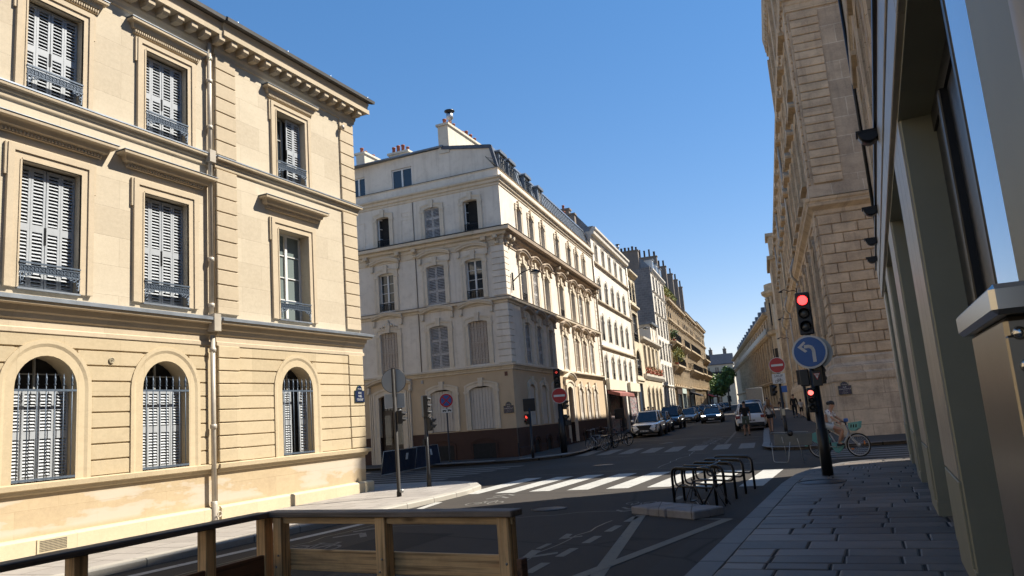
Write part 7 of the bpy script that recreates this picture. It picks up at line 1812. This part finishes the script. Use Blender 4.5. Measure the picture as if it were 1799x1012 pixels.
# ------------------------------------------------------------------ vehicles (local +x is the front)
def paint(name, c, metal=.2): return mat(name, c, .28, metal, .03, 2, coat=1.0)
CGLASS = mat_glass('car_glass', (0.010, 0.012, 0.016), .03, .45)
TYRE = mat('car_tyre', (.012, .012, .012), .85); RIMM = mat('alloy_rim', (.35, .35, .36), .3, .9); BLKP = mat('black_plastic', (.012, .012, .013), .55); PLATE = mat('number_plate_white', (.5, .5, .48), .5)
HLAMP = mat('headlamp_glass', (.35, .37, .40), .1, .4); HLIT = mat('lit_headlamp', (1, .95, .85), emit=6.0); TLAMP = mat('tail_lamp_red', (.22, .012, .012), .2)
def car(x, y, rz, L, W, H, pm, label, kind='hatch', lit=False, name='parked_car', cat='car', group='cars standing along the street', grille='wide', mirrors=True, rear=None):
    z = gz(x, y); rt = empty(name, (x, y, z), rz, label, cat, group); h = L / 2; w = W / 2; zb = .20 if kind != 'suv' else .26; zbelt = H * (.60 if kind != 'saloon' else .64); hood = zbelt * .93; nose = zbelt * .80
    # profile along the length: (x, half width, top z, bottom z)
    S = [(h, w * .72, nose * .72, zb + .16), (h - .06, w * .86, nose * .94, zb + .04), (h - .25, w * .95, nose * 1.02, zb), (h - .75, w * .99, hood * .97, zb), (h * .42, w, hood, zb), (h * .30, w, zbelt, zb), (-h * .3, w, zbelt * 1.02, zb), (-h * .72, w * .99, zbelt * 1.03, zb), (-h + .12, w * .93, zbelt * 1.0, zb), (-h + .02, w * .86, zbelt * .93, zb + .06), (-h, w * .78, zbelt * .72, zb + .14)]
    def ring(xx, ww, zt, z0):
        d = zt - z0; return [(xx, s * ww * a, z0 + d * b) for s, seq in ((1, ((.0, 0), (.80, 0), (.96, .10), (1.0, .35), (1.0, .62), (.96, .80), (.88, .93), (.70, .985), (.35, 1.0))), ) for a, b in seq] + [(xx, 0, zt + .01)] + [(xx, -ww * a, z0 + d * b) for a, b in ((.35, 1.0), (.70, .985), (.88, .93), (.96, .80), (1.0, .62), (1.0, .35), (.96, .10), (.80, 0))]
    mb = MB().mat(pm); rows = [ring(*q) for q in S]; mb.grid(rows, close_u=True); mb.face(rows[0][::-1]); mb.face(rows[-1]); mb.mat(BLKP)
    wr = .335 if kind != 'suv' else .365; ax = (h - .88, -h + .82)
    mb.build('body', rt)
    tail = {'hatch': -h + .18, 'suv': -h + .16, 'saloon': -h + .75, 'van': -h + .08}[kind]; ws = h * .44 if kind != 'van' else h * .55; rf = ws - .92 if kind != 'van' else ws - .4; rb = tail + (.42 if kind != 'saloon' else .75)
    def gring(t, zt): return None
    base = [(ws, w * .80), (ws * .2, w * .90), (tail + .3, w * .88), (tail, w * .76)]; top = [(rf, w * .62), (rf - .5, w * .70), (rb + .3, w * .68), (rb, w * .60)]; zr = H - .07
    gl = MB().mat(CGLASS); B = [(a, b, zbelt - .03) for a, b in base] + [(a, -b, zbelt - .03) for a, b in base[::-1]]; Tt = [(a, b, zr) for a, b in top] + [(a, -b, zr) for a, b in top[::-1]]; n = len(B)
    for i in range(n): j = (i + 1) % n; gl.face([B[i], B[j], Tt[j], Tt[i]])
    gl.build('windows', rt)
    rfm = MB().mat(pm); T2_ = [(a * 1.0, b * .96, H - .015) for a, b, _ in Tt]; T3_ = [(a * .9, b * .6, H) for a, b, _ in Tt]
    for i in range(n): j = (i + 1) % n; rfm.face([Tt[i], Tt[j], T2_[j], T2_[i]], True); rfm.face([T2_[i], T2_[j], T3_[j], T3_[i]], True)
    rfm.face(T3_)
    for i in range(n):     # pillars
        b_, t_ = Vector(B[i]), Vector(Tt[i]); rfm.tube([b_ * 1.004, t_ * 1.004], .032 if i in (0, 3, 4, 7) else .028, 5)
    rfm.build('roof', rt)
    for i, xx in enumerate(ax):
        for s in (-1, 1):
            a = MB().mat(BLKP); a.lathe([(wr + .055, 0), (wr + .05, .02)], (xx, s * (w + .003) + (.01 if s < 0 else .01), wr), 22, 'y', smooth=False); a.build('wheel_arch', rt)
            def wf():
                q = MB().mat(TYRE); q.lathe([(wr - .09, -.1), (wr - .01, -.1), (wr, -.08), (wr, .08), (wr - .01, .1), (wr - .09, .1)], (0, 0, 0), 24, 'y'); return q
            o = sub('wheel', ('cw', wr), wf, rt, Matrix.Translation((xx, s * (w - .06), wr)))
            def rfn():
                q = MB().mat(RIMM); q.torus((0, 0, 0), wr - .10, .018, 24, 5)
                for k in range(5):
                    an = k * 1.2566; q.obox((.55 * wr * math.cos(an) * .6, 0, .55 * wr * math.sin(an) * .6), wr * .65, .17, .05, Matrix.Rotation(-an, 3, 'Y'))
                q.mat(BLKP).lathe([(0, -.085), (wr - .09, -.085)], (0, 0, 0), 20, 'y'); q.lathe([(0, .085), (wr - .09, .085)], (0, 0, 0), 20, 'y'); return q
            sub('rim', ('cr', wr), rfn, o)
    for s in (-1, 1):
        q = MB().mat(HLIT if lit else HLAMP); q.prism([(s * w * .50, nose * .80), (s * w * .90, nose * .88), (s * w * .90, nose * 1.0), (s * w * .52, nose * .92)], h - .42, h - .045 if lit else h - .06, 'x'); q.build('headlight', rt, Matrix.Translation((0, 0, 0)))
        q = MB().mat(TLAMP); zt = zbelt * .80; q.bbox(-h - .005, -h + .22, s * w * .76 - (.16), s * w * .76 + .16, zt - .09, zt + .11, .03); q.build('tail_light', rt)
        if mirrors: q = MB().mat(pm); q.bbox(ws - .35, ws - .2, s * (w + .03) - .09, s * (w + .03) + .09, zbelt + .0, zbelt + .14, .03); q.build('wing_mirror', rt)
    q = MB().mat(BLKP)
    if grille == 'spindle': q.prism([(-.62, zb + .04), (.62, zb + .04), (.50, nose * .52), (.34, nose * .66), (.50, nose * .95), (-.50, nose * .95), (-.34, nose * .66), (-.50, nose * .52)], h - .12, h + .012, 'x')
    else: q.bbox(h - .1, h + .008, -w * .55, w * .55, nose * .52, nose * .80, .02); q.bbox(h - .1, h + .004, -w * .7, w * .7, zb + .08, zb + .24, .02)
    q.build('grille', rt)
    for s in (-1, 1):
        q = MB().mat(BLKP); q.prism([(s * w * .62, zb + .12), (s * w * .84, zb + .12), (s * w * .86, zb + .42), (s * w * .76, zb + .34)], h - .16, h - .02, 'x'); q.build('bumper_intake', rt)
    q = MB().mat(BLKP); q.bbox(-h - .02, -h + .1, -w * .80, w * .80, zb + .02, zb + .24, .03); q.build('rear_bumper', rt)
    for xx, s, zz in ((h + .014, 1, nose * .50), (-h - .014, -1, zbelt * .60)):
        q = MB().mat(PLATE); q.box(xx - .006, xx + .006, -.26, .26, zz - .055, zz + .055); q.mat(BLKP)
        for k in range(7): 
            if k not in (2, 5): q.box(xx + s * .007 - .001, xx + s * .007 + .001, -.21 + k * .062, -.165 + k * .062, zz - .035, zz + .035)
        q.build('number_plate', rt)
    return rt
E_ = R(90 + 6.9)
CW = paint('pearl_white_paint', (.72, .72, .70), 0); CB_ = paint('midnight_blue_paint', (.012, .022, .055)); CK = paint('black_paint', (.008, .008, .009)); CS = paint('silver_paint', (.34, .34, .33), .7); CBL = paint('steel_blue_paint', (.10, .17, .27), .5)
def SB(u, w): return Bp(u, w)
def cb(u, w, *a, face=-1, **k):
    x, y = SB(u, w); return car(x, y, E_ + (math.pi if face < 0 else 0), *a, **k)
cb(17.4, 3.65, 4.6, 1.87, 1.66, CW, 'white sport utility car with black spindle grille, first car parked after the bicycles', kind='suv', grille='spindle', group='cars standing along the left kerb')
cb(23.4, 3.5, 4.2, 1.78, 1.5, CB_, 'dark blue hatchback parked directly behind the white sport utility car', group='cars standing along the left kerb')
cb(29.4, 3.7, 4.6, 1.9, 1.82, CK, 'black high sport utility car parked behind the dark blue hatchback', kind='suv', group='cars standing along the left kerb')
cb(45.6, 3.6, 4.1, 1.75, 1.46, CS, 'silver hatchback parked farther down on the left kerb, left of the oncoming car', group='cars standing along the left kerb')
cb(52, 3.5, 4.4, 1.8, 1.5, CK, 'dark saloon parked behind the silver hatchback', kind='saloon', group='cars standing along the left kerb')
for i, u in enumerate((60, 66, 72.5, 79, 86, 93, 100, 108)): cb(u, 3.5, 4.3, 1.78, 1.48, (CB_, CS, CK, CBL, CW, CK, CS, CB_)[i], ('dark blue car right behind the dark saloon far along the left kerb', 'small silver car in the far left row between dark cars', 'black car in the far left row before a steel blue one', 'steel blue car far along the left kerb', 'tiny white car far along the left kerb', 'tiny black car far beyond the white one on the left', 'tiny grey silver car near the end of the left kerb', 'last dark blue car visible at the end of the left kerb')[i], group='cars standing along the left kerb')
cb(39.2, 6.35, 4.6, 1.86, 1.42, CK, 'black oncoming saloon with both headlights lit in the middle of the street', kind='saloon', lit=True, name='driving_car', group=None)
def sb2(u, w, *a, face=1, **k):
    x, y = Sp(u, w); return car(x, y, E_ + (math.pi if face < 0 else 0), *a, **k)
sb2(17.6, 3.6, 4.5, 1.9, 1.70, CW, 'white car seen from behind with red tail lights beside the man in black', kind='suv', group='cars standing along the right kerb')
sb2(24.0, 3.8, 4.4, 1.8, 1.72, CBL, 'steel blue car parked in front of the white one on the right kerb', kind='suv', group='cars standing along the right kerb')
sb2(31, 3.8, 4.6, 1.85, 1.80, CBL, 'blue grey tall car farther along the right kerb', kind='suv', group='cars standing along the right kerb')
sb2(38, 3.8, 4.6, 1.85, 1.78, CW, 'pale car behind the blue grey tall car on the right kerb', kind='suv', group='cars standing along the right kerb')
for i, (x, y, m, k_) in enumerate(((-19.5, 96, CB_, 'hatch'), (-22.5, 112, CK, 'saloon'), (-26.3, 128, CS, 'hatch'), (-24.8, 142, CK, 'suv'), (-30, 160, CBL, 'hatch'))):
    car(x, y, E_ + math.pi, 4.3, 1.78, 1.5, m, ('dark blue hatchback', 'black saloon', 'silver hatchback', 'black high car', 'steel blue hatchback')[i] + ' driving toward the crossing in the far traffic', kind=k_, name='driving_car', group='far traffic in the middle of the street')
# box lorry
x, y = Sp(86, 4.3); LRY = empty('box_lorry', (x, y, gz(x, y)), E_, 'grey box lorry parked near the far end on the right side of the street', 'lorry')
MB().mat(mat('lorry_box_grey', (.22, .22, .21), .6)).bbox(-3.2, 1.6, -1.15, 1.15, .9, 3.3, .05).build('cargo_box', LRY); mb = MB().mat(CBL); mb.bbox(1.65, 3.3, -1.0, 1.0, .5, 2.3, .12); mb.build('cab', LRY); MB().mat(BLKP).bbox(-3.1, 3.0, -.9, .9, .45, .85, .02).build('chassis', LRY)
for xx in (-2.2, 2.4):
    for s in (-1, 1): sub('wheel', 'lw', lambda: MB().mat(TYRE).lathe([(0, -.12), (.45, -.12), (.45, .12), (0, .12)], (0, 0, 0), 18, 'y'), LRY, Matrix.Translation((xx, s * .9, .45)))

# ------------------------------------------------------------------ people
SKIN = mat('warm_skin', (.36, .20, .13), .55, 0, .06, 9); HAIRD = mat('dark_hair', (.012, .009, .008), .6, 0, .3, 30); HAIRB = mat('long_blond_brown_hair', (.22, .12, .05), .6, 0, .3, 30)
def skinmesh(name, V, E, m, parent, levels=1, root=0):
    me = bpy.data.meshes.new(name); me.from_pydata([v[0] for v in V], E, []); o = bpy.data.objects.new('tmp', me); COL.objects.link(o)
    md = o.modifiers.new('skin', 'SKIN'); md.use_smooth_shade = True
    sv = me.skin_vertices[0].data
    for i, v in enumerate(V):
        r = v[1]; sv[i].radius = (r, r) if isinstance(r, (int, float)) else r
        sv[i].use_root = (i == root)
    ss = o.modifiers.new('sub', 'SUBSURF'); ss.levels = levels; ss.render_levels = levels
    dg = bpy.context.evaluated_depsgraph_get(); dg.update(); res = bpy.data.meshes.new_from_object(o.evaluated_get(dg)); bpy.data.objects.remove(o)
    res.materials.clear(); res.materials.append(m)
    for p in res.polygons: p.use_smooth = True
    return mk(name, res, parent)
def person(x, y, z, rz, label, J=None, top=None, bottom=None, hair=HAIRD, hl=0.0, s=1.0, longs=False, shoes=None, sleeve=.5, cat='person', group=None, female=False, tank=False, dress=None, extra=None):
    """J: joint overrides. local +y is the way the person faces"""
    rt = empty('person', (x, y, z), rz, label, cat, group); rt.scale = (s, s, s); P = dict(pel=(0, 0, .95), sp=(0, 0, 1.12), ch=(0, .01, 1.32), nk=(0, 0, 1.47), hd=(0, .015, 1.56), ht=(0, .02, 1.67),
        shl=(-.17, 0, 1.40), shr=(.17, 0, 1.40), ell=(-.23, -.02, 1.13), elr=(.23, -.02, 1.13), wrl=(-.25, .06, .89), wrr=(.25, .06, .89), hil=(-.09, 0, .90), hir=(.09, 0, .90), knl=(-.10, .10, .50), knr=(.10, -.02, .50), anl=(-.10, .16, .09), anr=(.10, -.22, .13), tol=(-.10, .32, .04), tor=(.10, -.12, .03))
    if J: P.update(J)
    P = {k: Vector(v) for k, v in P.items()}; f = .92 if female else 1.0
    V = []; E = []; ix = {}
    def add(k, p, r, par=None):
        ix[k] = len(V); V.append((tuple(p), r)); 
        if par is not None: E.append((ix[par], ix[k]))
    add('pel', P['pel'], (.135 * f, .095)); add('sp', P['sp'], (.115 * f, .085), 'pel'); add('ch', P['ch'], (.145 * f, .10), 'sp'); add('nk', P['nk'], .052, 'ch'); add('hd', P['hd'], (.068, .078), 'nk'); add('ht', P['ht'], (.070, .080), 'hd')
    fw = Vector((0, 1, 0))
    for q in 'lr':
        add('sh' + q, P['sh' + q], .055 * f, 'ch'); add('el' + q, P['el' + q], .040 * f, 'sh' + q); add('wr' + q, P['wr' + q], .026, 'el' + q); d = (P['wr' + q] - P['el' + q]).normalized(); pm_ = P['wr' + q] + d * .075; add('pa' + q, pm_, (.036, .016), 'wr' + q)
        sd = Vector((1 if q == 'r' else -1, 0, 0)); ac = d.cross(sd).normalized()
        for k, ln in enumerate((.062, .072, .068, .052)):
            b0 = pm_ + d * .02 + ac * (.027 - .018 * k); b1 = b0 + d * ln * .5; b2 = b1 + (d * .7 - sd * .5).normalized() * ln * .5; add('f%d%s' % (k, q), b1, .009, 'pa' + q); add('g%d%s' % (k, q), b2, .008, 'f%d%s' % (k, q))
        add('th' + q, P['wr' + q] + d * .05 + ac * .045, .010, 'pa' + q)
        add('hi' + q, P['hi' + q], .085 * f, 'pel'); mid = (P['hi' + q] + P['kn' + q]) / 2; add('tm' + q, mid, .075 * f, 'hi' + q); add('kn' + q, P['kn' + q], .052, 'tm' + q); cf = P['kn' + q] * .62 + P['an' + q] * .38; add('cf' + q, cf, .052, 'kn' + q); add('an' + q, P['an' + q], .034, 'cf' + q); add('to' + q, P['to' + q], (.038, .026), 'an' + q)
    body = skinmesh('body', V, E, SKIN, rt, 2)
    # face: nose, ears, eyes
    hd, ht = P['hd'], P['ht']; up = (ht - hd).normalized(); c = (hd + ht) / 2; fwd = (fw - up * fw.dot(up)).normalized(); rg = fwd.cross(up)
    mb = MB().mat(SKIN); mb.tube([c + fwd * .072 + up * .01, c + fwd * .098 - up * .025], .008, 5, .013)
    for q in (-1, 1): mb.tube([c + rg * q * .072 - up * .02, c + rg * q * .078 + up * .015], .014, 5)
    mb.mat(mat('eye_dark', (.02, .015, .012), .3))
    for q in (-1, 1): mb.lathe([(0, -.008), (.009, 0), (0, .008)], tuple(c + fwd * .076 + rg * q * .028 + up * .012), 6, 'y')
    mb.mat(mat('lips', (.28, .10, .08), .5)); mb.tube([c + fwd * .078 + rg * -.02 - up * .052, c + fwd * .084 - up * .05, c + fwd * .078 + rg * .02 - up * .052], .006, 5); mb.build('face', rt)
    hm = MB().mat(hair); rows = []
    for i in range(9):
        t = math.pi * .62 * i / 8; rr = math.sin(t) if i else .001; rows.append([c + up * (.035 + .088 * math.cos(t)) + rg * (.088 * rr * math.cos(a)) + fwd * ((.098 * rr * math.sin(a)) - .014) for a in [2 * math.pi * k / 14 for k in range(14)]])
    hm.grid(rows, close_u=True)
    if hl: 
        for k in range(9): a = math.pi * (1.05 + .9 * k / 8); b0 = c + rg * .075 * math.cos(a) + fwd * .08 * math.sin(a); hm.tube([b0 + up * .03, b0 - up * .08 - fwd * .02, b0 - up * hl - fwd * .035 + rg * .02 * math.cos(a)], .026, 6, .008)
    if extra == 'bun': hm.lathe([(0, -.06), (.05, -.03), (.055, .02), (.0, .06)], tuple(c - fwd * .11 + up * .04), 9)
    hm.build('hair', rt)
    def cloth(nm, keys, rr, edges, m, inc=.012):
        Vv = []; ii = {}
        for k, r in zip(keys, rr): ii[k] = len(Vv); Vv.append((tuple(P[k]) if k in P else k, r))
        return skinmesh(nm, Vv, [(ii[a], ii[b]) for a, b in edges], m, rt, 2)
    if top:
        P['hem'] = P['pel'] + (P['pel'] - P['sp']).normalized() * .02
        for q in 'lr': P['sv' + q] = P['sh' + q] + (P['el' + q] - P['sh' + q]) * min(1, sleeve * 1.6); P['sw' + q] = P['el' + q] + (P['wr' + q] - P['el' + q]) * .85
        P['co'] = P['ch'] + (P['nk'] - P['ch']) * .6
        ks = ['sp', 'ch', 'hem', 'co']; rs = [(.140 * f, .115), (.165 * f, .125), (.155 * f, .125), (.085, .07)]; ed = [('sp', 'ch'), ('sp', 'hem'), ('ch', 'co')]
        if not tank:
            for q in 'lr': ks += ['sh' + q, 'sv' + q]; rs += [.072 * f, .062 * f]; ed += [('ch', 'sh' + q), ('sh' + q, 'sv' + q)]
            if longs:
                for q in 'lr': P['se' + q] = P['el' + q]; ks += ['sw' + q]; rs += [.042]; ed += [('sv' + q, 'sw' + q)]
        cloth('shirt', ks, rs, ed, top)
    if bottom:
        m, ln = bottom
        ks = ['pel']; rs = [(.15 * f, .12)]; ed = []
        for q in 'lr':
            ks += ['hi' + q]; rs += [.108 * f]; ed += [('pel', 'hi' + q)]
            if ln <= 1: P['le' + q] = P['hi' + q] + (P['kn' + q] - P['hi' + q]) * ln; ks += ['le' + q]; rs += [.098 * f if ln < .6 else .088]; ed += [('hi' + q, 'le' + q)]
            else: P['le' + q] = P['an' + q] + (P['kn' + q] - P['an' + q]) * .12; ks += ['kn' + q, 'le' + q]; rs += [.070, .055]; ed += [('hi' + q, 'kn' + q), ('kn' + q, 'le' + q)]
        cloth('trousers' if ln > 1 else 'shorts', ks, rs, ed, m)
    if dress:
        rows = []; 
        for t, r_ in ((.97, .15), (.85, .19), (.7, .23), (.55, .27)): rows.append([(r_ * math.cos(a), r_ * .75 * math.sin(a), t) for a in [2 * math.pi * k / 14 for k in range(14)]])
        MB().mat(dress).grid(rows, close_u=True).build('skirt', rt)
    sm = shoes or mat('dark_shoes', (.02, .018, .016), .6)
    for q in 'lr':
        a, t = P['an' + q], P['to' + q]; d = (t - a); d.z = 0; d = d.normalized(); mb = MB().mat(sm); mb.tube([a - d * .05 + Vector((0, 0, -.045)), (a + t) / 2 + Vector((0, 0, -.025)), t + Vector((0, 0, -.002)) + d * .03], .042, 8, .034); mb.build('shoe', rt)
    return rt
fa = R(6.9)
m1 = person(-6.55, 43.2, gz(0, 43.2), fa + .15, 'man in black t-shirt and grey green shorts walking behind the white car', top=mat('black_cotton', (.010, .010, .011), .9), bottom=(mat('grey_green_cotton', (.10, .12, .09), .9), .95), s=1.06, sleeve=.55, hair=HAIRD,
       J=dict(knl=(-.10, .02, .50), anl=(-.10, .0, .08), tol=(-.12, .16, .03), knr=(.11, .06, .50), anr=(.12, .06, .08), tor=(.13, .22, .03)))
m2 = person(-5.02, 41.0, gz(0, 41) + .12, fa - .1, 'woman with long hair, white top and black shorts walking along the kerb', top=mat('white_cotton', (.48, .45, .42), .9), bottom=(mat('black_shorts', (.01, .01, .012), .9), .42), hair=HAIRB, hl=.36, s=1.0, tank=True, female=True,
       J=dict(knl=(-.08, .14, .52), anl=(-.06, .22, .12), tol=(-.06, .36, .06), knr=(.08, -.05, .50), anr=(.08, -.26, .14), tor=(.08, -.18, .05)))
mb = MB().mat(BLKP); mb.tube([(-.12, -.11, 1.42), (.05, -.145, 1.2), (.17, -.09, .98)], .012, 5); mb.bbox(.14, .26, -.10, .06, .84, 1.0, .02); mb.build('shoulder_bag', None, m2.matrix_world)
bpy.data.objects['shoulder_bag']['label'] = 'small black shoulder bag on the strap of the woman in white'; bpy.data.objects['shoulder_bag']['category'] = 'bag'
person(-8.15, 66.0, gz(0, 66) + .12, fa, 'man in light blue shirt and dark trousers on the right pavement', top=mat('light_blue_shirt', (.28, .34, .42), .8), bottom=(mat('dark_trousers', (.012, .012, .016), .9), 2), s=1.02, longs=True, sleeve=.6, group='walkers on the far right pavement')
person(-6.75, 63.0, gz(0, 63) + .12, fa, 'woman in dark top and pale trousers half hidden by the no entry post', top=mat('dark_top', (.03, .025, .025), .9), bottom=(mat('pale_trousers', (.35, .33, .30), .9), 2), s=.97, female=True, hl=.15, group='walkers on the far right pavement')
person(-6.15, 66.5, gz(0, 66) + .12, fa, 'tall man all in black on the right pavement beside the child', top=mat('black_cotton', (.010, .010, .011), .9), bottom=(mat('dark_trousers', (.012, .012, .016), .9), 2), s=1.08, longs=True, sleeve=.6, group='walkers on the far right pavement')
person(-5.6, 66.0, gz(0, 66) + .12, fa, 'short person in white top and dark knee length shorts beside the tall man in black', top=mat('white_cotton', (.48, .45, .42), .9), bottom=(mat('dark_trousers', (.012, .012, .016), .9), .95), s=.84, female=True, hl=.1, group='walkers on the far right pavement')
for i, (u, s_, lb) in enumerate(((33.0, 1.0, 'dark haired person in brown on the left pavement behind the blue hatchback'), (35.0, 1.04, 'person in black on the left pavement behind the black car'), (38.0, 1.0, 'person in pale shirt on the left pavement beyond the black car'))):
    x, y = Bp(u, 1.1); person(x, y, gz(x, y) + .12, fa + math.pi * (i % 2), lb, top=(mat('brown_top', (.08, .05, .035), .9), mat('black_cotton', (.010, .010, .011), .9), mat('pale_pink_shirt', (.42, .33, .30), .9))[i], bottom=(mat('dark_trousers', (.012, .012, .016), .9), 2), s=s_, sleeve=.6, longs=True, group='people behind the cars parked on the left')

# ------------------------------------------------------------------ cyclist on a turquoise hire bicycle
TEAL = mat('turquoise_fairing', (.10, .30, .28), .4, 0, .05, 3); BX, BY = -1.29, 25.28; brz = R(-14)
HB = empty('hire_bicycle', (BX, BY, 0), brz, 'turquoise and grey hire bicycle with front basket ridden past the right hand crossing', 'bicycle')
wr_ = .345; RWp, FWp = Vector((-.50, 0, wr_)), Vector((.62, 0, wr_))
wheel(HB, Matrix.Translation(RWp), wr_, .022, mat('grey_rim', (.42, .42, .42), .4, .5), 24, .05, rimw=.014); wheel(HB, Matrix.Translation(FWp), wr_, .022, mat('grey_rim', (.42, .42, .42), .4, .5), 24, .05, rimw=.014)
GFR = mat('light_grey_frame', (.40, .40, .38), .4, .2); hdv = Vector((.34, 0, .93)); hlv = Vector((.42, 0, .68)); bbv = Vector((.02, 0, .30)); stv = Vector((-.16, 0, .72))
mb = MB().mat(GFR); mb.tube([hlv + Vector((-.02, 0, .04)), Vector((.24, 0, .42)), bbv], .030, 8); mb.tube([stv, bbv + Vector((-.02, 0, .05))], .022, 8); mb.tube([hlv, hdv], .024, 8)
for s in (-1, 1): mb.tube([RWp + Vector((0, s * .07, 0)), bbv + Vector((-.04, s * .05, .02))], .016, 6)
mb.build('frame', HB)
mb = MB().mat(GFR); mb.tube([hlv + Vector((0, .065, -.02)), Vector((.50, .07, .5)), FWp + Vector((0, .07, 0))], .015, 6); mb.tube([hlv + Vector((0, -.065, -.02)), Vector((.50, -.07, .5)), FWp + Vector((0, -.07, 0))], .015, 6); mb.torus(tuple(FWp), wr_ + .02, .018, 20, 5, a0=1.6, a1=3.4); mb.build('fork', HB)
mb = MB().mat(TEAL); R1 = []
for k in range(13):
    a = R(28) + R(150) * k / 12; ri, ro = wr_ + .005, wr_ + .085 * (1 if k > 2 else .6 + .13 * k); R1.append((RWp.x + ri * math.cos(a), RWp.z + ri * math.sin(a), RWp.x + ro * math.cos(a), RWp.z + ro * math.sin(a)))
for s in (-.055, .055): [mb.face([(a[0], s, a[1]), (b[0], s, b[1]), (b[2], s, b[3]), (a[2], s, a[3])]) for a, b in zip(R1[:-1], R1[1:])]
for a, b in zip(R1[:-1], R1[1:]): mb.face([(a[2], -.055, a[3]), (b[2], -.055, b[3]), (b[2], .055, b[3]), (a[2], .055, a[3])])
for s in (-1, 1): mb.prism([(-.50, .42), (-.78, .58), (-.72, .72), (-.45, .76), (-.22, .68), (-.17, .45), (-.25, .40), (-.34, .55)], s * .07 - .006, s * .07 + .006, 'y')
mb.build('rear_skirt', HB)
mb = MB().mat(TEAL); mb.prism([(-.14, .44), (.18, .46), (.22, .38), (.14, .22), (.04, .14), (-.06, .17), (-.13, .30)], -.05, .05, 'y'); mb.build('drive_cover', HB)
mb = MB().mat(TEAL); mb.prism([(.47, .78), (.60, .76), (.72, .84), (.76, 1.03), (.44, 1.0), (.44, .86)], -.15, .15, 'y'); mb.mat(DARK); [mb.prism([(.50 + .07 * k, .86), (.535 + .07 * k, .86), (.55 + .07 * k, .95), (.515 + .07 * k, .95)], -.152, .152, 'y') for k in range(3)]; mb.build('basket', HB)
mb = MB().mat(POLE); mb.tube(rounded([hdv + Vector((-.20, -.27, .10)), hdv + Vector((-.02, -.22, .12)), hdv + Vector((0, 0, .06)), hdv + Vector((-.02, .22, .12)), hdv + Vector((-.20, .27, .10))], .06), .014, 7); mb.tube([hdv, hdv + Vector((0, 0, .07))], .02, 7); mb.build('handlebar', HB)
mb = MB().mat(BLUE).bbox(.30, .42, -.05, .05, 1.03, 1.13, .02); mb.build('phone_holder', HB)
mb = MB().mat(POLE); mb.bbox(-.32, -.08, -.09, .09, .86, .92, .025); mb.tube([stv, stv + Vector((-.03, 0, .16))], .016, 6); mb.build('saddle', HB)
mb = MB().mat(mat('bicycle_metal', (.35, .35, .35), .3, .9)); mb.tube([bbv + Vector((0, -.07, 0)), bbv + Vector((.14, -.09, .06))], .014, 6); mb.tube([bbv + Vector((0, .07, 0)), bbv + Vector((-.13, .09, -.06))], .014, 6); mb.mat(POLE).bbox(.08, .20, -.20, -.09, .35, .38, .01); mb.bbox(-.2, -.08, .09, .20, .22, .25, .01); mb.build('crankset', HB)
mb = MB().mat(mat('amber_reflector', (.55, .16, .02), .3)); mb.box(.78, .81, -.02, .02, .36, .46); mb.box(.40, .48, -.02, .02, .22, .26); mb.build('reflector', HB)
FLORAL = None
def mat_floral():
    m, nt, b = _nt('white_floral_shirt'); b.inputs['Roughness'].default_value = .9; v = _coord(nt); vo = nt.nodes.new('ShaderNodeTexVoronoi'); vo.inputs['Scale'].default_value = 14; nt.links.new(v, vo.inputs['Vector'])
    c = _mix(nt, _ramp(nt, vo.outputs['Distance'], [(.26, 1.0), (.32, 0.0)]), (.55, .54, .53), (.12, .05, .09)); nt.links.new(c, b.inputs['Base Color']); return m
cy = person(BX, BY, 0, brz - math.pi / 2, 'woman with dark bun, white flowered blouse and pale shorts riding the turquoise bicycle', female=True, hair=HAIRD, extra='bun', top=mat_floral(), bottom=(mat('pale_blue_shorts', (.42, .45, .46), .9), .5), s=1.0, sleeve=.55,
    J=dict(pel=(0, -.20, .985), sp=(0, -.18, 1.13), ch=(0, -.11, 1.30), nk=(0, -.04, 1.43), hd=(0, .01, 1.51), ht=(0, .02, 1.61), shl=(-.15, -.10, 1.37), shr=(.15, -.10, 1.37), ell=(-.21, .04, 1.17), elr=(.21, .04, 1.17), wrl=(-.24, .17, 1.07), wrr=(.24, .17, 1.07),
           hil=(-.09, -.17, .95), hir=(.09, -.17, .95), knl=(-.10, .20, .62), knr=(.10, .26, .80), anl=(-.13, -.07, .32), anr=(.13, .10, .43), tol=(-.13, .05, .27), tor=(.13, .23, .40)))
